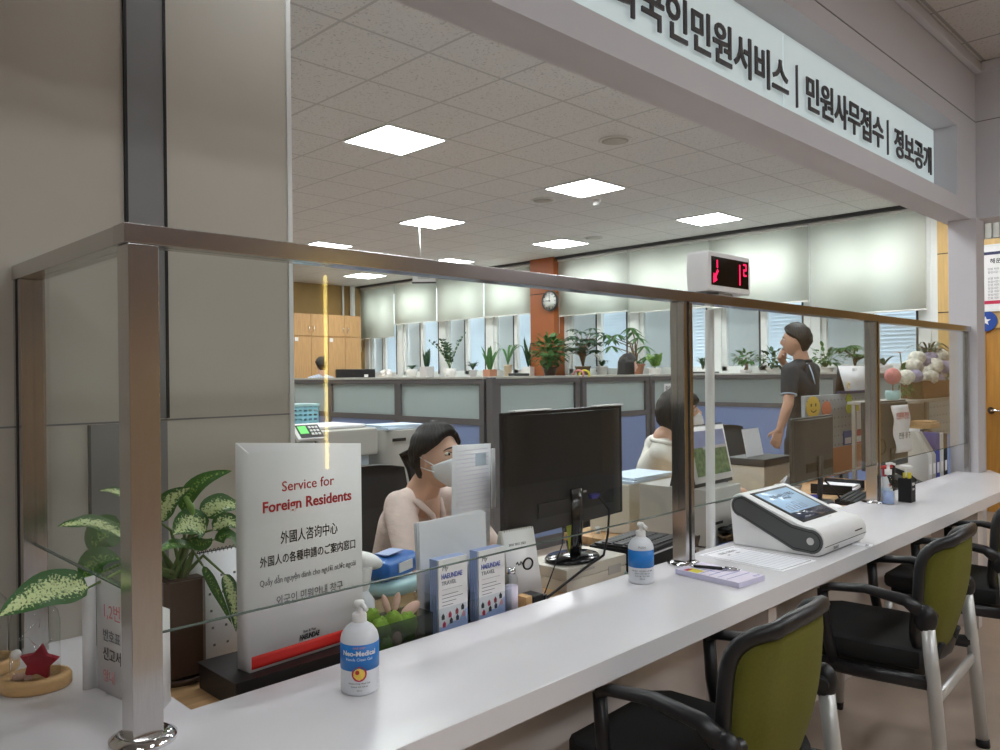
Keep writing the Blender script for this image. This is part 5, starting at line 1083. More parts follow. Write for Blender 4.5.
def hand(b, w, d, nrm, curl=0.35, s=1.0, thumb=1):
    w, d, nrm = Vector(w), Vector(d).normalized(), Vector(nrm); nrm = (nrm - d * nrm.dot(d)).normalized(); sd = d.cross(nrm).normalized()
    for o in (-0.026, -0.009, 0.009, 0.026): b.capsule(w + d * 0.010 + sd * o * 0.6, 0.017 * s, w + d * 0.085 * s + sd * o * s, 0.013 * s, 0.8, nrm)
    for o, ln, c in ((-0.030, 0.056, 1.15), (-0.010, 0.070, 1.0), (0.010, 0.076, 0.95), (0.030, 0.066, 0.9)):
        p = w + d * 0.088 * s + sd * o * s; a = 0.0; r_ = 0.0092
        for k, f in enumerate((0.45, 0.32, 0.23)):
            a += curl * c * (0.6 + 0.5 * k); q = p + (d * math.cos(a) + nrm * math.sin(a)) * ln * f * s; b.capsule(p, r_ * s, q, (r_ - 0.001) * s); p = q; r_ -= 0.001
    p = w + d * 0.025 * s + sd * thumb * 0.030 * s; q = p + (d * 0.65 + sd * thumb * 0.65 + nrm * 0.25).normalized() * 0.040 * s; b.capsule(p, 0.0125 * s, q, 0.0105 * s)
    b.capsule(q, 0.0105 * s, q + (d * 0.9 + sd * thumb * 0.2 + nrm * 0.35).normalized() * 0.030 * s, 0.008 * s)
def hair_line(az, style):
    a = abs((az + PI) % (2 * PI) - PI); A = math.degrees(a)
    front, side, back = (40, 4, -38) if style != 'long' else (44, 2, -60)
    if A < 45: v = front + (side + 22 - front) * (A / 45) ** 2
    elif A < 95: v = side + 22 - 20 * (A - 45) / 50
    else: v = side + 2 + (back - side - 2) * min(1, (A - 95) / 45)
    if style == 'fringe' and A < 60: v = 17 + A * 0.1
    if style == 'fringe' and A > 110: v -= 20 * min(1, (A - 110) / 40)
    return R(v)
def person(name, label, J, fwd, tilt, skin, shirt, sleeve, style='short', mask=False, legs=None, hands=True, flatdir=None, voxel=0.0055, group=None, roll=0.0, build=1.0):
    V = {k: Vector(v) for k, v in J.items() if isinstance(v, tuple) and k[:2] not in ('hd', 'hn')}; base = Vector((V['pelvis'].x, V['pelvis'].y, 0.0)); t = thing(name, label, 'person', base, group=group)
    for k in V: V[k] -= base
    f = Vector((fwd[0], fwd[1], 0)).normalized(); tf = Vector(((flatdir or fwd)[0], (flatdir or fwd)[1], 0)).normalized()
    HM = Matrix.Translation(V['head']) @ Matrix.Rotation(math.atan2(-f.x, f.y), 4, 'Z') @ Matrix.Rotation(-tilt, 4, 'X') @ Matrix.Rotation(roll, 4, 'Y')
    def torso(b, g, sl):
        b.capsule(V['pelvis'], 0.135 + g, V['chest'] * 0.5 + V['pelvis'] * 0.5, 0.118 + g, 0.78, tf); b.capsule(V['chest'] * 0.5 + V['pelvis'] * 0.5, 0.118 + g, V['chest'], 0.128 + g, 0.76, tf)
        nb = V['neck']
        for s in ('L', 'R'):
            sh = V['sh' + s]; b.capsule(V['chest'] * 0.75 + sh * 0.25, 0.095 + g, sh, 0.052 + g, 0.9, tf); b.capsule(nb + Vector((0, 0, -0.03)), 0.048 + g, sh + Vector((0, 0, 0.004)), 0.045 + g)
            el = V['el' + s]
            if sl >= 1.0:
                b.capsule(sh, 0.052 + g, el, 0.040 + g); wr = V['wr' + s]; b.capsule(el, 0.040 + g, el + (wr - el) * (sl - 1.0), (0.036 + g))
            elif sl > 0: b.capsule(sh, 0.052 + g, sh + (el - sh) * sl, (0.046 + g * 1.35))
    b = B(); torso(b, 0.0, 0)
    for s in ('L', 'R'):
        sh, el, wr = V['sh' + s], V['el' + s], V['wr' + s]; b.capsule(sh, 0.050, el, 0.037); b.capsule(el, 0.038, el + (wr - el) * 0.35, 0.037); b.capsule(el + (wr - el) * 0.35, 0.037, wr, 0.0255)
        if hands:
            hd = J.get('hd' + s); d = Vector(hd) if hd else (wr - el); nr = Vector(J.get('hn' + s, (0, 0, -1))); hand(b, wr, d, nr, J.get('curl' + s, 0.35), 1.0, J.get('th' + s, 1))
    b.capsule(V['neck'] + Vector((0, 0, -0.05)), 0.060, V['neck'] * 0.35 + (V['head'] + HM.to_3x3() @ Vector((0, -0.022, -0.06))) * 0.65, 0.050); b.capsule(V['neck'], 0.056, V['head'] + HM.to_3x3() @ Vector((0, -0.02, -0.045)), 0.052)
    if legs:
        for s in ('L', 'R'): h_, k_, a_ = [Vector(p) - base for p in legs[s]]; b.capsule(h_, 0.085, k_, 0.055); b.capsule(k_, 0.055, a_, 0.036)
    grid_sphere(b, lambda a, e: head_geo(-a, e), M=HM)
    for s in (-1, 1): b.ell(HM @ Vector((s * 0.073, -0.008, -0.006)), (0.009, 0.017, 0.030), HM.to_3x3().to_4x4() @ Matrix.Rotation(-s * 0.35, 4, 'Z'), 14)
    b.done('body', skin, t, remesh=voxel, smooth_it=3)
    # clothes
    b = B(); torso(b, 0.012 * build, sleeve)
    for v in b.bm.verts: v.co += Vector((math.sin(v.co.z * 60 + v.co.x * 35), math.cos(v.co.z * 48 + v.co.y * 30), 0)) * 0.0022
    sh = b.done('shirt', shirt, t, remesh=0.007, smooth_it=3)
    if legs:
        b = B()
        for s in ('L', 'R'): h_, k_, a_ = [Vector(p) - base for p in legs[s]]; b.capsule(h_, 0.098, k_, 0.072); b.capsule(k_, 0.072, a_ + Vector((0, 0, 0.03)), 0.058)
        b.capsule(V['pelvis'] + Vector((0, 0, -0.02)), 0.148, V['pelvis'] + Vector((0, 0, 0.03)), 0.142, 0.8, tf); b.done('trousers', M_trouser, t, remesh=0.010, smooth_it=3)
        for s in ('L', 'R'):
            a_ = Vector(legs[s][2]) - base; b = B(); b.ell(a_ + tf * 0.06 + Vector((0, 0, -0.035)), (0.048, 0.13, 0.045), Matrix.Rotation(math.atan2(-tf.x, tf.y), 4, 'Z'))
            for v in b.bm.verts: v.co.z = max(v.co.z, a_.z - 0.066)
            b.done('shoe', M_blackm, t)
    # hair
    def hg(a, e):
        az = -a; p = head_geo(az, e, False); m = (e - hair_line(az, style)) / R(9); m = max(0, min(1, m + 0.5)); m = m * m * (3 - 2 * m)
        n = Vector((p.x / 0.074, p.y / 0.095, p.z / 0.116)).normalized(); st = 0.0022 * math.sin(az * 34 + e * 5) + 0.0016 * math.sin(az * 61 + e * 11 + 1.3)
        return p + n * (-0.012 + m * ((0.044 if style == 'fringe' else 0.031) + 0.006 * max(0, math.sin(e)) + st))
    b = B(); grid_sphere(b, hg, 96, 64, HM); hr = b.done('hair', M_hair, t)
    b = B()
    for k, s in enumerate((-1, 1)):
        p = HM @ (Vector((s * 0.032, 0.079, 0.008))); b.ell(p, (0.013, 0.008, 0.0062), HM.to_3x3().to_4x4() @ Matrix.Rotation(-s * 0.25, 4, 'Z'), 14)
    ey = b.done('eyes', M_eyew, t)
    b = B()
    for s in (-1, 1): b.ell(HM @ Vector((s * 0.031, 0.0855, 0.006)), (0.0055, 0.0028, 0.0055), HM.to_3x3().to_4x4(), 12); b.tube([HM @ Vector((s * (0.018 + 0.006 * q), 0.087 - 0.0025 * q, 0.0135 - 0.0016 * (q - 1.4) ** 2)) for q in range(5)], 0.0018, 5)
    b.done('irises', M_eyed, ey)
    b = B()
    for s in (-1, 1): b.tube([HM @ Vector((s * (0.014 + 0.0085 * q), 0.0935 - 0.0030 * q ** 1.4, 0.028 + 0.0014 * q - 0.0009 * q * q)) for q in range(5)], [0.002, 0.0032, 0.003, 0.0024, 0.001], 6)
    b.done('eyebrows', M_hair, t)
    if mask:
        b = B(); nA, nE = 24, 14; g = []
        for j in range(nE + 1):
            row = []
            for i in range(nA + 1):
                u = -1 + 2 * i / nA; az = u * R(74); el0 = R(-70) + R(34) * u * u; el1 = R(-3) - R(11) * abs(u) ** 1.2; el = el0 + (el1 - el0) * j / nE
                p = head_geo(az, el, False); n = Vector((p.x / 0.074, p.y / 0.09, p.z / 0.2)).normalized(); e = math.sin(PI * j / nE)
                row.append(b.bm.verts.new(HM @ (p + n * (0.006 + 0.022 * math.exp(-(u / 0.28) ** 2) * e + 0.004 * e))))
            g.append(row)
        for j in range(nE):
            for i in range(nA): b.bm.faces.new((g[j][i], g[j][i + 1], g[j + 1][i + 1], g[j + 1][i]))
        mk = b.done('face_mask', M_mask, t, solid=0.002)
        b = B()
        for s in (-1, 1):
            for z0, z1 in ((-0.026, 0.012), (-0.052, -0.028)): b.tube([HM @ Vector((s * 0.070, 0.036, z0)), HM @ Vector((s * 0.080, 0.01, (z0 + z1) / 2)), HM @ Vector((s * 0.081, -0.018, z1))], 0.0018, 6)
        b.done('ear_loops', M_mask, mk)
    else:
        b = B(); b.tube([HM @ Vector((x, 0.090 - 6.0 * x * x, -0.060 + 0.6 * abs(x) * 0.1)) for x in np.linspace(-0.022, 0.022, 9)], [0.001, 0.003, 0.004, 0.0045, 0.004, 0.0045, 0.004, 0.003, 0.001], 6); b.done('lips', M_lip, t)
    return t, HM, V, base
# --- the seated woman behind the big monitor
wj = dict(pelvis=(1.99, 2.66, 0.53), chest=(1.965, 2.50, 0.84), neck=(1.955, 2.41, 1.005), head=(1.952, 2.30, 1.142), shR=(1.87, 2.43, 0.950), shL=(2.135, 2.44, 0.950), elR=(1.80, 2.27, 0.775), elL=(2.19, 2.26, 0.755), wrR=(1.72, 2.09, 0.758), wrL=(2.09, 2.09, 0.748), hnR=(0, 0, -1), hnL=(0, 0, -1), hdR=(0.1, -1, -0.1), hdL=(-0.5, -0.8, -0.08), thL=-1)
wt, HM, WV, wb_ = person('person', 'woman in a pale pink shirt and white mask seated behind the big black monitor', wj, (0.16, -1), R(-9), M_skin, M_pinkshirt, 0.93, style='short', mask=True, voxel=0.0045)
b = B()   # tied-back hair: loose loop behind the head
for k in range(6): b.tube([HM @ Vector((-0.02 + 0.008 * k, -0.098, 0.045)), HM @ Vector((-0.035 + 0.010 * k, -0.150 - 0.004 * k, 0.030)), HM @ Vector((-0.035 + 0.010 * k, -0.160 + 0.004 * k, -0.03)), HM @ Vector((-0.028 + 0.008 * k, -0.138, -0.085)), HM @ Vector((-0.02 + 0.006 * k, -0.105, -0.105))], [0.008, 0.010, 0.009, 0.007, 0.003], 8)
for k in range(5): b.tube([HM @ Vector((-0.030 + 0.004 * k, 0.082 - 0.006 * k, 0.082)), HM @ Vector((-0.058 + 0.003 * k, 0.070 - 0.010 * k, 0.050)), HM @ Vector((-0.076 + 0.001 * k, 0.040 - 0.012 * k, 0.004)), HM @ Vector((-0.080, 0.018 - 0.010 * k, -0.045 - 0.006 * k))], [0.006, 0.006, 0.005, 0.002], 7)
b.capsule(HM @ Vector((0.0, -0.085, 0.04)), 0.035, HM @ Vector((0.0, -0.105, 0.02)), 0.026); b.done('tied_hair', M_hair, wt)
b = B(); c = WV['neck']; ff = Vector((0.16, -1, 0)).normalized(); sdv = Vector((1, 0.16, 0)).normalized()
for s in (-1, 1): b.sweep([c + sdv * s * 0.066 - ff * 0.02 + Vector((0, 0, -0.012)), c + sdv * s * 0.062 + ff * 0.045 + Vector((0, 0, -0.032)), c + sdv * s * 0.030 + ff * 0.090 + Vector((0, 0, -0.085)), c + sdv * s * 0.010 + ff * 0.098 + Vector((0, 0, -0.150))], [0.010, 0.020, 0.022, 0.018], [0.026, 0.026, 0.020, 0.012], ff)
b.done('collar', M_pinkshirt, wt)
b = B(); b.capsule(c + ff * 0.045 + Vector((0, 0, -0.03)), 0.048, c + ff * 0.082 + Vector((0, 0, -0.115)), 0.016, 0.8, ff); b.done('open_neckline', M_skin, wt, remesh=0.004, smooth_it=2)
# --- the seated man behind the middle post
mj = dict(pelvis=(3.93, 2.80, 0.53), chest=(3.80, 2.58, 0.88), neck=(3.665, 2.425, 1.105), head=(3.735, 2.36, 1.222), shR=(3.63, 2.42, 1.030), shL=(3.93, 2.66, 1.030), elR=(3.93, 2.34, 0.815), elL=(3.98, 2.72, 0.80), wrR=(4.165, 2.225, 0.765), wrL=(3.98, 2.52, 0.77), hnR=(0, 0, -1), hnL=(0, 0, -1), hdR=(0.9, -0.15, -0.12), hdL=(0.8, -0.4, -0.1), thL=-1, curlR=0.5)
mt, HM2, MV, _ = person('person', 'man in a white shirt and white mask bent over the desk behind the middle post', mj, (0.58, -0.81), R(-14), M_skin, M_whiteshirt, 0.55, style='fringe', mask=True, voxel=0.005)
b = B(); c = MV['neck']; b.tube([c + Vector((0.066 * math.cos(a), 0.066 * math.sin(a), -0.018 + 0.012 * math.sin(a))) for a in np.linspace(0, 2 * PI, 17)], 0.013, 8); b.done('collar', M_whiteshirt, mt)
# --- the standing man in the polo shirt
sx_, sy_ = 5.77, 2.595
sj = dict(pelvis=(sx_, sy_, 0.98), chest=(sx_ + 0.0, sy_ - 0.01, 1.30), neck=(sx_, sy_ + 0.00, 1.530), head=(sx_ - 0.03, sy_ + 0.035, 1.680), shL=(sx_ - 0.185, sy_ + 0.01, 1.455), shR=(sx_ + 0.185, sy_ + 0.01, 1.455), elL=(sx_ - 0.255, sy_ - 0.01, 1.225), elR=(sx_ + 0.23, sy_ + 0.13, 1.225), wrL=(sx_ - 0.285, sy_ + 0.045, 1.030), wrR=(sx_ + 0.02, sy_ + 0.150, 1.515), hdL=(0.0, 0.30, -0.9), hnL=(0.9, 0.2, 0.1), hdR=(-0.75, 0.05, 0.65), hnR=(-0.3, -0.9, 0.1), curlR=0.9, curlL=0.45, thL=-1)
st_, HM3, SV, _ = person('person', 'man in a charcoal polo shirt standing by the windows, hand on his chin', sj, (-0.34, 0.94), R(-2), M_skin2, M_polo, 0.56, style='short', legs={'L': ((sx_ - 0.09, sy_, 0.92), (sx_ - 0.10, sy_ + 0.02, 0.50), (sx_ - 0.10, sy_ - 0.02, 0.075)), 'R': ((sx_ + 0.09, sy_, 0.92), (sx_ + 0.10, sy_ + 0.02, 0.50), (sx_ + 0.11, sy_ - 0.02, 0.075))}, flatdir=(-0.05, 1, 0), voxel=0.0055)
b = B(); c = SV['neck']; b.tube([c + Vector((0.062 * math.cos(a), 0.062 * math.sin(a), -0.012 - 0.01 * math.sin(a))) for a in np.linspace(0, 2 * PI, 17)], 0.014, 8); b.done('collar', M_polo, st_)
b = B(); b.tube([c + Vector((0.070 * math.cos(a), 0.070 * math.sin(a), -0.026 - 0.01 * math.sin(a))) for a in np.linspace(0, 2 * PI, 17)], 0.0045, 6); b.done('collar_piping', M_trim, st_)
b = B(); b.sweep([c + Vector((-0.045, -0.072, -0.03)), c + Vector((-0.060, -0.104, -0.10)), c + Vector((-0.065, -0.125, -0.17))], [0.012, 0.016, 0.006], 0.006, (1, 0, 0)); b.done('back_stripe', M_trim, st_); b = B(); b.capsule(c + Vector((0, -0.045, -0.07)), 0.07, c + Vector((0, -0.050, -0.12)), 0.09, 0.75, (0, 1, 0)); b.done('shirt_yoke', M_polo, st_)
b = B(); e0 = SV['shL'] + (SV['elL'] - SV['shL']) * 0.74; dd = (SV['elL'] - SV['shL']).normalized(); b.cyl(e0 - dd * 0.004, e0 + dd * 0.004, 0.0565, 0.0565); b.done('sleeve_piping', M_trim, st_)
# --- two people far behind the partitions
gj = dict(pelvis=(7.16, 5.24, 0.56), chest=(7.16, 5.22, 0.95), neck=(7.17, 5.205, 1.37), head=(7.18, 5.195, 1.535), shR=(7.02, 5.09, 1.28), shL=(7.30, 5.36, 1.28), elR=(7.06, 4.95, 1.03), elL=(7.45, 5.30, 1.03), wrR=(7.25, 4.93, 0.96), wrL=(7.55, 5.10, 0.96), thL=-1)
gt, HM4, GV, _ = person('person', 'woman with long black hair whose head shows above the far partition', gj, (0.80, -0.60), 0.0, M_skin, M_blackm, 1.9, style='long', voxel=0.008)
b = B()
for k in range(9):
    a = R(80 + 22.5 * k + 0); p = Vector((0.078 * math.sin(a), 0.085 * math.cos(a), 0.03)); q = Vector((0.095 * math.sin(a), 0.10 * math.cos(a) - 0.01, -0.21)); b.capsule(HM4 @ p, 0.030, HM4 @ q, 0.034)
b.capsule(HM4 @ Vector((0, -0.02, 0.05)), 0.085, HM4 @ Vector((0, -0.055, -0.10)), 0.075)
b.done('long_hair', M_hair, gt, remesh=0.008, smooth_it=2)
fj = dict(pelvis=(6.90, 10.95, 0.60), chest=(6.89, 10.93, 1.00), neck=(6.88, 10.92, 1.48), head=(6.88, 10.93, 1.635), shL=(6.70, 10.94, 1.40), shR=(7.06, 10.94, 1.40), elL=(6.64, 11.05, 1.12), elR=(7.12, 11.05, 1.12), wrL=(6.72, 11.25, 1.0), wrR=(7.05, 11.25, 1.0), thL=-1)
M_check = stripemat('check_cotton', rgb(206, 212, 222), rgb(130, 150, 190), 26.0, 0, 0.3, 0.85)
office_chair((6.92, 10.88, 0), -0.15, 'swivel chair of the person in the checked shirt', M_dark); office_chair((7.12, 5.28, 0), -2.2, 'swivel chair of the long haired woman', M_dark)
person('person', 'person in a pale checked shirt seen from behind in front of the wooden cabinets', fj, (0.2, 1), 0.0, M_skin, M_check, 1.9, style='short', voxel=0.009)

oc = office_chair((1.995, 2.70, 0), PI + 0.05, 'black leather swivel chair the woman in pink sits on', M_leather); oc.scale = (1.22, 1.0, 0.97)
office_chair((3.80, 2.90, 0), -2.25, 'black swivel chair the man in white sits on', M_leather)
office_chair((4.98, 2.62, 0), PI - 0.1, 'empty dark grey swivel chair in front of the standing man', M_dark)

# ------------------------------------------------------------------ machines behind the woman
t = thing('side_cabinet', 'low grey office cabinet under the printers behind the woman', 'cabinet', (2.15, 3.40, 0)); B().span((-0.62, -0.30, 0.0), (0.62, 0.30, 0.80), bev=0.004).done('cabinet_body', M_lgrey, t)
for s in (-1, 1):
    a0, a1 = sorted((s * 0.004, s * 0.61)); dr = B().span((a0, -0.315, 0.03), (a1, -0.3005, 0.78), bev=0.003).done('cabinet_door', M_lgrey, t); B().span((s * 0.05 - 0.006, -0.332, 0.36), (s * 0.05 + 0.006, -0.3155, 0.46)).done('handle', M_chrome, dr)
t = thing('printer', 'light grey multifunction printer with a tilted keypad and green display', 'printer', (2.105, 3.29, 0.80))
B().span((-0.16, -0.13, 0.0005), (0.16, 0.22, 0.20), bev=0.01).done('paper_unit', M_lgrey, t); B().span((-0.172, -0.17, 0.275), (0.172, 0.23, 0.405), bev=0.012).done('scanner_unit', M_grey, t); B().span((-0.16, 0.02, 0.20), (0.16, 0.22, 0.275)).done('rear_body', M_lgrey, t); B().span((0.06, -0.12, 0.20), (0.15, 0.02, 0.275)).done('printed_label', M_paperb, t)
b = B(); b.span((-0.15, -0.10, 0.407), (0.15, 0.18, 0.422), bev=0.004); b.done('document_feeder', M_paper, t)
kp = B(); RX = Matrix.Translation((-0.235, -0.20, 0.405)) @ Matrix.Rotation(R(42), 4, 'X'); kp.box((0, 0, 0), (0.135, 0.09, 0.018), bev=0.004); kp.bm.transform(RX); kp = kp.done('control_panel', M_white, t)
def kpart(c, d, nm, m):
    q = B(); q.box(c, d); q.bm.transform(RX); q.done(nm, m, kp)
kpart((0.008, 0, 0.0095), (0.115, 0.078, 0.002), 'keypad_field', M_dark); kpart((-0.022, 0.008, 0.0115), (0.042, 0.046, 0.002), 'display', M_green)
q = B()
for i in range(3):
    for j in range(3): q.box((0.016 + i * 0.017, 0.022 - j * 0.020, 0.0115), (0.012, 0.012, 0.003))
q.bm.transform(RX); q.done('buttons', M_white, kp)
B().sweep([(-0.22, -0.16, 0.385), (-0.165, -0.12, 0.34)], 0.06, 0.02, (0, 1, 0)).done('panel_arm', M_grey, t)
t = thing('waste_bin', 'grey rounded paper shredder with white paper on top behind the woman', 'bin', (2.46, 3.26, 0.80)); pts = [(0.145 * math.copysign(abs(math.cos(a)) ** 0.6, math.cos(a)), 0.13 * math.copysign(abs(math.sin(a)) ** 0.6, math.sin(a))) for a in np.linspace(0, 2 * PI, 33)[:-1]]
B().prism(pts, 0.0005, 0.385, bev=0.006).done('bin_body', M_grey, t); b = B(); b.box((0, 0, 0.392), (0.27, 0.22, 0.010), rz=0.15); b.box((0.01, 0.0, 0.403), (0.25, 0.2, 0.008), rz=-0.1); b.done('paper_sheets', M_paperb, t); B().span((-0.09, -0.134, 0.33), (-0.01, -0.128, 0.345)).done('slot', M_gasket, t)
t = thing('file_cabinet', 'low cabinet behind the left wall edge carrying the cyan basket', 'cabinet', (2.52, 4.12, 0)); B().span((-0.42, -0.22, 0), (0.30, 0.22, 1.04), bev=0.004).done('cabinet_body', M_beige, t); B().span((-0.40, -0.235, 0.04), (0.28, -0.2205, 1.0), bev=0.003).done('cabinet_door', M_lgrey, t)
rng = random.Random(8)
for k in range(6):
    m = (M_tanpot, M_paper, M_terra, M_beige, M_paperb, M_desk)[k]; t = thing('folder', ('brown', 'white', 'reddish', 'beige', 'pale blue', 'wood coloured')[k] + ' flat folder in the pile under the cyan basket', 'folder', (2.34 + rng.uniform(-0.01, 0.02), 4.05, 1.0405 + k * 0.0195), group='pile of folders under the cyan basket'); B().box((0, 0, 0.009), (0.30, 0.22, 0.018), bev=0.002).done('cover', m, t); B().box((0.004, 0, 0.009), (0.29, 0.2215, 0.011)).done('pages', M_paper, t)
t = thing('basket', 'pale cyan woven plastic basket on a pile of folders by the left wall edge', 'basket', (2.375, 4.05, 1.1585)); b = B(); w, d_, h = 0.105, 0.08, 0.125
for q in range(5): z = 0.006 + q * 0.0255; b.span((-w, -d_, z), (w, -d_ + 0.005, z + 0.014)); b.span((-w, d_ - 0.005, z), (w, d_, z + 0.014)); b.span((-w, -d_, z), (-w + 0.005, d_, z + 0.014)); b.span((w - 0.005, -d_, z), (w, d_, z + 0.014))
for q in range(7): x = -w + q * (2 * w - 0.012) / 6; b.span((x, -d_ + 0.001, 0), (x + 0.012, -d_ + 0.004, h)); b.span((x, d_ - 0.004, 0), (x + 0.012, d_ - 0.001, h))
b.span((-w, -d_, 0), (w, d_, 0.005)); b.done('woven_body', M_basket, t); B().span((-w - 0.006, -d_ - 0.006, h), (w + 0.006, d_ + 0.006, h + 0.016), bev=0.004).done('lid', M_aqua, t)

# ------------------------------------------------------------------ second staff place
t = thing('computer_tower', 'light grey machine cabinet behind the white pole', 'computer', (3.075, 1.90, 0.70)); B().span((-0.145, -0.17, 0.0005), (0.145, 0.17, 0.262), bev=0.006).done('case', M_grey, t); B().span((-0.135, -0.1725, 0.11), (-0.02, -0.1695, 0.121)).done('slot', M_gasket, t); B().span((-0.135, -0.1725, 0.20), (0.13, -0.1695, 0.205)).done('seam', M_dark, t)
t = thing('photo_calendar', 'desk calendar with a landscape picture on the grey machine cabinet', 'calendar', (3.10, 1.80, 0.9635), R(2)); easel_cal(t, 0.168, 0.255, 0.05, M_card, M_dark, 0.06)
def lean_rect(x0, x1, z0, z1, nm, m, par, off=0.0035, lean=0.05, h=0.255):
    f = lambda z: -0.012 + lean * (z - 0.018) / (h - 0.018) - off
    b = B(); b.quad([(x0, f(z0), z0), (x1, f(z0), z0), (x1, f(z1), z1), (x0, f(z1), z1)]); return b.done(nm, m, par)
pc = lean_rect(-0.145, 0.150, 0.045, 0.235, 'picture', M_grassphoto, t); lean_rect(-0.145, 0.150, 0.165, 0.235, 'picture_sky', M_skyphoto, pc, 0.0042); lean_rect(-0.06, 0.150, 0.155, 0.168, 'picture_town', M_potg, pc, 0.0046)
t = thing('pole_stand', 'slim white pole on a round base behind the glass screen', 'pole', (2.892, 1.692, 0.70)); B().lathe([(0, 0.0005), (0.048, 0.0005), (0.050, 0.01), (0.046, 0.026), (0.024, 0.030), (0.020, 0.036)], n=32).done('round_base', M_white, t); B().cyl((0, 0, 0.034), (0.01, 0.0, 1.008), 0.0185, n=24).done('pole', M_white, t)
b = B(); b.box((2.745, 1.69, 0.785), (0.05, 0.035, 0.045), bev=0.004); tag(b.done('power_switch', M_soil), 'small dark brown inline switch beside the white pole', 'switch')
b = B(); b.tube([(2.745, 1.68, 0.765), (2.75, 1.675, 0.735), (2.77, 1.69, 0.706)], 0.0035, 7); b.tube([(2.765, 1.69, 0.80), (2.82, 1.70, 0.795), (2.86, 1.735, 0.74), (2.96, 1.70, 0.72)], 0.0035, 7); tag(b.done('switch_cable', M_blackm), 'thin black cable of the brown switch beside the white pole', 'cable')
rng = random.Random(12)
for nm, m, l in (('blue_cable', M_bluetag, 'tangle of blue cable between the white pole and the kiosk'), ('brown_cable', M_trunk, 'tangle of brown cable between the white pole and the kiosk'), ('black_cable', M_blackm, 'tangle of black cable between the white pole and the kiosk')):
    b = B(); zb = {'blue_cable': 0.727, 'brown_cable': 0.757, 'black_cable': 0.785}[nm]; b.tube([(3.12 + 0.13 * math.cos(k * 0.9 + zb * 40) + rng.uniform(-0.02, 0.02), 1.695 + 0.022 * math.sin(k * 1.3), zb + 0.012 * math.sin(k * 0.8)) for k in range(24)], 0.0075, 7); tag(b.done(nm, m), l, 'cable')
p = at(750, 488, Y=2.28)
t = thing('label_printer', 'grey desktop printer with a dark top tray beside the landscape calendar', 'printer', (4.57, 2.335, 0.70)); B().span((-0.17, -0.12, 0.0005), (0.17, 0.12, 0.19), bev=0.008).done('printer_body', M_beige, t); B().span((-0.175, -0.125, 0.1905), (0.175, 0.125, 0.235), bev=0.006).done('top_tray', M_dark, t); b = B(); b.box((-0.02, 0.03, 0.32), (0.21, 0.003, 0.17), rot=Matrix.Rotation(-0.2, 4, 'X')); b.done('fed_paper', M_paper, t)
t = thing('tissue_holder', 'grey round desk bin with white paper in it behind the kiosk', 'bin', at(788, 505, Y=1.98).xy.to_3d() + Vector((0, 0, 0.70))); B().lathe([(0, 0.0005), (0.055, 0.0005), (0.068, 0.12), (0.072, 0.12), (0.072, 0.127), (0.062, 0.127), (0.05, 0.02), (0, 0.02)], n=32).done('bin_body', M_grey, t); b = B(); b.box((0.01, 0, 0.13), (0.09, 0.002, 0.09), rot=Matrix.Rotation(0.5, 4, 'Y') @ Matrix.Rotation(0.3, 4, 'X')); b.box((-0.02, 0.01, 0.12), (0.08, 0.002, 0.09), rot=Matrix.Rotation(-0.3, 4, 'Y')); b.done('crumpled_paper', M_paper, t)
b = B(); b.box((3.78, 2.12, 0.712), (0.20, 0.14, 0.022), rz=0.2); tag(b.done('paper_stack', M_paperb), 'stack of pale blue papers on the desk before the man in white', 'paper')
b = B(); b.ell((3.80, 2.10, 0.735), (0.05, 0.04, 0.012)); tag(b.done('sticky_notes', M_limeedge), 'yellow green notes on the paper stack before the man in white', 'notes')
t = thing('paper_box', 'beige paper box with pale blue sheets on top, left of the middle post', 'box', (3.20, 2.30, 0.70), R(4)); B().prism([(-0.19, -0.10), (0.19, -0.10), (0.21, 0.0), (0.19, 0.12), (-0.19, 0.12), (-0.205, 0.0)], 0.0005, 0.235, bev=0.01).done('box_body', M_beige, t); b = B(); b.box((0, 0, 0.243), (0.37, 0.22, 0.012), rz=0.05); b.box((0.02, -0.01, 0.256), (0.34, 0.21, 0.010), rz=-0.06); b.done('sheets', M_paperb, t)
b = B(); b.tube([(3.45, 2.14, 0.84), (3.45, 2.12, 0.78), (3.36, 2.09, 0.72), (3.26, 2.05, 0.706)], 0.003, 6); tag(b.done('grey_cable', M_dark), 'thin dark cable beside the beige paper box', 'cable')
monitor((4.46, 1.93, 0.7005), R(3), 0.62, 0.365, 'dark computer monitor seen from behind, right of the kiosk', 0.130, mat=M_dark)
t = thing('keyboard', 'black keyboard lying tilted on the desk behind the kiosk', 'keyboard', (4.70, 1.80, 0.7005), R(9)); B().prism([(-0.07, 0.0), (0.07, 0.0), (0.07, 0.028), (-0.07, 0.014)], -0.21, 0.21, 'yz').done('case', M_black, t); b = B()
for r_ in range(5):
    for c_ in range(14): b.box((-0.195 + c_ * 0.030, -0.052 + r_ * 0.026, 0.0185 + r_ * 0.0026), (0.024, 0.020, 0.006))
b.done('keys', M_dark, t)
t = thing('desk_phone', 'black desk phone with a silver edged handset behind the pen cup', 'telephone', (5.47, 1.775, 0.70), R(-15)); B().prism([(-0.08, 0.0), (0.09, 0.0), (0.09, 0.07), (-0.08, 0.025)], -0.09, 0.09, 'yz').done('phone_base', M_black, t); b = B(); b.sweep([(-0.06, -0.09, 0.05), (-0.06, -0.04, 0.085), (-0.06, 0.05, 0.11), (-0.06, 0.09, 0.09)], 0.045, 0.03, (1, 0, 0)); b.done('handset', M_blackm, t); b = B()
for i in range(3):
    for j in range(4): b.box((0.0 + i * 0.025, -0.045 + j * 0.025, 0.036 + j * 0.0066), (0.016, 0.015, 0.008))
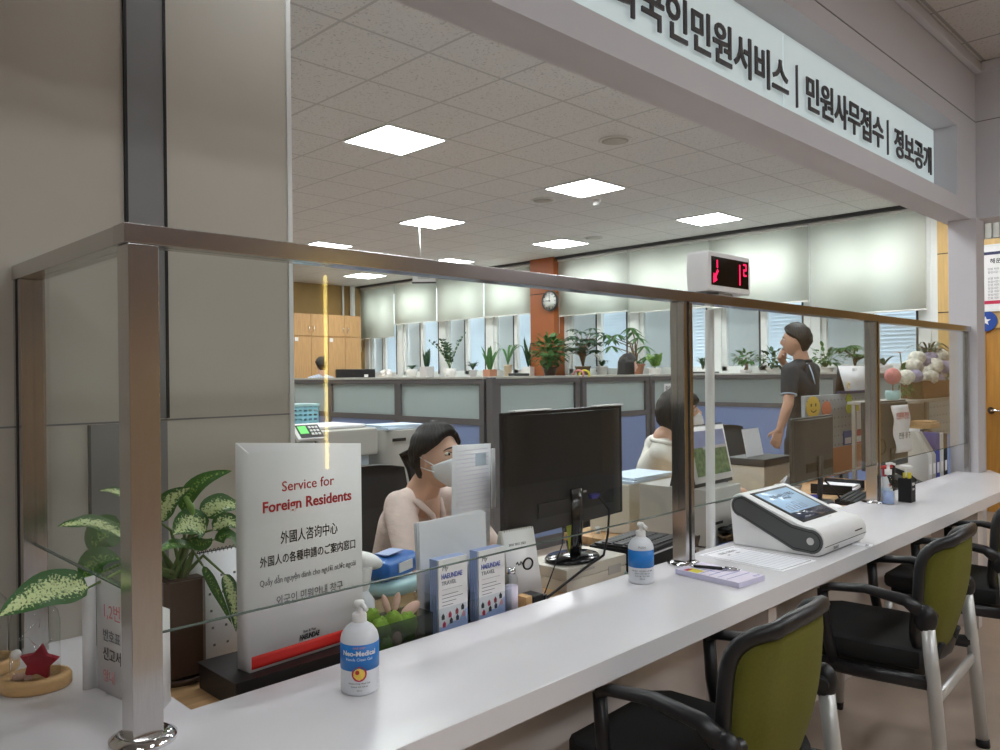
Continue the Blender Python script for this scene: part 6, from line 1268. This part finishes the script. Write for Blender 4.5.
b.done('buttons', M_grey, t); B().sweep([(-0.034, -0.09, 0.06), (-0.034, 0.0, 0.11), (-0.034, 0.09, 0.10)], 0.004, 0.006, (1, 0, 0)).done('silver_edge', M_silver, t)
b = B(); b.box((4.95, 1.74, 0.735), (0.10, 0.10, 0.02), rz=0.3); b.box((4.98, 1.75, 0.752), (0.12, 0.02, 0.012), rz=-0.4); tag(b.done('stapler', M_potw), 'pale stapler lying in front of the desk phone', 'stapler')
b = B(); b.tube([(4.86, 1.72, 0.78), (4.90, 1.715, 0.80), (4.97, 1.72, 0.75), (5.0, 1.715, 0.715)], 0.004, 7); tag(b.done('white_cable', M_potw), 'pale cable curling behind the pen cup', 'cable')
for k, (x0, x1, l) in enumerate(((4.99, 4.77, 'yellow pencil leaning behind the pen cup'),)): tag(B().tube([(4.72, 1.715, 0.705), (4.80, 1.73, 0.86)], 0.004, 6).done('pencil', M_yellow), l, 'pencil')
t = thing('computer_monitor', 'black computer monitor with a taped white Korean notice on its back', 'monitor', (5.22, 1.80, 0.7005), R(-4)); w, z0, h = 0.60, 0.145, 0.418
b = B(); b.span((-w / 2, 0.012, z0), (w / 2, 0.036, z0 + h), bev=0.006); b.prism([(-w / 2 + 0.015, 0.0125), (-w * 0.40, -0.02), (w * 0.40, -0.02), (w / 2 - 0.015, 0.0125)], z0 + 0.012, z0 + h - 0.012); b.done('rear_shell', M_dark, t); b = B(); b.sweep([(0, -0.026, z0 + 0.12), (0, -0.02, 0.05), (0, -0.01, 0.012)], 0.06, 0.022, (1, 0, 0)); b.done('stand_neck', M_black, t); B().lathe([(0, 0.0005), (0.11, 0.0005), (0.115, 0.008), (0.04, 0.018), (0, 0.019)], n=36, sy=0.7).done('stand_base', M_black, t)
B().span((-w / 2 + 0.012, 0.0362, z0 + 0.02), (w / 2 - 0.012, 0.0375, z0 + h - 0.012)).done('screen', M_lcddark, t)
b = B(); b.tube([(-0.14 + 0.045 * math.cos(a), -0.0215, z0 + 0.14 + 0.045 * math.sin(a)) for a in np.linspace(0, 2 * PI, 25)], 0.005, 6); b.done('round_logo_ring', M_blackm, t)
b = B(); n = 12; g = []
for i in range(n + 1):
    s = i / n; z = z0 + h - 0.03 - 0.30 * s; yy = -0.024 - 0.014 * math.sin(s * 5.5) ** 2; sh = 0.05 * s
    g.append((b.bm.verts.new((-0.02 + sh, yy, z)), b.bm.verts.new((0.225 + sh * 0.7, yy - 0.003, z))))
for i in range(n): b.bm.faces.new((g[i][0], g[i + 1][0], g[i + 1][1], g[i][1]))
nt_ = b.done('taped_notice', M_paper, t, solid=0.001); text('민원후견인', 0.046, M_red, nt_, (0.105, -0.046, z0 + 0.305), bold=0.0008, width=0.19); text('전용 창구', 0.044, M_ink, nt_, (0.130, -0.046, z0 + 0.18), bold=0.0006)
# pump bottles and pen cup at the third post
t = thing('pump_dispenser', 'clear pump bottle with a white pump in front of the right steel post', 'bottle', (4.385, 1.515, ZT)); B().lathe([(0, 0.0005), (0.029, 0.0005), (0.032, 0.006), (0.032, 0.07), (0.027, 0.095), (0.030, 0.14), (0.026, 0.152), (0.014, 0.158)], n=28).done('bottle_body', M_acryl, t); B().lathe([(0.0, 0.004), (0.026, 0.004), (0.026, 0.068), (0.0, 0.0685)], n=24).done('gel', M_lightblue, t)
b = B(); b.lathe([(0.017, 0.156), (0.018, 0.182), (0.008, 0.184), (0.007, 0.205), (0.012, 0.207), (0.012, 0.217), (0, 0.219)], n=20); b.sweep([(0, 0, 0.213), (0.025, -0.012, 0.213), (0.042, -0.020, 0.206)], 0.012, 0.009, (0, 0, 1)); b.done('pump', M_white, t)
t = thing('spray_bottle', 'white spray bottle with a red trigger between the pump bottle and pen cup', 'bottle', (4.475, 1.565, ZT)); B().lathe([(0, 0.0005), (0.024, 0.0005), (0.026, 0.006), (0.025, 0.09), (0.018, 0.12), (0.011, 0.135)], n=24).done('bottle_body', M_white, t); B().lathe([(0.0265, 0.03), (0.0262, 0.075)], n=24).done('label', M_paperb, t)
b = B(); b.sweep([(0, 0, 0.132), (0, 0, 0.175), (0.012, -0.01, 0.185)], 0.024, 0.022, (1, 0, 0)); b.sweep([(-0.03, 0.02, 0.180), (0.035, -0.025, 0.186)], 0.018, 0.020, (0, 0, 1)); b.sweep([(0.022, -0.016, 0.178), (0.030, -0.022, 0.145)], 0.010, 0.008, (0, 1, 0)); b.done('trigger', M_redplastic, t); text('살균', 0.02, M_red, t, (0, -0.027, 0.08))
t = thing('pen_cup', 'tall black pen cup with yellow pens and a white cap standing on the counter', 'pen cup', (4.525, 1.47, ZT)); B().prism([(-0.033, -0.033), (0.033, -0.033), (0.033, 0.033), (-0.033, 0.033)], 0.0005, 0.128, bev=0.003).done('cup', M_blackm, t)
for k, (x, y) in enumerate(((-0.02, -0.016), (-0.006, -0.018), (0.008, -0.015), (0.018, 0.0), (-0.014, 0.008))): B().cyl((x, y, 0.1285), (x * 1.05, y * 1.05, 0.156), 0.006, n=10).done('yellow_pen', M_yellow, t)
b = B(); b.cyl((0.006, 0.006, 0.1285), (0.006, 0.006, 0.182), 0.006, n=10); b.lathe([(0.0, 0.181), (0.030, 0.180), (0.034, 0.188), (0.026, 0.194), (0.0, 0.195)], c=(0.006, 0.006, 0), n=20); b.done('white_brush', M_white, t); text('PEN', 0.022, M_card, t, (0.0, -0.0335, 0.09)); text('CUP', 0.016, M_card, t, (0.0, -0.0335, 0.065))

# ------------------------------------------------------------------ pegboards, calendar and shelf at the end desk
t = thing('peg_panel', 'grey pegboard screen with stickers and papers in front of the standing man', 'pegboard', (5.78, 2.36, 0.70)); B().span((-0.53, -0.012, 0.0), (0.53, 0.012, 0.585), bev=0.003).done('panel', M_peg, t)
b = B()
for i in range(16):
    for j in range(8): b.cyl((-0.49 + i * 0.065, -0.0135, 0.09 + j * 0.065), (-0.49 + i * 0.065, -0.0115, 0.09 + j * 0.065), 0.006, n=8)
b.done('peg_holes', M_greyink, t); B().span((-0.53, -0.0155, 0.0), (0.53, -0.0125, 0.20)).done('cork_strip', M_corkb, t)
for x, z, r_, m, nm in ((-0.40, 0.505, 0.075, M_smile, 'smiley_sticker'), (-0.18, 0.485, 0.055, M_orangefl, 'orange_sticker'), (0.22, 0.545, 0.038, M_limeedge, 'yellow_sticker'), (0.22, 0.475, 0.038, M_limeedge, 'yellow_sticker')):
    b = B().cyl((0, -0.0125, z), (0, -0.0165, z), r_, n=28)
    for v in b.bm.verts: v.co.x = v.co.x * 1.45 + x
    s_ = b.done(nm, m, t)
    if 'smiley' in nm:
        b = B()
        for q in (-1, 1): b.ell((x + q * 0.036, -0.0170, z + 0.015), (0.010, 0.0015, 0.012))
        b.tube([(x + 0.050 * math.sin(a), -0.0172, z - 0.002 - 0.032 * math.cos(a)) for a in np.linspace(-1.0, 1.0, 9)], 0.0035, 5); b.done('smile', M_ink, s_)
pp = B().span((0.27, -0.0165, 0.24), (0.50, -0.0125, 0.53)).done('schedule_sheet', M_paper, t); B().span((0.28, -0.0182, 0.45), (0.40, -0.0166, 0.525)).done('yellow_note', M_yellow, pp); B().span((0.29, -0.0182, 0.30), (0.36, -0.0166, 0.44)).done('lilac_column', M_lilac, pp)
for x, m, nm in ((0.11, M_bluetag, 'blue_tag'), (0.33, M_redtag, 'red_tag')): q = B().span((x, -0.018, 0.205), (x + 0.15, -0.0125, 0.31), bev=0.002).done(nm, m, t); B().span((x + 0.02, -0.0205, 0.215), (x + 0.13, -0.0185, 0.26)).done('tag_window', M_paper, q)
t = thing('wall_calendar', 'large white desk calendar standing on top of the pegboard screen', 'calendar', (6.10, 2.345, 1.286)); b = B(); b.quad([(-0.24, -0.03, 0.02), (0.26, -0.03, 0.02), (0.26, 0.02, 0.205), (-0.24, 0.02, 0.205)]); b.done('page', M_paper, t, solid=0.003); B().span((-0.25, -0.04, 0.0), (0.27, 0.03, 0.02)).done('base_strip', M_navy, t); text('2023. 7', 0.03, M_greyink, t, (0.02, 0.004, 0.165)); b = B()
b.tube([(-0.19 + 0.022 * math.cos(a), -0.032, 0.06 + 0.022 * math.sin(a)) for a in np.linspace(0, 2 * PI, 13)], 0.003, 5); b.done('printed_emblem', M_smile, t); b = B(); b.quad([(-0.24, 0.045, 0.0), (0.26, 0.045, 0.0), (0.26, 0.024, 0.205), (-0.24, 0.024, 0.205)]); b.done('easel', M_dark, t, solid=0.002)
t = thing('shelf_unit', 'low grey shelf behind the monitor with the taped notice', 'shelf', (6.30, 2.06, 0.0)); B().span((-0.63, -0.14, 1.2155), (0.96, 0.17, 1.235), bev=0.003).done('shelf_board', M_grey, t); B().span((0.02, 0.15, 0.0), (0.96, 0.165, 1.215)).done('back_panel', M_lgrey, t)
for x in (-0.61, 0.93):
    for y in (-0.12, 0.13): B().span((x - 0.012, y - 0.012, 0.0), (x + 0.012, y + 0.012, 1.215)).done('shelf_leg', M_grey, t)
pb = B().span((0.10, -0.142, 0.95), (0.94, -0.1305, 1.212)).done('peg_front', M_peg, t); b = B()
for i in range(11):
    for j in range(4): b.cyl((0.14 + i * 0.075, -0.1435, 0.98 + j * 0.065), (0.14 + i * 0.075, -0.1415, 0.98 + j * 0.065), 0.007, n=8)
b.done('peg_holes', M_greyink, pb)
p = at(893, 397, Y=1.99); t = thing('topiary', 'round pink ball topiary in a pale green pot on the shelf', 'plant', (p.x, 1.99, 1.2355)); t.scale = (0.72, 0.72, 0.86); B().lathe([(0, 0.0005), (0.045, 0.0005), (0.068, 0.03), (0.074, 0.06), (0.066, 0.088), (0.060, 0.088), (0.0, 0.075)], n=28).done('pot', M_aqua, t); B().cyl((0, 0, 0.075), (0, 0, 0.16), 0.006, n=10).done('stem', M_trunk, t); b = B(); b.ell((0, 0, 0.205), (0.075, 0.075, 0.066), seg=36)
for v in b.bm.verts: v.co += (v.co - Vector((0, 0, 0.205))).normalized() * 0.005 * math.sin(v.co.x * 260) * math.sin(v.co.y * 260 + 1) * math.sin(v.co.z * 260)
b.done('pink_ball', M_pinkflower, t)
FY = 2.05; p = at(928, 398, Y=FY); t = thing('flower_arrangement', 'white and lilac hydrangeas with a spider plant in a brown reed planter', 'flowers', (p.x, FY, 1.2355)); o3 = Vector((p.x, FY, 1.2355))
pl = B().span((-0.34, -0.07, 0.0005), (0.40, 0.09, 0.135), bev=0.004).done('planter', M_reed, t); B().cyl((-0.40, -0.03, 0.0005), (-0.40, -0.03, 0.13), 0.05, 0.06, n=20).done('brown_vase', M_trunk, t)
def ball(b, c, r_, k):
    n0 = len(b.bm.verts); b.ell(c, (r_, r_, r_ * 0.85), seg=22); b.bm.verts.ensure_lookup_table()
    for v in b.bm.verts[n0:]: d = v.co - c; v.co += d * 0.16 * math.sin(d.x * 170 + k) * math.sin(d.y * 170 + 2 * k) * math.sin(d.z * 170 + 1)
for k, (u, v, r_, m) in enumerate(((906, 377, 0.062, M_whiteflower), (913, 367, 0.072, M_whiteflower), (923, 373, 0.078, M_whiteflower), (930, 377, 0.062, M_whiteflower), (933, 366, 0.076, M_whiteflower), (939, 372, 0.064, M_whiteflower), (946, 367, 0.062, M_lilac), (917, 358, 0.062, M_whiteflower), (939, 356, 0.070, M_whiteflower), (915, 376, 0.056, M_lilac), (938, 379, 0.054, M_lilac), (930, 358, 0.056, M_lilac), (924, 361, 0.048, M_lilac))):
    c = at(u, v, Y=FY - 0.05 + 0.03 * (k % 3)) - o3; b = B(); ball(b, c, r_, k); b.done('hydrangea_bloom', m, t)
b = B(); rng = random.Random(4); sb = B(); ctr = at(929, 355, Y=FY + 0.05) - o3
for k in range(34):
    a = rng.uniform(0, 2 * PI); l = rng.uniform(0.22, 0.42); h_ = rng.uniform(0.05, 0.19); d = Vector((math.cos(a), math.sin(a) * 0.35, 0)); b.leaf(ctr + d * 0.02, ctr + d * l * 0.45 + Vector((0, 0, h_)), ctr + d * l + Vector((0, 0, h_ * 0.25)), 0.018, (d.x, d.y, 2), 0.2, 6)
b.done('spider_leaves', M_leafd, t)
b = B()
for k in range(30):
    c = at(rng.uniform(898, 945), rng.uniform(366, 386), Y=FY + rng.uniform(-0.02, 0.06)) - o3; a = rng.uniform(0, 2 * PI); d = Vector((math.cos(a), -0.3, math.sin(a) * 0.6)); b.leaf(c, c + d * 0.05, c + d * 0.11, 0.05, (0, -1, 0.6), 0.2, 5)
for k in range(16):
    c = at(rng.uniform(899, 912), rng.uniform(388, 397), Y=FY - 0.05) - o3; a = rng.uniform(-1, 1); b.leaf(c, c + Vector((0.05 * a, 0, 0.05)), c + Vector((0.11 * a, -0.01, -0.02)), 0.02, (0, -1, 0.5), 0.2, 5)
b.done('green_leaves', M_leaf, t)
g = at(900, 353, Y=FY) - o3; b = B()
for k in range(14): a = k * 2 * PI / 14; b.leaf(g, g + Vector((0.03 * math.cos(a), 0.02 * math.sin(a), 0.012)), g + Vector((0.062 * math.cos(a), 0.045 * math.sin(a), 0.004)), 0.02, (0, 0, 1), 0.1, 4)
b.done('orange_gerbera', M_orangefl, t); b = B(); b.tube([g, g + Vector((0.04, 0.0, -0.12)), Vector((-0.25, 0, 0.10))], 0.004, 6)
for k, (u, v) in enumerate(((906, 377), (923, 373), (933, 366), (939, 356), (917, 358), (946, 367))): b.tube([at(u, v, Y=FY) - o3, Vector((-0.2 + 0.1 * k, 0, 0.10))], 0.005, 6)
b.done('stalks', M_stem, t)
for k, (x, m, l, sp) in enumerate(((5.700, M_lgrey, 'pale grey magazine file nearest the taped monitor', M_paper), (5.782, M_grey, 'grey magazine file with papers, second in the row by the column', M_paper), (5.864, M_blueplain, 'dark blue magazine file in the row by the column', M_navy), (5.946, M_lgrey, 'light grey box file right of the dark blue file', M_card), (6.030, M_blackm, 'black box file at the end of the row beside the column', M_desk))):
    t = thing('magazine_file', l, 'file holder', (x, 1.81, 0.7005), group='magazine files by the column'); w = 0.038; hh = 0.345 - 0.008 * k
    B().prism([(-0.105, 0.0), (0.125, 0.0), (0.125, hh), (-0.02, hh), (-0.105, hh * 0.55 if k < 2 else hh)], -w, w, 'yz', bev=0.002).done('holder', m, t)
    b = B()
    for q in range(4): b.span((-w + 0.010 + q * 0.014, -0.012, hh * 0.62), (-w + 0.018 + q * 0.014, 0.115, hh + 0.006 + 0.010 * (q % 2)))
    b.done('papers', sp, t); B().span((-0.022, -0.1068, 0.06), (0.022, -0.1052, 0.13)).done('spine_label', M_card, t)
b = B(); b.span((5.86, 1.75, 1.052), (6.07, 1.92, 1.085)); b.span((5.90, 1.76, 1.086), (6.06, 1.90, 1.10)); tag(b.done('flat_box', M_desk), 'flat brown box lying on the magazine files by the column', 'box')

t = thing('computer_mouse', 'white computer mouse on the desk behind the kiosk', 'mouse', (4.28, 1.76, 0.7005)); b = B(); b.ell((0, 0, 0.012), (0.034, 0.055, 0.026))
for v in b.bm.verts: v.co.z = max(0.0, v.co.z)
b.done('mouse_body', M_white, t); B().cyl((-0.004, 0.028, 0.034), (0.004, 0.028, 0.034), 0.007, n=14).done('scroll_wheel', M_dark, t)
b = B(); b.tube([(4.50, 1.90, 0.83), (4.54, 1.85, 0.76), (4.50, 1.80, 0.715), (4.40, 1.85, 0.706), (4.22, 1.90, 0.705)], 0.005, 7); tag(b.done('monitor_cable', M_blackm), 'black cable hanging from the dark monitor behind the kiosk', 'cable')
t = thing('ink_bottle', 'small bottle with a dark blue cap on the desk behind the kiosk', 'bottle', (4.12, 1.80, 0.7005)); B().lathe([(0, 0.0005), (0.03, 0.0005), (0.032, 0.01), (0.032, 0.05), (0.02, 0.065)], n=24).done('bottle_body', M_potw, t); B().lathe([(0.021, 0.064), (0.021, 0.10), (0.0, 0.101)], n=24).done('cap', M_hdmi, t)
t = thing('document_tray', 'dark document tray with pale papers right of the dark monitor', 'tray', (4.98, 2.02, 0.7005), R(8)); B().span((-0.16, -0.12, 0.0), (0.16, 0.12, 0.012), bev=0.003).done('tray_base', M_black, t)
for s in (-1, 1): B().span((s * 0.157 - 0.004, -0.12, 0.0125), (s * 0.157 + 0.004, 0.12, 0.06)).done('tray_side', M_black, t)
b = B(); b.box((0, 0, 0.022), (0.29, 0.21, 0.012), rz=0.04); b.box((0.01, 0.01, 0.034), (0.28, 0.20, 0.008), rz=-0.05); b.done('papers', M_paper, t)

# ------------------------------------------------------------------ plants on the window sill
SX, SZT = 8.99, SZ
def pot(t, style, r_, h, m):
    if style == 'square': B().prism([(-r_, -r_), (r_, -r_), (r_, r_), (-r_, r_)], 0.0005, h, bev=0.006).done('pot', m, t)
    elif style == 'bowl': B().lathe([(0, 0.0005), (r_ * 0.55, 0.0005), (r_ * 0.95, h * 0.45), (r_, h), (r_ * 0.88, h), (0, h * 0.85)], n=24).done('pot', m, t)
    else: B().lathe([(0, 0.0005), (r_ * 0.72, 0.0005), (r_, h), (r_ * 1.06, h), (r_ * 1.06, h * 0.88), (r_ * 0.9, h * 0.9), (0, h * 0.88)], n=24).done('pot', m, t)
def plant(px, name, label, pstyle, r_, ph, pmat, kind, H, Wd, leafm, seed=1, loc=None, cat='plant', grp='potted plants on the window sill', cnt=None):
    xx = 8.70 if name == 'schefflera' else SX; p = loc or Vector((xx, at(px, 376, X=xx).y, SZT)); t = thing(name, label, cat, p, group=grp); rng = random.Random(seed)
    pot(t, pstyle, r_, ph, pmat); B().cyl((0, 0, ph * 0.86), (0, 0, ph * 0.90), r_ * 0.85, n=20).done('soil', M_soil, t)
    b, s = B(), B(); top = Vector((0, 0, ph * 0.88))
    D = Vector((0.6, -0.8, 0)) # spread mostly across the view
    if kind == 'blades':
        for k in range(cnt or 9):
            a = rng.uniform(0, 2 * PI); o = Vector((math.cos(a), math.sin(a), 0)); h = H * rng.uniform(0.6, 1.0); b.leaf(top + o * r_ * 0.3, top + o * r_ * 0.4 + Vector((0, 0, h * 0.6)), top + o * Wd * rng.uniform(0.5, 1) + Vector((0, 0, h)), 0.05 * (1 + H), (o.x, o.y, 0.3), 0.35, 6)
    elif kind == 'arch':
        for k in range(cnt or 14):
            a = rng.uniform(0, 2 * PI); o = Vector((math.cos(a), math.sin(a), 0)); h = H * rng.uniform(0.55, 1.0); l = Wd * rng.uniform(0.6, 1.0); b.leaf(top, top + o * l * 0.4 + Vector((0, 0, h)), top + o * l + Vector((0, 0, h * rng.uniform(0.5, 0.9))), 0.035 + 0.02 * Wd, (o.x * 0.3, o.y * 0.3, 1), 0.25, 6)
    elif kind == 'stems':
        for k in range(cnt or 8):
            a = rng.uniform(0, 2 * PI); o = Vector((math.cos(a), math.sin(a), 0)); h = H * rng.uniform(0.6, 1.0); l = Wd * rng.uniform(0.4, 1.0); e = top + o * l + Vector((0, 0, h)); m_ = top + o * l * 0.25 + Vector((0, 0, h * 0.6)); path = [top * (1 - q) ** 2 + m_ * 2 * q * (1 - q) + e * q * q for q in np.linspace(0, 1, 9)]; s.tube(path, [0.007, 0.006, 0.006, 0.005, 0.005, 0.004, 0.004, 0.003, 0.002], 6)
            for q in range(2, 9):
                for sg in (-1, 1):
                    c = path[q]; d = Vector((-o.y * sg + rng.uniform(-.3, .3), o.x * sg + rng.uniform(-.3, .3), rng.uniform(0.2, 0.7))).normalized(); b.leaf(c, c + d * 0.035, c + d * 0.075, 0.036, (o.x, o.y, 0.8), 0.2, 4)
    elif kind in ('bush', 'tree'):
        ctr = top + Vector((0, 0, H * (0.55 if kind == 'bush' else 0.74))); rad = Vector((Wd, Wd, H * (0.46 if kind == 'bush' else 0.26)))
        if kind == 'tree': s.tube([top, top + Vector((0.01, -0.01, H * 0.25)), top + Vector((-0.01, 0.01, H * 0.5)), top + Vector((0, 0, H * 0.7))], [0.028, 0.018, 0.014, 0.010], 8)
        for k in range(cnt or 90):
            while True:
                q = Vector((rng.uniform(-1, 1), rng.uniform(-1, 1), rng.uniform(-1, 1)))
                if 0.25 < q.length < 1: break
            c = ctr + Vector((q.x * rad.x, q.y * rad.y, q.z * rad.z)); d = Vector((q.x, q.y, q.z * 0.5 + rng.uniform(-0.4, 0.3))).normalized(); l = (0.055 + 0.05 * rng.random()) * (1.35 if H > 0.4 else 1.0); b.leaf(c, c + d * l * 0.5 + Vector((0, 0, 0.012)), c + d * l, l * 0.5, (q.x * 0.4, q.y * 0.4, 1), 0.2, 4)
            if k % 7 == 0: s.tube([top + Vector((0, 0, H * 0.3 if kind == 'tree' else 0)), (c + top) / 2 + Vector((0, 0, 0.03)), c], [0.006, 0.004, 0.002], 5)
    elif kind == 'whorl':   # hand-shaped leaf fans on long stems
        for k in range(cnt or 16):
            a = rng.uniform(0, 2 * PI); o = Vector((math.cos(a), math.sin(a), 0)); h = H * rng.uniform(0.35, 1.0); l = Wd * rng.uniform(0.2, 1.0); e = top + o * l + Vector((0, 0, h)); s.tube([top, top + o * l * 0.2 + Vector((0, 0, h * 0.65)), e], [0.007, 0.006, 0.003], 6)
            for q in range(7):
                aa = q * 2 * PI / 7 + rng.uniform(-.2, .2); d = Vector((math.cos(aa), math.sin(aa), -0.35)); b.leaf(e, e + d * 0.06 + Vector((0, 0, 0.015)), e + d * 0.13, 0.042, (0, 0, 1), 0.2, 4)
    if len(s.bm.verts): s.done('stems', M_trunk if kind in ('tree', 'whorl') else M_stem, t)
    b.done('foliage', leafm, t); return t
plant(412, 'potted_succulent', 'small dark leafed plant in a white bowl, leftmost pot on the sill', 'bowl', 0.10, 0.15, M_potw, 'arch', 0.13, 0.16, M_leafd, 1, cnt=18)
plant(427, 'snake_plant', 'upright snake plant in a square pale grey pot', 'square', 0.09, 0.19, M_potg, 'blades', 0.36, 0.09, M_leafd, 2, cnt=10)
plant(450, 'zz_plant', 'tall branching plant with small dark leaves in a black and white pot', 'bowl', 0.11, 0.15, M_potw, 'stems', 0.62, 0.36, M_leafd, 3, cnt=9)
plant(473, 'potted_plant', 'small bushy plant in a grey and white pot', 'round', 0.075, 0.12, M_potg, 'arch', 0.20, 0.14, M_leafd, 4, cnt=26)
plant(490, 'snake_plant', 'broad bladed snake plant in a square terracotta pot', 'square', 0.08, 0.12, M_terra, 'blades', 0.42, 0.20, M_leaf, 5, cnt=9)
plant(508, 'yucca', 'spiky long leafed plant in a tall tan pot', 'round', 0.07, 0.19, M_tanpot, 'arch', 0.50, 0.36, M_leaf, 6, cnt=8)
plant(530, 'rubber_plant', 'dark broad leafed plant in a white pot with black diamonds', 'square', 0.085, 0.15, M_potw, 'blades', 0.54, 0.16, M_leafd, 7, cnt=6)
plant(550, 'schefflera', 'dense bright green bush left of the brown column foot', 'round', 0.11, 0.14, M_potb, 'bush', 0.44, 0.28, M_leaf, 8, cnt=260)
plant(583, 'schefflera', 'tall umbrella tree spreading right of the brown column foot', 'round', 0.11, 0.14, M_trunk, 'whorl', 0.58, 0.36, M_leafd, 9, cnt=34)
t = plant(602, 'orchid', 'white flowering orchid with dark leaves in a white pot', 'round', 0.085, 0.14, M_potw, 'arch', 0.14, 0.16, M_leafd, 10, cnt=9)
b = B(); b.tube([(0, 0, 0.13), (-0.03, 0.02, 0.26), (-0.08, 0.06, 0.34)], 0.004, 6); b.done('flower_stalk', M_stem, t); b = B()
for k in range(6): b.ell((-0.03 - 0.013 * k, 0.02 + 0.01 * k, 0.24 + 0.02 * k), (0.016, 0.016, 0.014))
b.done('orchid_blooms', M_whiteflower, t)
t = plant(636, 'pachira', 'tall money tree with hanging leaf fans behind the long haired woman', 'round', 0.12, 0.16, M_terra, 'whorl', 0.10, 0.05, M_leaf, 11, cnt=2)
b, s = B(), B()
for k, (dy, dz) in enumerate(((0.40, 0.52), (0.30, 0.58), (0.40, 0.42), (0.02, 0.60), (-0.06, 0.52), (-0.16, 0.40), (-0.22, 0.26), (0.05, 0.66), (0.46, 0.58))):
    e = Vector((-0.02 * k * 0.3, dy, dz)); s.tube([(0, 0, 0.14), (0, dy * 0.2, dz * 0.75), e], [0.012, 0.008, 0.004], 6)
    for q in range(6): aa = q * 2 * PI / 6 + k; d = Vector((0.5 * math.cos(aa), math.sin(aa), -0.55)); b.leaf(e, e + d * 0.07 + Vector((0, 0, 0.02)), e + d * 0.19, 0.055, (0, 0, 1), 0.2, 5)
b.done('leaf_fans', M_leaf, t); s.done('trunk', M_trunk, t)
plant(655, 'fern', 'bright green fern bush in a white pot left of the middle post', 'round', 0.085, 0.10, M_potw, 'stems', 0.19, 0.12, M_leafl, 12, cnt=6)
plant(703, 'rosemary_plant', 'small needle leafed plant right of the middle post', 'bowl', 0.07, 0.07, M_potw, 'arch', 0.22, 0.11, M_leafd, 13, cnt=14)
plant(746, 'bonsai', 'small bonsai tree with a thick trunk on the sill', 'bowl', 0.07, 0.06, M_potg, 'tree', 0.22, 0.16, M_leaf, 14, cnt=70)
plant(773, 'jade_plant', 'round leafed dark green bush beside the standing man', 'round', 0.08, 0.08, M_potw, 'bush', 0.22, 0.17, M_leafd, 15, cnt=70)
plant(826, 'jade_plant', 'green leafy bush just right of the standing man', 'round', 0.09, 0.08, M_potw, 'bush', 0.24, 0.20, M_leaf, 16, cnt=70)
plant(855, 'jade_plant', 'large leafed green bush above the white wall calendar', 'round', 0.09, 0.08, M_potw, 'whorl', 0.26, 0.16, M_leaf, 17, cnt=9)
plant(884, 'agave', 'dark pointed leaf plant behind the right steel post', 'bowl', 0.09, 0.09, M_potg, 'arch', 0.13, 0.20, M_leafd, 18, cnt=9)
p = at(385, 376, X=SX); t = thing('coral_ornament', 'white knobbly coral ornament on the sill beside the wooden cabinets', 'ornament', (SX, p.y, SZT)); b = B(); rng = random.Random(21)
for k in range(10): b.ell((rng.uniform(-0.03, 0.03), rng.uniform(-0.14, 0.14), rng.uniform(0.035, 0.13)), (0.05, 0.05, 0.04))
for k in range(4): b.ell((0, -0.1 + k * 0.07, 0.03), (0.06, 0.06, 0.0305))
b.done('coral', M_potw, t, remesh=0.012, smooth_it=1)
# far monitor and small things above the partitions
t = thing('computer_monitor', 'wide black monitor top seen above the partition before the cabinets', 'monitor', at(355, 373, Y=9.9).xy.to_3d() + Vector((0, 0, 0.72)), R(-12)); B().span((-0.30, -0.02, 0.42), (0.32, 0.02, 0.84), bev=0.006).done('rear_shell', M_black, t); B().sweep([(0, 0.0, 0.5), (0, 0, 0.02)], 0.06, 0.03, (1, 0, 0)).done('stand_neck', M_black, t); B().lathe([(0, 0.0005), (0.12, 0.0005), (0.12, 0.015), (0, 0.02)], n=28).done('stand_base', M_black, t); B().span((0.14, -0.024, 0.72), (0.20, -0.0205, 0.76)).done('white_tag', M_card, t)
t = thing('far_desk', 'office desk behind the far partitions', 'desk', (6.95, 10.2, 0)); B().span((-0.7, -0.6, 0.69), (0.8, 0.35, 0.72), bev=0.003).done('desk_top', M_desk, t)
for x in (-0.66, 0.76): B().span((x - 0.02, -0.55, 0), (x + 0.02, 0.3, 0.6895)).done('desk_leg', M_lgrey, t)
for k, (u, m, l) in enumerate(((581, M_pinkflower, 'pink toy ring hooked over the partition top'), (587, M_yellow, 'yellow toy ring hooked over the partition top'))):
    p = at(u, 378, Y=4.43); t = thing('toy_ring', l, 'toy', (p.x, 4.46, 1.4405), group='toy rings on the partition top'); B().tube([(0, 0.018 + -0.05 * math.sin(a) * 0 - 0.058 + 0.0 + (0.058 - 0.056 * math.cos(a)) - 0.02, 0.006 + 0.038 * math.sin(a) * (1 if a < PI else 1.6)) for a in np.linspace(-0.5, PI + 0.2, 13)], 0.0085, 8).done('ring', m, t)
b = B(); b.box((7.0 + 1.56, 5.2, 1.452), (0.10, 0.6, 0.022)); tag(b.done('flat_tray', M_dark), 'flat dark tray lying on the far partition top behind the middle post', 'tray')
tag(B().box((at(519, 377, Y=4.46).x, 4.46, 1.4525), (0.20, 0.05, 0.023), bev=0.004).done('blackboard_eraser', M_dark), 'flat dark object lying on the partition top above the big monitor', 'tray')
t = thing('posted_note', 'small white printed note on the partition beside the middle post', 'note', (6.78, 4.425, 1.26)); B().box((0, 0, 0), (0.14, 0.002, 0.17)).done('note_sheet', M_paper, t); text('출입', 0.06, M_ink, t, (0, -0.002, 0.015)); text('문의', 0.05, M_ink, t, (0, -0.002, -0.06))
